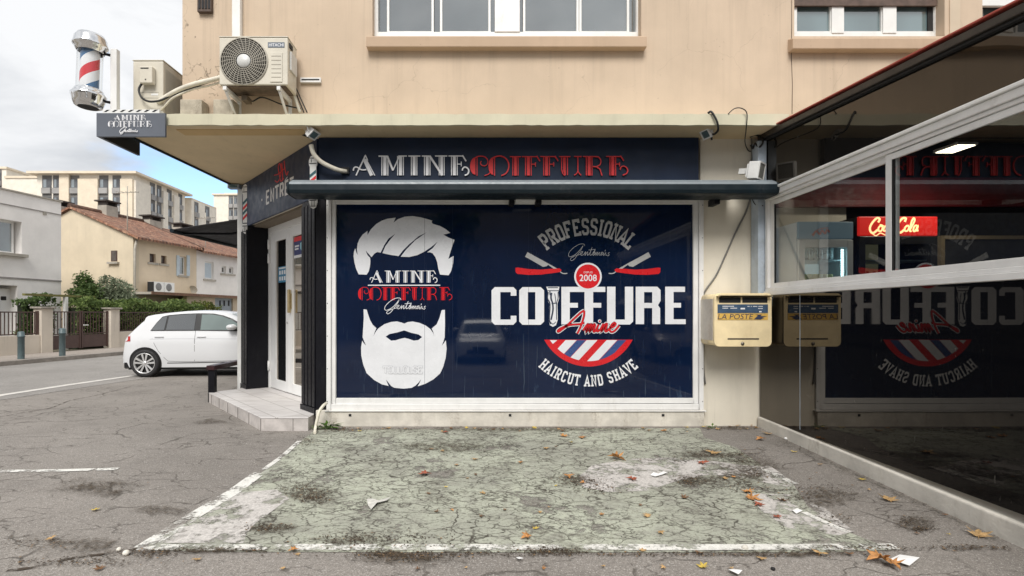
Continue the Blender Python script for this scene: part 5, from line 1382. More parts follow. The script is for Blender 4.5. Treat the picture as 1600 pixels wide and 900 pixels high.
# ------------------------------------------------------------------ white hatchback
def carpaint():
    k = NT('white_car_paint'); k.b.inputs['Base Color'].default_value = (.66, .67, .69, 1); k.b.inputs['Roughness'].default_value = .28
    k.b.inputs['Coat Weight'].default_value = .7; k.b.inputs['Coat Roughness'].default_value = .03; return k.m
m_tyre = mat('tyre_rubber', (.016, .016, .017), .75, .15)
m_rim = mat('bright_alloy', (.68, .68, .68), .25, .03, metal=.6)
m_trim = mat('black_trim', (.008, .008, .009), .35, .05)
m_carglass = pane_mat('tinted_car_glass', (.035, .04, .042), .16)
m_carglass2 = pane_mat('green_car_glass', (.13, .18, .165), .14)
SC = 76.4
def cc(cx, cy): return ((cx/6.43 + 180 - 190)/SC, (590 - (470 + cy/6.43))/SC)
topl = [cc(*p) for p in [(66, 590), (68, 540), (88, 450), (100, 370), (122, 330), (155, 298), (268, 178), (272, 155), (330, 142), (480, 122), (620, 108), (760, 101), (900, 103), (1010, 112), (1080, 128)]]
x_ = topl[-1]
topl += [(2.25, 1.225), (2.41, 1.115), (2.62, .965), (2.76, .875), (3.0, .825), (3.22, .765), (3.42, .67), (3.54, .54), (3.60, .36), (3.61, .2)]
topl = [(a, b) for a, b in topl]
def top(x):
    p = topl
    if x <= p[0][0]: return p[0][1]
    for i in range(len(p)-1):
        if p[i][0] <= x <= p[i+1][0]:
            d = p[i+1][0]-p[i][0]
            return p[i][1] + (p[i+1][1]-p[i][1])*((x-p[i][0])/d if d > 1e-6 else 1)
    return p[-1][1]
CW = .80; ZBELT = .74
def bot(x): return .20 if .15 < x < 3.45 else .20+.10*min(1, abs(x-(.15 if x < 1 else 3.45))/.15)
def hw(x, z):
    e_ = min(1, max(0, (x+.02)/.40)); f_ = min(1, max(0, (3.62-x)/.7))
    W = CW*(.80+.20*math.sqrt(max(0, 1-(1-e_)**2)))*(.66+.34*math.sqrt(max(0, 1-(1-f_)**2)))
    if z < .45: s = .955+.045*max(0, (z-.2)/.25)
    elif z < ZBELT: s = 1.0 - .012*((z-.45)/(ZBELT-.45))
    else: s = .988 - .24*((z-ZBELT)/.6)
    t = top(x); d = t - z
    if d < .07: s *= 1 - .16*(1-max(0, d)/.07)**2
    return W*s
def make_car(name, label, loc, rz, group=None):
    body_m = carpaint()
    o = empty(name, (0, 0, 0), label, 'car', group)
    xs = sorted(set([round(p[0], 4) for p in topl] + [i*.03 for i in range(1, 120)])); xs = [x for x in xs if -.01 <= x <= 3.60]
    rows = 13; vs = []; fs = []
    for x in xs:
        b_, t_ = bot(x), top(x)
        if t_ < b_+.05: b_ = t_-.05
        r_ = []
        zs = [b_ + (t_-b_)*(1-(1-i/(rows-1))**1.3) for i in range(rows)]
        for z in zs: r_.append((x, -hw(x, z), z))
        w2_ = hw(x, t_)
        for q in (-.6, -.2, .2, .6): r_.append((x, w2_*q, t_+.018*(1-q*q)))
        for z in reversed(zs): r_.append((x, hw(x, z), z))
        vs += r_
    n = 2*rows+4
    for i in range(len(xs)-1):
        for k in range(n): fs.append((i*n+k, i*n+(k+1) % n, (i+1)*n+(k+1) % n, (i+1)*n+k))
    fs += [tuple(range(n))[::-1], tuple(range((len(xs)-1)*n, len(xs)*n))]
    bd = MB().add(vs, fs, True).build('body', body_m, o)
    md = bd.modifiers.new('split', 'EDGE_SPLIT'); md.split_angle = R(42)
    def patch(pts, off, sgn, n_=None):
        "polygon on the flank, cut up so that it follows the skin"
        loops = [Vector((x, z, 0)) for x, z in pts]
        tris = tessellate_polygon([loops]); bm = bmesh.new()
        bv = [bm.verts.new((x, 0, z)) for x, z in pts]
        for t in tris:
            try: bm.faces.new([bv[i] for i in t])
            except ValueError: pass
        for _ in range(3): bmesh.ops.subdivide_edges(bm, edges=[e_ for e_ in bm.edges if e_.calc_length() > .08], cuts=1, use_grid_fill=True)
        bmesh.ops.triangulate(bm, faces=bm.faces)
        V = [(v.co.x, sgn*(hw(v.co.x, v.co.z)+off), v.co.z) for v in bm.verts]; bm.verts.index_update()
        Fc = [[v.index for v in f.verts] for f in bm.faces]; bm.free()
        return V, Fc
    for sgn in (-1, 1):
        T = [cc(*p) for p in [(343, 305), (392, 222), (440, 160), (500, 145), (640, 132), (790, 126), (940, 129), (1040, 147), (1140, 184), (1208, 224), (1236, 258), (1240, 316), (1180, 310), (800, 304)]]
        V, Fc = patch(T, .007, sgn); side = MB().add(V, Fc).build('window_surround', m_trim, o)
        for pts, mt in (([(356, 297), (396, 228), (444, 170), (489, 157), (478, 296)], m_carglass), ([(497, 295), (506, 155), (640, 141), (772, 136), (772, 296)], m_carglass), ([(834, 297), (829, 138), (930, 139), (1030, 157), (1130, 194), (1196, 234), (1196, 297)], m_carglass2)):
            V, Fc = patch([cc(*p) for p in pts], .013, sgn); MB().add(V, Fc, True).build('side_window', mt, side)
        # door gaps, and a darker line painting the shading of the waist crease
        def line(pts, w_, name_, mt):
            L, Q = miter([cc(*p) for p in pts], w_, False); m = MB()
            k_ = len(L); m.add([(v.x, sgn*(hw(v.x, v.y)+.0025), v.y) for v in L+Q], [(i, i+1, k_+i+1, k_+i) for i in range(k_-1)]); return m.build(name_, mt, o)
        gap = mat('door_gap_grey', (.10, .10, .105), .6, 0)
        line([(786, 304), (788, 400), (790, 500), (788, 612)], .008, 'door_gap', gap)
        line([(372, 380), (400, 440), (440, 510), (500, 580), (530, 610), (660, 616), (790, 616), (1000, 612), (1230, 608)], .007, 'door_gap', gap)
        line([(1300, 304), (1310, 400), (1310, 500), (1300, 606)], .008, 'door_gap', gap)
        line([(350, 388), (600, 384), (900, 384), (1236, 388)], .010, 'crease_shade_line', mat('crease_shade', (.50, .51, .53), .35, 0, coat=.6))
        line([(520, 630), (800, 628), (1236, 620)], .016, 'sill_trim', m_trim)
        for hx in (395, 808):
            a_, z_a = cc(hx, 364); b__, _ = cc(hx+88, 360)
            y = sgn*(hw(a_, z_a)+.012)
            MB().box(a_, b__, min(y, y+sgn*.016), max(y, y+sgn*.016), z_a-.014, z_a+.014).build('door_handle', body_m, o, bevel=.007)
        # wheel arches and wheels
        for wx in (.495, 2.76):
            rw = .288; ra = .325
            y = sgn*(hw(wx, .45)+.002)
            n_ = 28; ang = [R(-25 + 230*i/n_) for i in range(n_+1)]
            pts = [(wx+ra*math.cos(t), max(.185, rw+ra*math.sin(t)*1.02)) for t in ang]
            V, Fc = patch(pts, .0035, sgn); MB().add(V, Fc).build('wheel_arch', m_trim, o)
            MW = Matrix.Translation((wx, sgn*(CW*.985-.172), rw)) @ Matrix.Rotation(R(90 if sgn < 0 else -90), 4, 'X')
            wh = MB().lathe([(.18, .0), (rw-.03, 0), (rw, .03), (rw, .16), (rw-.012, .185), (rw-.035, .199), (.212, .199), (.208, .188)], MW, 40).build('wheel', m_tyre, o)
            MB().lathe([(0, .150), (.205, .150)], MW, 32).build('brake_shadow', m_trim, wh)
            m = MB(); m.lathe([(.207, .197), (.212, .203), (.200, .203), (.190, .188), (.19, .15)], MW, 40)
            for i in range(5):
                for d_ in (-.19, .19):
                    t0 = 2*math.pi*i/5 + math.pi/2; t1 = t0 + d_*1.25
                    ca, sa_ = math.cos(t0), math.sin(t0)
                    p1 = Vector((.035*math.cos(t0+d_*1.8), .035*math.sin(t0+d_*1.8), .185)); p2 = Vector((.196*math.cos(t1), .196*math.sin(t1), .200))
                    dr = (p2-p1).normalized(); sd_ = Vector((-dr.y, dr.x, 0))*.016; up = Vector((0, 0, .018))
                    q = [p1-sd_*.8, p1+sd_*.8, p2+sd_*1.25, p2-sd_*1.25]
                    m.add([MW @ v for v in q] + [MW @ (v-up) for v in q], [(0,1,2,3), (7,6,5,4), (0,4,5,1), (1,5,6,2), (2,6,7,3), (3,7,4,0)])
            m.lathe([(0, .197), (.03, .195), (.045, .185), (.045, .16)], MW, 20)
            m.build('rim', m_rim, wh)
        # lamps, mirror
        V, Fc = patch([cc(*p) for p in [(99, 362), (120, 342), (146, 338), (154, 360), (162, 408), (104, 412), (96, 392)]], .006, sgn)
        MB().add(V, Fc, True).build('tail_lamp', mat('red_lamp_glass', (.42, .03, .03), .12, .2, 30, coat=.5), o)
        V, Fc = patch([(3.18, .66), (3.50, .52), (3.52, .45), (3.30, .47), (3.12, .56)], .006, sgn)
        MB().add(V, Fc, True).build('headlamp', mat('lamp_glass', (.55, .56, .58), .08, .1, 30, coat=.6), o)
        mx_, mz = cc(1160, 268); y0_ = sgn*(hw(mx_, mz))
        MM = Matrix.Translation((mx_, y0_+sgn*.13, mz)) @ Matrix.Diagonal((.105, .10, .062, 1))
        m = MB(); m.lathe([(math.sin(math.pi*i/10), -math.cos(math.pi*i/10)) for i in range(11)], MM, 20); mm = m.build('door_mirror', body_m, o)
        m = MB(); m.box(mx_+.02, mx_+.10, min(y0_, y0_+sgn*.1), max(y0_, y0_+sgn*.1), mz-.075, mz-.045); m.build('mirror_foot', m_trim, mm, bevel=.008)
    # screens, lower trim, floor
    def band(xa, xb, fw, dz, name_, mt):
        V = []; n_ = 8
        for i in range(n_+1):
            x = xa+(xb-xa)*i/n_
            for q in (-1, -.5, 0, .5, 1): V.append((x, hw(x, top(x))*fw*q, top(x)+.018*(1-q*q)+dz))
        MB().add(V, [(i*5+k, i*5+k+1, (i+1)*5+k+1, (i+1)*5+k) for i in range(n_) for k in range(4)], True).build(name_, mt, o)
    band(2.10, 2.70, .90, .008, 'windscreen', m_carglass2); band(.12, .30, .88, .008, 'rear_window', m_carglass)
    MB().box(.12, 3.45, -.70, .70, .15, .24).build('underbody', m_trim, o)
    MB().xprism([(-.74, .20), (-.70, .17), (.70, .17), (.74, .20), (.74, .30), (-.74, .30)], .06, .16).build('rear_valance', m_trim, o)
    sx = [cc(*p) for p in [(490, 628), (1230, 622)]]
    MB().box(3.595, 3.61, -.42, .42, .30, .44).build('grille', m_trim, o); MB().box(3.598, 3.614, -.24, .24, .44, .53).build('front_grille_bar', m_trim, o)
    o.location = loc; o.rotation_euler = (0, 0, rz)
    return o
car = make_car('parked_car', 'white five door hatchback parked beyond the entrance step', (0, 0, 0), 0)
wp = P(226, 590, 10.74)
ang = R(4)
off = Matrix.Rotation(ang, 3, 'Z') @ Vector((.495, -CW, 0))
car.location = (wp.x-off.x, wp.y-off.y, .004)
car.rotation_euler = (0, 0, ang)

# ------------------------------------------------------------------ far side of the street
m_h1 = facade('white_house_render', (.88, .85, .82), .15); m_h2 = facade('yellow_house_render', (.66, .57, .43), .25); m_h2b = facade('sand_house_render', (.72, .60, .45), .25); m_h3 = facade('white_terrace_render', (.82, .79, .76), .2)
m_wallg = facade('garden_wall_render', (.62, .56, .48), .7); m_brownp = mat('brown_gate_paint', (.075, .042, .035), .5, .1); m_tilecap = mat('pillar_cap', (.32, .29, .25), .9, .3, 8)
m_hglass = pane_mat('house_glass', (.12, .16, .17), .18); m_shut = mat('pale_blue_shutter', (.52, .60, .66), .6, .06); m_roof = brickroof('canal_tiles'); m_conc2 = mat('grey_slab', (.40, .37, .32), .85, .15, 3)
PZ = .118
# bollards
for i, (a_, b__, h_) in enumerate(((-.99, .31, .72), (.05, .21, .78))):
    base = ST(a_, b__, PZ)
    bo = MB().lathe([(.075, 0), (.075, h_*.80), (.088, h_*.81), (.088, h_*.84), (.075, h_*.85), (.075, h_*.97), (.055, h_), (0, h_+.006)], Matrix.Translation(base), 20).build('bollard', mat('grey_green_bollard', (.085, .125, .135), .5, .12, 9, dirt=.3))
    tag(bo, ['grey green bollard on the kerb in front of the planted garden wall', 'grey green bollard on the kerb in front of the brown gate'][i], 'bollard', 'bollards on the far kerb')
FB = 1.86
def railing(m, a0, a1, z0, z1, step=.105, r=.010):
    m.fbox(ST, a0, a1, FB+.06, FB+.10, z1-.035, z1); m.fbox(ST, a0, a1, FB+.06, FB+.10, z0+.02, z0+.05)
    n_ = int((a1-a0)/step)
    for i in range(1, n_):
        a_ = a0+(a1-a0)*i/n_; m.fbox(ST, a_-r, a_+r, FB+.07, FB+.09, z0+.05, z1-.035)
def garden_wall(a0, a1, label):
    o = empty('garden_wall', ST((a0+a1)/2, FB+.08, PZ), label, 'wall')
    MB().fbox(ST, a0, a1, FB, FB+.18, .05, .67).build('low_wall', m_wallg, o, bevel=.01)
    m = MB(); railing(m, a0, a1, .67, 1.37); m.fbox(ST, a1-.06, a1, FB+.05, FB+.11, .65, 1.39); m.build('railing', m_brownp, o)
    return o
garden_wall(-9, .80, 'low rendered garden wall with brown railings left of the gate')
garden_wall(3.60, 14, 'low rendered garden wall with brown railings behind the white car')
for a0, a1, lb in ((.81, 1.17, 'stone capped gate pillar left of the brown gate'), (3.22, 3.58, 'stone capped gate pillar right of the brown gate')):
    o = empty('gate_pillar', ST((a0+a1)/2, FB+.1, PZ), lb, 'pillar', 'gate pillars')
    MB().fbox(ST, a0, a1, FB-.03, FB+.27, .05, 1.46).build('shaft', m_wallg, o, bevel=.008)
    MB().fbox(ST, a0-.06, a1+.06, FB-.09, FB+.33, 1.462, 1.52).build('cap', m_tilecap, o, bevel=.012)
gt = empty('garden_gate', ST(2.2, FB+.1, PZ), 'brown metal double gate between two pale pillars', 'gate')
for a0, a1 in ((1.19, 2.18), (2.21, 3.20)):
    m = MB(); railing(m, a0, a1, .62, 1.38); m.fbox(ST, a0, a0+.05, FB+.055, FB+.105, .18, 1.40); m.fbox(ST, a1-.05, a1, FB+.055, FB+.105, .18, 1.40); m.fbox(ST, a0+.051, a1-.051, FB+.07, FB+.09, .2, .62)
    lf = m.build('gate_leaf', m_brownp, gt)
MB().fbox(ST, 2.24, 2.40, FB+.0, FB+.04, .92, .95).build('gate_handle', m_alu, gt)

# foliage
lm_dark = leafmat('dark_leaf', (.045, .08, .025), (.15, .22, .07)); lm_grey = leafmat('olive_leaf', (.13, .16, .10), (.27, .31, .21)); lm_hedge = leafmat('hedge_leaf', (.07, .12, .035), (.22, .29, .09)); lm_yel = leafmat('yellow_green_leaf', (.07, .10, .02), (.17, .19, .04))
m_twig = mat('twig', (.07, .05, .035), .9, .2)
def leaves(m, c, rad, n, size, rng, shell=.5, zmin=None, lumps=7):
    cs_ = []
    for _ in range(lumps):
        v_ = Vector((rng.gauss(0, 1), rng.gauss(0, 1), rng.gauss(0, 1))).normalized() * rng.uniform(.1, .62)
        cs_.append((v_, rng.uniform(.30, .46)))
    cnt = 0
    while cnt < n:
        lc, lr = rng.choice(cs_)
        d = Vector((rng.gauss(0, 1), rng.gauss(0, 1), rng.gauss(0, 1))).normalized() * lr * (shell + (1-shell)*rng.random()**.5) * rng.uniform(.82, 1.12)
        q = lc + d
        p = Vector(c) + Vector((q.x*rad[0], q.y*rad[1], q.z*rad[2]))
        if zmin is not None and p.z < zmin: continue
        a_ = Vector((rng.gauss(0, 1), rng.gauss(0, 1), rng.gauss(0, .6))).normalized(); b__ = a_.cross(Vector((rng.gauss(0, 1), rng.gauss(0, 1), rng.gauss(0, 1)))).normalized()
        s_ = size*rng.uniform(.6, 1.3)
        m.add([p-a_*s_*.5, p+b__*s_*.28, p+a_*s_*.5, p-b__*s_*.28], [(0, 1, 2, 3)]); cnt += 1
def shrub(name, label, cat, c, rad, n, size, mt, seed, lumps=8, zmin=.12, group=None):
    rng = random.Random(seed)
    o = empty(name, (c[0], c[1], PZ), label, cat, group)
    m = MB(); leaves(m, c, rad, n, size, rng, .45, zmin, lumps); cr_ = m.build('foliage', mt, o, solid=0)
    m = MB()
    for i in range(6):
        t = rng.uniform(0, 6.28); m.tube([(c[0]+.04*math.cos(t), c[1]+.04*math.sin(t), .1), (c[0]+rad[0]*.25*math.cos(t), c[1]+rad[1]*.25*math.sin(t), c[2]-rad[2]*.2), (c[0]+rad[0]*.6*math.cos(t), c[1]+rad[1]*.6*math.sin(t), c[2]+rad[2]*.4)], [.03, .02, .006], 6)
    m.build('stems', m_twig, o)
    return o
p = P(133, 463, 19.6); shrub('shrub', 'dark green glossy shrub rising over the gate', 'shrub', (p.x, p.y, p.z), (.85, .8, .95), 5200, .11, lm_dark, 1, 16)
p = P(180, 463, 20.2); shrub('olive_tree', 'grey green olive bush in front of the yellow house', 'bush', (p.x, p.y, p.z), (1.0, .9, 1.0), 8500, .09, lm_grey, 2, 20)
p = P(26, 510, 16.6); shrub('shrub', 'low round shrub behind the railings in front of the white house', 'shrub', (p.x, p.y+.6, .78), (.85, .5, .42), 1500, .10, lm_hedge, 3, 8)
def hedge(name, label, a0, a1, b0, b1, z0, z1, n, seed, mt, size=.10):
    rng = random.Random(seed); m = MB()
    for _ in range(n):
        a_ = rng.uniform(a0, a1); f = rng.random()
        bump_ = .10*math.sin(a_*3.1+seed)+.07*math.sin(a_*7.3)
        if f < .5: b_ = b0 + abs(rng.gauss(0, .07)); z = rng.uniform(z0, z1+bump_)
        elif f < .85: b_ = rng.uniform(b0, b1); z = z1+bump_-abs(rng.gauss(0, .09))+rng.choice((0, 0, 0, .06))
        else: b_ = rng.uniform(b0, b1); z = rng.uniform(z0, z1)
        p_ = ST(a_, b_, z); u_ = Vector((rng.gauss(0, 1), rng.gauss(0, 1), rng.gauss(0, 1))).normalized(); v_ = u_.cross(Vector((rng.gauss(0, 1), rng.gauss(0, 1), rng.gauss(0, 1)))).normalized(); s_ = size*rng.uniform(.6, 1.3)
        m.add([p_-u_*s_*.5, p_+v_*s_*.3, p_+u_*s_*.5, p_-v_*s_*.3], [(0, 1, 2, 3)])
    o = empty(name, ST((a0+a1)/2, (b0+b1)/2, PZ), label, 'hedge')
    m.build('foliage', mt, o)
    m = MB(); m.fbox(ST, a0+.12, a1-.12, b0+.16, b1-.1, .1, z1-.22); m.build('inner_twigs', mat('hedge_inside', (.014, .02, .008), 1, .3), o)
    return o
hedge('clipped_hedge', 'long clipped green hedge behind the railings and the white car', 2.3, 8.3, 2.15, 3.0, .3, 1.74, 8500, 5, lm_hedge)
hedge('clipped_hedge', 'narrow yellowish clipped hedge end near the garages', 8.35, 9.6, 2.2, 3.1, .3, 1.68, 1500, 6, lm_yel)
hedge('clipped_hedge', 'low dark hedge behind the left leaf of the gate', 1.15, 2.2, 2.9, 3.4, .15, 1.78, 1800, 8, lm_dark)
o = empty('garden_pergola', ST(2.1, 2.6, PZ), 'thin white post with a leafy beam just behind the gate', 'pergola')
MB().fbox(ST, 2.2, 2.3, 2.55, 2.65, .1, 1.86).build('post', m_pvc, o); MB().fbox(ST, .9, 3.3, 2.55, 2.65, 1.862, 1.93).build('beam', mat('mossy_beam', (.16, .15, .05), .9, .3, 9), o)

def hwindow(parent, a0, a1, z0, z1, b_, F, frame_m, glass_m, sill=True, rev=.14, name='window'):
    "opening in a wall whose face is at depth b_ in frame F"
    m = MB(); t = .07
    m.fbox(F, a0, a0+t, b_-.01, b_+.05, z0, z1); m.fbox(F, a1-t, a1, b_-.01, b_+.05, z0, z1); m.fbox(F, a0+t, a1-t, b_-.01, b_+.05, z0, z0+t); m.fbox(F, a0+t, a1-t, b_-.01, b_+.05, z1-t, z1)
    if a1-a0 > .9: m.fbox(F, (a0+a1)/2-.035, (a0+a1)/2+.035, b_-.01, b_+.05, z0+t, z1-t)
    w_ = m.build(name, frame_m, parent)
    MB().fbox(F, a0+t, a1-t, b_+.0, b_+.02, z0+t, z1-t).build('pane', glass_m, w_)
    if sill: MB().fbox(F, a0-.12, a1+.12, b_-.16, b_-.012, z0-.10, z0-.01).build('sill', m_conc2, w_)
    return w_
def wall_holes(m, F, a0, a1, z0, z1, b0, b1, holes):
    "wall with rectangular openings, cut into boxes"
    xs_ = sorted(set([a0, a1] + [h[0] for h in holes] + [h[1] for h in holes])); zs_ = sorted(set([z0, z1] + [h[2] for h in holes] + [h[3] for h in holes]))
    for i in range(len(xs_)-1):
        run = None
        for j in range(len(zs_)-1):
            ca, cz = (xs_[i]+xs_[i+1])/2, (zs_[j]+zs_[j+1])/2
            solid = not any(h[0] < ca < h[1] and h[2] < cz < h[3] for h in holes)
            if solid:
                if run is None: run = zs_[j]
            if (not solid or j == len(zs_)-2) and run is not None:
                m.fbox(F, xs_[i], xs_[i+1], b0, b1, run, zs_[j+1] if solid else zs_[j]); run = None
HB = 4.5
def aat(px, b_=HB):
    "distance along the street at which this ray meets the plane b"
    r_ = (px-746)/820; o_ = K0 - Ws*b_
    return (r_*o_.y - o_.x)/(Vs.x - r_*Vs.y)
def zat(px, py, b_=HB):
    p_ = ST(aat(px, b_), b_, 0); return CAMH+(490-py)/820*p_.y
# left white house
wh_ = empty('white_house', ST(-4, 7, PZ), 'flat roofed off white house at the left edge of the street', 'house')
aE = aat(95.5); ztop = zat(95, 316)
hw1 = (-9, aat(34), zat(20, 396), zat(34, 347)); hd1 = (-9, aat(27), .1, zat(18, 446))
m = MB(); wall_holes(m, ST, -12, aE, .1, ztop, HB, HB+.4, [hw1, hd1]); m.fbox(ST, -12, aE, 11, 11.3, .1, ztop); m.fbox(ST, aE-.3, aE, HB+.4, 11, .1, ztop); m.fbox(ST, -12, aE-.3, HB+.4, 11, ztop-.5, ztop-.3)
m.build('wall', m_h1, wh_)
MB().fbox(ST, -12, aE+.03, HB-.05, HB+.42, ztop+.002, ztop+.05).build('parapet_cap', m_conc2, wh_)
for z_, t in ((ztop-.48, .03), (zat(50, 437.5), .05)): MB().fbox(ST, -12, aE+.004, HB-.025, HB-.002, z_, z_+t).build('groove_shade_strip', mat('shadow_groove', (.30, .28, .27), .9, .1), wh_)  # dark strips stand in for the shade of wall grooves
hwindow(wh_, -1.5, aat(21, HB+.25), hw1[2], hw1[3], HB+.25, ST, m_pvc, m_hglass, False)
MB().fbox(ST, -3, hw1[1]+.12, HB-.14, HB+.24, hw1[2]-.10, hw1[2]-.002).build('sill', m_conc2, wh_)
gd = MB().fbox(ST, -6, aat(17, HB+.3), HB+.3, HB+.34, .1, hd1[3]-.1).build('garage_door', m_pvc2, wh_)
MB().fbox(ST, aat(2, HB+.28), aat(10, HB+.28), HB+.285, HB+.299, zat(5, 469, HB+.28), zat(5, 463, HB+.28)).build('door_vent', m_dark, gd)
MB().fbox(ST, aat(67), aat(72), HB-.03, HB-.001, zat(70, 336), zat(70, 331)).build('wall_vent', m_conc2, wh_)

# row of tiled houses
def tiled_roof(m, F, a0, a1, b0, bm, b1, ze, zr_, th=.10):
    vs_ = [F(a0, b0, ze), F(a1, b0, ze), F(a1, bm, zr_), F(a0, bm, zr_), F(a0, b1, ze), F(a1, b1, ze)]
    lo = [v - Vector((0, 0, th)) for v in vs_]
    m.add(vs_ + lo, [(0,1,2,3), (3,2,5,4), (6,9,8,7), (9,10,11,8), (0,6,7,1), (4,5,11,10), (0,3,9,6), (3,4,10,9), (1,7,8,2), (2,8,11,5)])
def roof_uv(o, F0_, sl):
    me = o.data; uv = me.uv_layers.new(name='UVMap'); lo = wloc(o)
    for pl_ in me.polygons:
        for li in pl_.loop_indices:
            v = me.vertices[me.loops[li].vertex_index].co + lo - K0
            uv.data[li].uv = (v.dot(Vs)*1.0, -v.dot(Ws)*1.0)
HM = HB+3.1; H1 = HB+6.2
a1_, a2_, a3_ = aat(208), aat(307), 17.5
ze = zat(208, 371); zrg = ze+1.30
hy = empty('tiled_house', ST((a1_+a2_)/2, HM, PZ), 'end terrace house with a yellow gable and sand coloured front under canal tiles', 'house')
m = MB(); tri = [ST(a1_, HB, 0), ST(a1_, H1, 0)]
g0 = [ST(a1_, HB, .1), ST(a1_, H1, .1), ST(a1_, H1, ze), ST(a1_, HM, zrg), ST(a1_, HB, ze)]; g1 = [v + Vs*.3 for v in g0]
m.add(g0+g1, [(0,1,2,3,4), (9,8,7,6,5), (0,5,6,1), (1,6,7,2), (2,7,8,3), (3,8,9,4), (4,9,5,0)]); m.build('gable_wall', m_h2, hy)
def ap(x0, x1, y0, y1, b_=HB): return (aat(x0, b_), aat(x1, b_), zat((x0+x1)/2, y1, b_), zat((x0+x1)/2, y0, b_))
hs = [ap(234, 243.5, 396.5, 410), ap(252, 260.5, 399.5, 412), ap(280.5, 291, 400.5, 430)]
m = MB(); wall_holes(m, ST, a1_+.3, a2_, .1, ze, HB+.004, HB+.3, hs); m.build('front_wall', m_h2b, hy)
m_dpane = mat('dim_window', (.10, .085, .075), .4, .2)
for i, h_ in enumerate(hs): hwindow(hy, h_[0], h_[1], h_[2], h_[3], HB+.12, ST, m_pvc if i == 2 else m_brownp, m_hglass if i == 2 else m_dpane, True)
for x0_, x1_ in ((275.5, 280), (291.5, 296)):
    h_ = ap(x0_, x1_, 399, 431); MB().fbox(ST, h_[0], h_[1], HB-.03, HB+.0, h_[2], h_[3]).build('shutter', m_shut, hy)
# little window and downpipe of the gable side
GF = lambda a, b, z: ST(a1_, HB, 0) + (-Ws)*a + Vs*b + Vector((0, 0, z))
def gat(px):
    r_ = (px-746)/820; o_ = ST(a1_, HB, 0); return (r_*o_.y - o_.x)/(-Ws.x + r_*Ws.y)
ga, gb = gat(183.5), gat(173.5)
zz = lambda py: CAMH+(490-py)/820*22.4
m = MB(); m.fbox(GF, ga, gb, -.004, .05, zz(408), zz(391)); w_ = m.build('window', m_brownp, hy); m = MB(); m.fbox(GF, ga+.06, gb-.05, -.012, -.005, zz(407), zz(392)); m.build('pane', m_dpane, w_); m = MB(); m.fbox(GF, ga-.10, gb+.1, -.12, -.003, zz(412), zz(409)); m.build('sill', m_conc2, w_)
m = MB(); m.tube([ST(a1_+.1, HB-.08, ze-.1), ST(a1_+.05, HB-.06, ze-.35), ST(a1_+.02, HB-.06, ze-.5), ST(a1_+.02, HB-.06, .2)], .05, 8); m.build('downpipe', mat('zinc_pipe', (.45, .42, .36), .5, .1), hy)
m = MB(); tiled_roof(m, ST, a1_-.12, a2_+.0, HB-.35, HM, H1+.35, ze+.0, zrg+.14); rf = m.build('roof', m_roof, hy); roof_uv(rf, None, 0)
m = MB(); m.tube([ST(a1_-.12, HM, zrg+.15), ST(a2_, HM, zrg+.15)], .11, 8); m.build('ridge', m_roof, rf)
def chimney(parent, a_, b_, z_, w__, h_, cap=True):
    m = MB(); m.fbox(ST, a_-w__/2, a_+w__/2, b_-.25, b_+.25, z_-.7, z_+h_); c_ = m.build('chimney', m_conc2, parent)
    m = MB(); m.fbox(ST, a_-w__/2-.10, a_+w__/2+.10, b_-.33, b_+.33, z_+h_+.18, z_+h_+.24)
    for s_ in (-1, 1): m.fbox(ST, a_+s_*w__*.4-.05, a_+s_*w__*.4+.05, b_-.22, b_+.22, z_+h_+.001, z_+h_+.178)
    m.build('chimney_cap', mat('dark_cap', (.06, .05, .045), .8, .2), c_)
    return c_
chimney(hy, a1_+.3, HM+.9, zrg, .5, .20); chimney(hy, a1_+1.7, HM-.1, zrg+.05, .62, .42)
ht = empty('tiled_house', ST((a2_+a3_)/2, HM, PZ), 'white terraced house with small windows under canal tiles', 'house')
hs = [ap(320, 334, 409, 436), ap(346.5, 353, 416, 427), ap(358, 364.5, 417.5, 428)]
m = MB(); wall_holes(m, ST, a2_+.004, a3_, .1, ze-.1, HB, HB+.3, hs); m.fbox(ST, a3_-.3, a3_, HB+.3, H1, .1, ze); m.fbox(ST, a2_+.01, a3_, H1-.3, H1, .1, ze-.1); m.build('wall', m_h3, ht)
for i, h_ in enumerate(hs): hwindow(ht, h_[0], h_[1], h_[2], h_[3], HB+.10, ST, m_pvc, m_shut if i == 0 else m_dpane, True)
m = MB(); tiled_roof(m, ST, a2_+.03, a3_+.2, HB-.35, HM, H1+.35, ze-.12, zrg+.02); rf = m.build('roof', m_roof, ht); roof_uv(rf, None, 0)
m = MB(); m.tube([ST(a2_+.03, HB-.35, ze-.05), ST(a2_+.03, HM, zrg+.08)], .09, 8); m.build('verge_tiles', m_roof, rf)
chimney(ht, a2_+.0+.5, HM-.1, zrg-.1, .8, .35); chimney(ht, a2_+2.6, HM-.1, zrg-.1, .8, .30)
# garages built on in front
gr_ = empty('garage_row', ST(11, HB-.8, PZ), 'row of low garages with a white roller door and blue grey double doors', 'garage')
ag0 = aat(226, 3.4)
GBZ = 3.5
zg = zat(300, 459.5, GBZ)
m = MB(); ho = [(aat(299, GBZ), aat(325, GBZ), .1, zat(312, 475, GBZ)), (aat(336, GBZ), aat(364, GBZ), .1, zat(350, 466, GBZ))]
wall_holes(m, ST, aat(292, GBZ), 17, .1, zg-.1, GBZ, GBZ+.2, ho); m.build('wall', m_h2b, gr_)
MB().fbox(ST, aat(228, GBZ), 17, GBZ-.25, HB-.005, zg-.10, zg).build('flat_roof', m_conc2, gr_)
MB().fbox(ST, aat(228, GBZ), 17, GBZ-.27, GBZ-.252, zg-.11, zg+.01).build('roof_edge', mat('rusty_edge', (.20, .11, .07), .8, .3, 9), gr_)
MB().fbox(ST, ho[0][0], ho[0][1], GBZ+.12, GBZ+.16, .1, ho[0][3]).build('roller_door', m_pvc2, gr_)
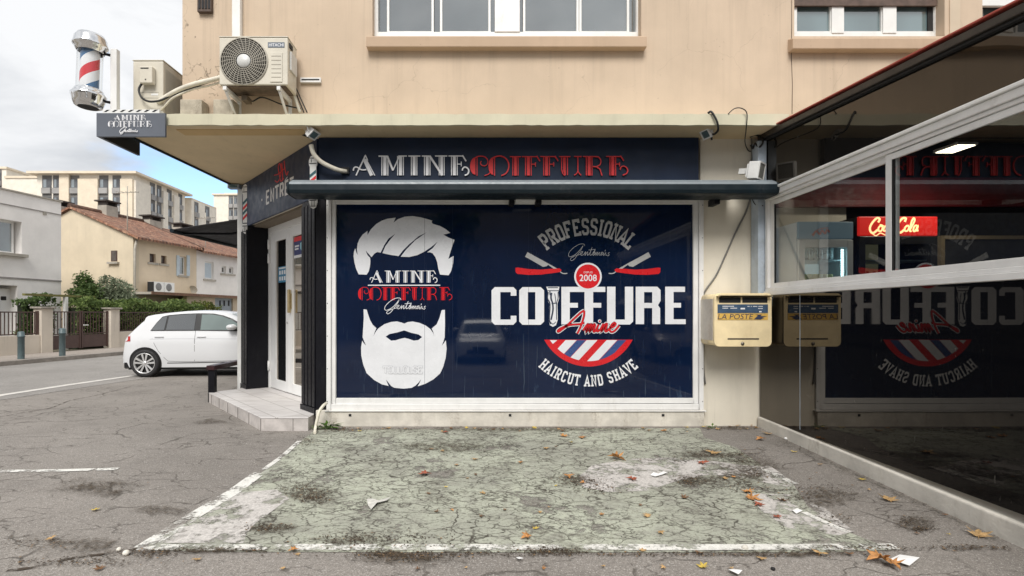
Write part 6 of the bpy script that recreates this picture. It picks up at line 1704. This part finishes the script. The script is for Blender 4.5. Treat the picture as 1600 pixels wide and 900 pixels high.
dd = MB().fbox(ST, ho[1][0], ho[1][1], GBZ+.08, GBZ+.12, .1, ho[1][3]).build('double_door', mat('blue_grey_door', (.34, .39, .43), .5, .08), gr_)
m = MB()
for q in (344, 350.5, 357.5):
    a_ = aat(q, GBZ+.07); m.fbox(ST, a_-.05, a_+.05, GBZ+.065, GBZ+.079, zat(q, 478, GBZ), zat(q, 469.5, GBZ))
m.build('door_lights', m_dark, dd)
for q, lb in ((249, 'small white air conditioner on the garage roof, nearer the gable'), (265, 'small white air conditioner on the garage roof, nearer the window')):
    a_ = aat(q, HB-.5); o = empty('air_conditioner', ST(a_, HB-.4, zg), lb, 'air conditioner', 'air conditioners on the garage roof')
    ZZ = zg+.05
    MB().fbox(ST, a_-.30, a_+.30, HB-.5, HB-.2, ZZ, ZZ+.44).build('casing', m_pvc, o, bevel=.01)
    c_ = ST(a_-.04, HB-.505, ZZ+.22); MB().lathe([(0, .012), (.06, .012), (.155, .006), (.17, 0)], Matrix.Translation(c_) @ Matrix.Rotation(math.atan2(-Vs.x, Vs.y)*0+R(-10.5)*-0, 4, 'Z') @ (Vector((-1, 0, 0)).rotation_difference(Ws).to_matrix().to_4x4() @ Matrix.Rotation(R(-90), 4, 'Y')), 24).build('fan', mat('small_fan', (.20, .20, .20), .5, .1), o)
    MB().fbox(ST, a_-.28, a_+.28, HB-.45, HB-.25, zg, ZZ-.001).build('feet', m_conc2, o)
    MB().fbox(ST, a_-.335, a_-.305, HB-.5, HB-.2, ZZ, ZZ+.43).build('dark_side', m_dark, o)
dsh = P(302, 452, ST(aat(302), HB, 0).y-.2)
do = MB().lathe([(0, -.05), (.10, -.04), (.19, .0), (.20, .01)], Matrix.Translation(dsh) @ Matrix.Rotation(R(115), 4, 'X'), 20).build('satellite_dish', m_conc2)
tag(do, 'small grey satellite dish standing at the end of the garage roof', 'dish')

# ------------------------------------------------------------------ apartment blocks far behind
m_ap = facade('pale_flats_render', (.76, .66, .52), .12); m_ap2 = facade('sunny_flats_render', (.82, .76, .66), .1); m_apd = mat('dark_flat_opening', (.10, .105, .115), .5, .3, .4); m_apb = mat('grey_balcony_front', (.33, .32, .31), .7, .15, .5); m_apg = pane_mat('flats_glass', (.16, .20, .22), .2)
def block(name, label, X0, X1, Y0_, Y1_, zt_, front, side, over=.7):
    o = empty(name, ((X0+X1)/2, (Y0_+Y1_)/2, 0), label, 'apartment block')
    FF = lambda a, b, z: Vector((a, Y0_+b, z)); FS = lambda a, b, z: Vector((X1-b, Y0_+a, z))
    m = MB(); m.box(X0, X1, Y0_, Y1_, 0, zt_); m.build('wall', m_ap2, o)
    MB().box(X0-over, X1+over, Y0_-over, Y1_+over, zt_+.002, zt_+.35).build('roof', m_ap, o)
    for F_, cols, mt in ((FF, front, m_ap), (FS, side, m_ap2)):
        for c0, c1 in cols:
            m = MB(); m.fbox(F_, c0-.10, c1+.10, -.02, -.004, 2, zt_-.1); m.build('recess_shade_band', mat('recess_shade_band', (.17, .165, .16), .8, .2, .3) if 'recess_shade_band' not in bpy.data.materials else bpy.data.materials['recess_shade_band'], o)  # flat dark strip stands in for the shade of a recess
            k_ = 0; z = zt_-.45
            while z > 3:
                m = MB(); m.fbox(F_, c0, c1, -.06, -.025, z-1.55, z-.25); wv_ = m.build('window', m_apd if k_ else m_apd, o)
                m = MB(); m.fbox(F_, c0+.12, (c0+c1)/2-.05, -.075, -.061, z-1.5, z-.3); m.build('pane', m_apg, wv_)
                m = MB(); m.fbox(F_, c0-.04, c1+.04, -.28, -.025, z-2.45, z-1.60); m.build('balcony_front', m_apb, o)
                z -= 2.75; k_ += 1
    return o
def zf(py, Y): return CAMH+(490-py)/820*Y
def xf(px, Y): return (px-746)/820*Y
YA0 = 80
cols = [(67, 80), (84, 94.5), (111, 123), (156, 168.5), (177, 188.5)]
ab = block('apartment_block', 'large cream apartment block behind the tiled roofs', xf(58, YA0), xf(209, YA0), YA0, 94, zf(273, YA0), [(xf(a, YA0), xf(b, YA0)) for a, b in cols], [(4.0, 5.2), (5.8, 6.9), (8.6, 9.8), (12.0, 13.0)], .9)
zt_ = zf(275, YA0)
for a, b in ((95, 110), (124, 155), (190, 209)):
    MB().box(xf(a, YA0), xf(b, YA0), YA0-.35, YA0-.002, 0, zf(280 if a != 95 else 272, YA0)).build('bay_wall', m_ap, ab)
for a, b in ((0, 3.7), (7.1, 8.4), (10.2, 11.8)):
    MB().box(xf(209, YA0)+.002, xf(209, YA0)+.3, YA0+a, YA0+b, 0, zf(279, YA0)-.2).build('bay_wall', m_ap2, ab)
block('apartment_block', 'lower stepped cream wing right of the large block', xf(285, 94.5), xf(297, 94.5), 95, 104, zf(312, 95), [], [(1.0, 2.2), (4.8, 6.2)], .0)
block('apartment_block', 'lower cream wing left of the large block', xf(9, 84), xf(58.5, 84), 84, 92, zf(278.5, 84), [], [], .15)
block('apartment_block', 'slim taller wing at the left edge of the sky', xf(-30, 90), xf(10, 90), 90, 99, zf(264, 90), [(xf(-6, 90), xf(2, 90))], [], .2)
block('apartment_block', 'distant cream tower showing beside the white post', xf(334, 120), xf(378, 120), 120, 134, zf(305, 120), [(xf(a, 120), xf(b, 120)) for a, b in ((358, 364), (366, 371))], [(2, 4), (6, 8)], .3)
xw, yw = xf(362, 120), 120
MB().box(xf(347, 120), xf(378, 120), 121, 130, zf(305, 120)+.4, zf(300, 120)).build('roof_storey', m_ap2, bpy.data.objects['apartment_block.004'])
# aerials on the houses
for q, y_, lb in ((199, 300, 'thin television aerial above the tall chimney'), (321, 340, 'thin television aerial above the white terraced roof')):
    D = ST(aat(q), HM, 0).y; A = P(q, y_, D); m = MB(); m.tube([A - Vector((0, 0, 2.2)), A + Vector((0, 0, .25))], .022, 5); m.tube([A + Vector((-.5, 0, -.05)), A + Vector((.5, 0, .0))], .014, 4)
    for i in range(5): m.tube([A + Vector((-.4+.2*i, -.14, 0)), A + Vector((-.4+.2*i, .14, .0))], .01, 4)
    tag(m.build('television_aerial', m_conc2), lb, 'aerial')

# ------------------------------------------------------------------ behind the camera: mirrored car, and unseen house and trees added to darken reflections
far = empty('reflection_house', (6, -26, 0), 'plain unseen house added across the road to darken the shop window reflection', 'house')
MB().box(-26, 30, -36, -26, -.25, 11.5).build('wall', facade('reflection_house_render', (.30, .27, .23), .4), far); MB().box(-26.5, 30.5, -36.5, -25.5, 11.5, 11.9).build('roof', m_conc2, far)  # unseen house, tall enough to keep the window's reflection dark
def tree(x, y, h, seed, label):
    rng = random.Random(seed); o = empty('reflection_tree', (x, y, -.25), label, 'tree', 'unseen trees added across the road for the window reflection')
    m = MB(); m.tube([(x, y, -.3), (x+.1, y, h*.3), (x, y+.1, h*.55), (x+.1, y, h*.8)], [.22, .17, .12, .04], 8)
    for i in range(6):
        t = 6.28*i/6; m.tube([(x, y, h*.35+i*.2), (x+1.3*math.cos(t), y+1.3*math.sin(t), h*.65+i*.1)], [.08, .02], 6)
    m.build('trunk', m_twig, o)
    m = MB(); leaves(m, (x, y, h*.68), (2.9, 2.9, h*.42), 1800, .42, rng, .4, 1.2, 10); m.build('crown', lm_dark, o)  # unseen crown, added as a dark reflection in the window
tree(-9, -19, 8.5, 11, 'unseen bushy tree added across the road left of the camera'); tree(-1.5, -20.5, 9.5, 12, 'unseen bushy tree added across the road behind the camera'); tree(7, -19, 8, 13, 'unseen bushy tree added across the road right of the camera'); tree(15, -20, 9, 14, 'unseen bushy tree added across the road far right of the camera')
c2 = copy_tree(car); c2.location = (.0, -3.2, gz(-3)); c2.rotation_euler = (0, 0, R(90)); c2['label'] = 'white hatchback standing behind the camera and mirrored in the shop window'
c2.location = (.1, -7.4, gz(-4))

# ------------------------------------------------------------------ leaves, litter, weeds
lrng = random.Random(21)
m_lf = [mat('fallen_leaf_orange', (.42, .20, .065), .7, .35, 40), mat('fallen_leaf_tan', (.42, .27, .12), .7, .3, 40), mat('fallen_leaf_red', (.30, .085, .045), .6, .3, 40), mat('fallen_leaf_yellow', (.52, .38, .07), .6, .25, 40), mat('fallen_leaf_brown', (.16, .085, .04), .8, .35, 40)]
def leaf_mesh(mt, seed):
    rng = random.Random(seed); pts = []
    tips = [(-150, .55), (-105, .8), (-50, .92), (0, 1), (50, .92), (105, .8), (150, .55)]
    for i, (a_, r_) in enumerate(tips):
        r_ *= rng.uniform(.8, 1.1)
        pts.append((a_-16, r_*.62)); pts.append((a_, r_)); pts.append((a_+16, r_*.62))
        if i < 6: pts.append(((a_+tips[i+1][0])/2, .32))
    V = [Vector((r_*math.sin(R(a_)), r_*math.cos(R(a_)), 0)) for a_, r_ in pts] + [Vector((.04, -.3, 0)), Vector((0, -.85, .1)), Vector((-.04, -.3, 0))]
    V = [v*.5 for v in V]
    k1, k2 = rng.uniform(.2, .9), rng.uniform(-.5, .5)
    c0 = Vector((0, 0, .0))
    V = [Vector((v.x, v.y, .02 + k1*v.x*v.x + k2*v.y*v.y*.8 + rng.uniform(0, .05))) for v in V]
    mz = min(v.z for v in V)
    V = [Vector((v.x, v.y, v.z-mz)) for v in V] + [Vector((0, 0, .015-mz if .015-mz > 0 else .01))]
    n_ = len(V)-1
    me = bpy.data.meshes.new('fallen_leaf'); me.from_pydata([tuple(v) for v in V], [], [(i, (i+1) % n_, n_) for i in range(n_)]); me.materials.append(mt); return me
LM = [[leaf_mesh(mt, 30+7*i+j) for j in range(3)] for i, mt in enumerate(m_lf)]
def leaf(px, py, size, ci, label, group, curl=1):
    o = bpy.data.objects.new('fallen_leaf', lrng.choice(LM[ci])); COL.objects.link(o)
    o.location = GP(px, py, .011); o.rotation_euler = (lrng.uniform(-.15, .15), lrng.uniform(-.15, .15), lrng.uniform(0, 6.28)); size *= 1.22; o.scale = (size, size*lrng.uniform(.6, 1), size*curl*1.3)
    return tag(o, label, 'leaf', group)
O, TN, RD, YL, BR = range(5)
big = [(664, 743, .13, RD, 'reddish leaf lying alone on the green bay left of centre', 1.2), (888, 747, .13, O, 'orange leaf on the dark crack at the edge of the bleached patch', 1), (814, 724, .085, O, 'small orange leaf in the middle of the green bay', 1), (743, 719, .08, TN, 'small tan leaf in the middle of the green bay', 1),
       (824, 842, .10, O, 'orange leaf just above the white front line of the bay', 1), (881, 683, .12, O, 'orange leaf near the plinth right of centre', 1), (910, 685, .13, O, 'large orange leaf near the plinth right of centre', 1), (962, 719, .20, O, 'large curled orange leaf at the top of the bleached patch', 1.4), (986, 751, .11, RD, 'reddish leaf on the left of the bleached patch', 1),
       (1037, 674, .10, O, 'orange leaf close to the right end of the plinth', 1), (1116, 709, .18, TN, 'tan leaf on the leaf litter at the right of the bay', 1), (1200, 679, .13, TN, 'tan leaf by the top of the terrace kerb', 1), (1190, 688, .12, O, 'orange leaf by the top of the terrace kerb', 1), (1097, 726, .12, RD, 'reddish brown leaf right of the bleached patch', 1.2),
       (1168, 770, .13, O, 'upper orange leaf of the cluster on the pale worn paint', 1.2), (1173, 780, .15, O, 'middle orange leaf of the cluster on the pale worn paint', 1.3), (1186, 791, .12, RD, 'lower reddish leaf of the cluster on the pale worn paint', 1), (1221, 784, .11, BR, 'curled brown leaf with a stalk on the pale worn paint', 1.5), (1388, 783, .15, TN, 'tan leaf on the bare asphalt beside the terrace kerb', 1.1),
       (1529, 839, .15, TN, 'curled tan leaf near the lower end of the terrace kerb', 1.3), (1376, 880, .16, O, 'long orange leaf beside the white paper sheet', 1.4), (1394, 886, .13, O, 'lower orange leaf touching the white paper sheet', 1.4), (1214, 811, .09, RD, 'small reddish leaf on the worn white line', 1), (147, 799, .07, YL, 'small yellow leaf on the open asphalt at the left', 1),
       (79, 845, .07, TN, 'small tan leaf near the bottom left corner', 1), (1280, 869, .10, TN, 'tan leaf below the white front line at the right', 1.2), (1190, 875, .07, TN, 'small tan leaf below the white front line', 1), (696, 677, .10, RD, 'red leaf near the plinth left of centre', 1), (605, 671, .11, TN, 'tan leaf at the foot of the plinth on the left', 1)]
for px, py, s_, ci, lb, cu in big: leaf(px, py, s_, ci, lb, 'fallen leaves on the forecourt', cu)
zones = [('small leaf blown against the foot of the shop plinth', 'small leaves along the plinth', (515, 1095), (669, 676), 26), ('small leaf lying on the worn green paint of the bay', 'small leaves on the green bay', (540, 1150), (685, 850), 30), ('small leaf in the corner below the letter box', 'small leaves below the letter box', (1098, 1205), (656, 672), 24), ('small leaf on the bare asphalt by the terrace kerb', 'small leaves by the terrace kerb', (1230, 1540), (700, 850), 8), ('small leaf in the dirt below the front line of the bay', 'small leaves below the front line', (100, 1420), (862, 893), 16)]
for lb, grp, xr_, yr_, n_ in zones:
    k_ = 0
    while k_ < n_:
        x = lrng.uniform(*xr_); y = lrng.uniform(*yr_); p_ = GP(x, y)
        if p_.x > XV-.08: continue
        if 'kerb' in lb and p_.x < XV-1.0: continue
        leaf(x, y, lrng.uniform(.03, .075), lrng.choice((O, TN, TN, BR, BR, TN, YL)), lb, grp); k_ += 1
# dirt washed together under the litter
def dirt_mat():
    k = NT('washed_dirt'); c = k.mix(k.ramp(k.noise(30, 5, .7), .35, .65), (.050, .040, .030), (.125, .10, .075))
    k.l(c, k.b.inputs['Base Color']); k.b.inputs['Roughness'].default_value = .95; k.b.inputs['Specular IOR Level'].default_value = .1
    t = k.n('ShaderNodeTexCoord'); ln = k.n('ShaderNodeVectorMath', operation='LENGTH'); k.l(t.outputs['UV'], ln.inputs[0])
    n1 = k.math('ADD', k.math('MULTIPLY', k.noise(5.5, 9, .76, k.pos((.7, 1.4, 1))), 2.0), k.math('MULTIPLY', k.noise(45, 4, .75), .7))
    keep = k.math('MULTIPLY', k.ramp(k.math('SUBTRACT', n1, k.math('MULTIPLY', ln.outputs['Value'], .75)), .70, 1.15, 0, .72), k.ramp(k.noise(30, 6, .78, k.pos((.8, 1.2, 1))), .46, .56, .10, 1))
    tr = k.n('ShaderNodeBsdfTransparent'); ms = k.n('ShaderNodeMixShader'); k.l(keep, ms.inputs[0]); k.l(tr.outputs[0], ms.inputs[1]); k.l(k.b.outputs[0], ms.inputs[2]); k.l(ms.outputs[0], k.o.inputs['Surface'])
    return k.m
m_dirt = dirt_mat()
def dirt(cx, cy, rx, ry, z=.0105):
    n_ = 20; vs_ = []; uvs = []
    for i in range(n_):
        t = 2*math.pi*i/n_; p_ = GP(cx+rx*math.cos(t), cy+ry*math.sin(t))
        if p_.y > 6.06: p_ = Vector((p_.x*6.06/p_.y, 6.06, gz(6.06)))
        vs_.append(Vector((min(p_.x, XV-.04), p_.y, gz(p_.y)+z))); uvs.append((math.cos(t), math.sin(t)))
    p_ = GP(cx, cy); vs_.append(Vector((p_.x, p_.y, gz(p_.y)+z))); uvs.append((0, 0))
    o = MB().add(vs_, [(i, (i+1) % n_, n_) for i in range(n_)]).build('ground_dirt', m_dirt)
    me = o.data; uv = me.uv_layers.new(name='UVMap'); look = {}
    for i, v in enumerate(vs_): look[(round(v.x, 4), round(v.y, 4))] = uvs[i]
    for l_ in me.loops:
        v = me.vertices[l_.vertex_index].co; uv.data[l_.index].uv = look.get((round(v.x, 4), round(v.y, 4)), (1, 0))
    return tag(o, None, None, None, 'structure')
for i, q in enumerate([(485, 772, 62, 20), (1170, 735, 75, 30), (905, 752, 55, 14), (1095, 752, 60, 16), (1290, 780, 70, 26), (1110, 712, 90, 14), (640, 874, 110, 17), (860, 862, 100, 9), (1240, 866, 180, 8), (330, 862, 130, 8), (150, 762, 85, 20), (120, 855, 110, 22), (430, 828, 55, 11), (1430, 822, 45, 14), (545, 846, 90, 12), (700, 700, 120, 14), (820, 672, 290, 5), (1150, 668, 52, 7), (330, 655, 60, 10), (250, 800, 60, 12)]): dirt(*q, z=.0102+.0002*i)
# crumbs and rotted leaf litter lying in patches
def litter(name, label, spots, n, mt, smin, smax):
    m = MB(); rng = random.Random(len(spots)*7+n)
    while n > 0:
        cx, cy, rx, ry, wt = rng.choice(spots)
        if rng.random() > wt: continue
        p_ = GP(cx+rng.gauss(0, rx*.8), cy+rng.gauss(0, ry*.75))
        if p_.y > 6.04 or p_.x > XV-.05: continue
        p_.z = gz(p_.y)+rng.uniform(.0095, .0115); t = rng.uniform(0, 6.28); s_ = rng.uniform(smin, smax); u_ = Vector((math.cos(t), math.sin(t), rng.uniform(-.1, .1)))*s_; v_ = Vector((-math.sin(t), math.cos(t), rng.uniform(-.3, .3)))*s_*rng.uniform(.25, .7)
        m.add([p_-u_, p_-v_+u_*.2, p_+u_, p_+v_], [(0, 1, 2, 3)]); n -= 1
    return tag(m.build(name, mt), label, 'litter', None, 'stuff')
m_lit = mat('rotted_litter', (.060, .042, .026), .95, .5, 60); m_lit2 = mat('dry_litter', (.24, .15, .075), .9, .5, 60)
spots = [(478, 768, 22, 9, 1), (490, 780, 15, 6, .8), (900, 752, 25, 5, .8), (930, 765, 30, 6, .6), (1040, 720, 45, 5, .5), (1110, 712, 30, 5, .9), (1165, 716, 22, 8, .8), (1075, 752, 16, 6, 1), (1150, 760, 30, 8, .8), (1180, 740, 12, 10, .7), (1285, 770, 35, 8, .7), (1250, 775, 30, 12, .5), (1310, 812, 20, 10, .4), (1420, 815, 16, 6, .5), (1440, 828, 12, 3, .5), (640, 872, 40, 5, 1), (600, 868, 30, 3, .8), (700, 868, 120, 3, .9), (1000, 868, 120, 2.5, .6), (860, 864, 30, 4, .8), (1200, 868, 110, 2.5, .7), (230, 866, 30, 4, .7), (120, 880, 70, 5, .6), (330, 862, 60, 3, .6), (420, 826, 22, 4, .7), (540, 845, 50, 8, .6), (640, 843, 60, 10, .5), (1150, 669, 30, 3, 1), (800, 671, 180, 1.5, .8), (600, 671, 60, 1.5, .7), (530, 672, 20, 4, 1), (160, 760, 35, 8, .35), (60, 850, 40, 8, .4), (1370, 858, 60, 4, .5), (1520, 858, 40, 3, .6), (1230, 750, 60, 20, .3), (480, 690, 12, 6, .7), (350, 650, 40, 8, .25)]
litter('leaf_litter', 'dark rotted leaf litter gathered in cracks and along the bay line', spots, 10000, m_lit, .0025, .010)
litter('dry_litter', 'dry tan crumbs of leaves scattered over the bay', spots, 1100, m_lit2, .003, .011)
# gravel grit along the terrace kerb
gs = [(1240+i*30, 690+i*13.2, 16, 6, 1) for i in range(12)]
litter('grit', 'grey grit washed against the terrace kerb', gs, 2500, mat('grit', (.20, .18, .155), .9, .4, 80), .003, .009)
# papers
def paper(pxs, label, dz=.014, name='paper_sheet', col=m_pvc2):
    pts = [GP(*q) for q in pxs]; c_ = sum(pts, Vector())/len(pts); rng = random.Random(len(label))
    m = MB(); top_ = [Vector((p_.x, p_.y, gz(p_.y)+dz+rng.uniform(0, .012))) for p_ in pts]; n_ = len(top_); cz = Vector((c_.x, c_.y, gz(c_.y)+dz+.008))
    m.add(top_+[cz]+[v-Vector((0, 0, .001)) for v in top_+[cz]], [(i, (i+1) % n_, n_) for i in range(n_)] + [((i+1) % n_+n_+1, i+n_+1, 2*n_+1) for i in range(n_)])
    return tag(m.build(name, col), label, 'paper')
m_paper = mat('white_paper', (.82, .82, .81), .8, .03)
paper([(1390, 879), (1406, 870.5), (1437, 877), (1421, 888.5)], 'white paper sheet lying beside the orange leaves', col=m_paper)
paper([(1238, 801), (1246, 798), (1254, 802), (1244, 806.5)], 'small white paper square on the pale worn paint', col=m_paper)
paper([(573, 785), (582, 783), (591, 786), (610, 781), (604, 787), (589, 791), (580, 800), (575, 793)], 'torn grey white paper scrap on the left of the green bay', col=mat('dirty_paper', (.56, .55, .51), .9, .15, 30))
paper([(1016, 745), (1021, 742), (1028, 744), (1036, 740), (1043, 742), (1034, 746), (1024, 748)], 'crumpled white tissue on the bleached patch', col=m_paper, name='paper_tissue')
paper([(1138, 897), (1146, 893), (1160, 897), (1154, 903)], 'white paper corner at the bottom edge of the picture', col=m_paper)
paper([(806, 877), (812, 874), (818, 878), (811, 880)], 'tiny paper flake below the front line', col=m_paper)
def stone(px, py, r_, label, mt):
    p_ = GP(px, py, r_*.7); rng = random.Random(int(px)); m = MB()
    m.lathe([(r_*math.sin(math.pi*i/6)*rng.uniform(.85, 1.1), -r_*.75*math.cos(math.pi*i/6)) for i in range(7)], Matrix.Translation(p_), 10)
    tag(m.build('pebble', mt), label, 'pebble')
stone(1228, 687, .018, 'small white round pebble beside the terrace kerb', m_paper); stone(1164, 859, .02, 'pale pebble on the white front line', m_pale if False else m_conc); stone(1208, 891, .012, 'dark pebble on the asphalt at the bottom', m_tyre); stone(197, 868, .022, 'pale pebble near the left corner of the bay', m_conc); stone(186, 861, .016, 'smaller pale pebble near the left corner of the bay', m_conc)
# weeds
def weed(px, py, n, size, label, seed):
    p_ = GP(px, py); p_.y = min(p_.y, 6.0) ; p_.z = gz(p_.y); rng = random.Random(seed)
    o = empty('weed', p_, label, 'weed'); m = MB(); st_ = MB()
    for i in range(n):
        t = rng.uniform(0, 6.28); el = rng.uniform(.3, 1.1); L = size*rng.uniform(.5, 1.2); d = Vector((math.cos(t)*math.cos(el)*1.6, math.sin(t)*math.cos(el)*.5-.15, math.sin(el)))
        e_ = p_+d*L; s_ = d.cross(Vector((0, 0, 1))).normalized()*size*.17; mid = p_+d*L*.55+Vector((0, 0, size*.1))
        st_.tube([p_, mid-d*L*.15], .003, 4)
        m.add([mid-d*L*.2, mid+s_, e_+s_*.3-Vector((0, 0, size*.12)), e_-s_*.3-Vector((0, 0, size*.12)), mid-s_], [(0, 1, 4), (1, 2, 3, 4)])
    m.build('leaves', leafmat('weed_leaf', (.05, .12, .015), (.14, .24, .05)), o); st_.build('stems', mat('weed_stem', (.10, .16, .05), .7, .1), o)
weed(512, 671, 34, .13, 'green leafy weed growing at the left end of the plinth', 5); weed(495, 671, 10, .09, 'small weed sprouting beside the drain hose', 6); weed(1110, 668, 7, .08, 'small weed at the wall foot below the letter box', 7)
# fine cracks in the asphalt, drawn along the ground as on the photograph
for i, (pxs, wd) in enumerate(([((10, 893), (60, 886), (118, 872), (170, 866), (216, 858)), .03], [((0, 652), (35, 645), (78, 638), (110, 626), (150, 618), (205, 604)), .018])):
    pts = [GP(*q) for q in pxs]; strip(smooth_pts([(p_.x, p_.y) for p_ in pts], 5) and [Vector((q.x, q.y, 0)) for q in smooth_pts([(p_.x, p_.y) for p_ in pts], 5)], wd, .0045, 'asphalt_crack', worn_sheet('crack_dirt_%d' % i, lambda k: (k.mix(.5, (.05, .04, .03), (.075, .055, .04)), k.ramp(k.noise(9, 6, .7), .42, .56)), 0, 0))
# tie every copy of a crack or line to the setting
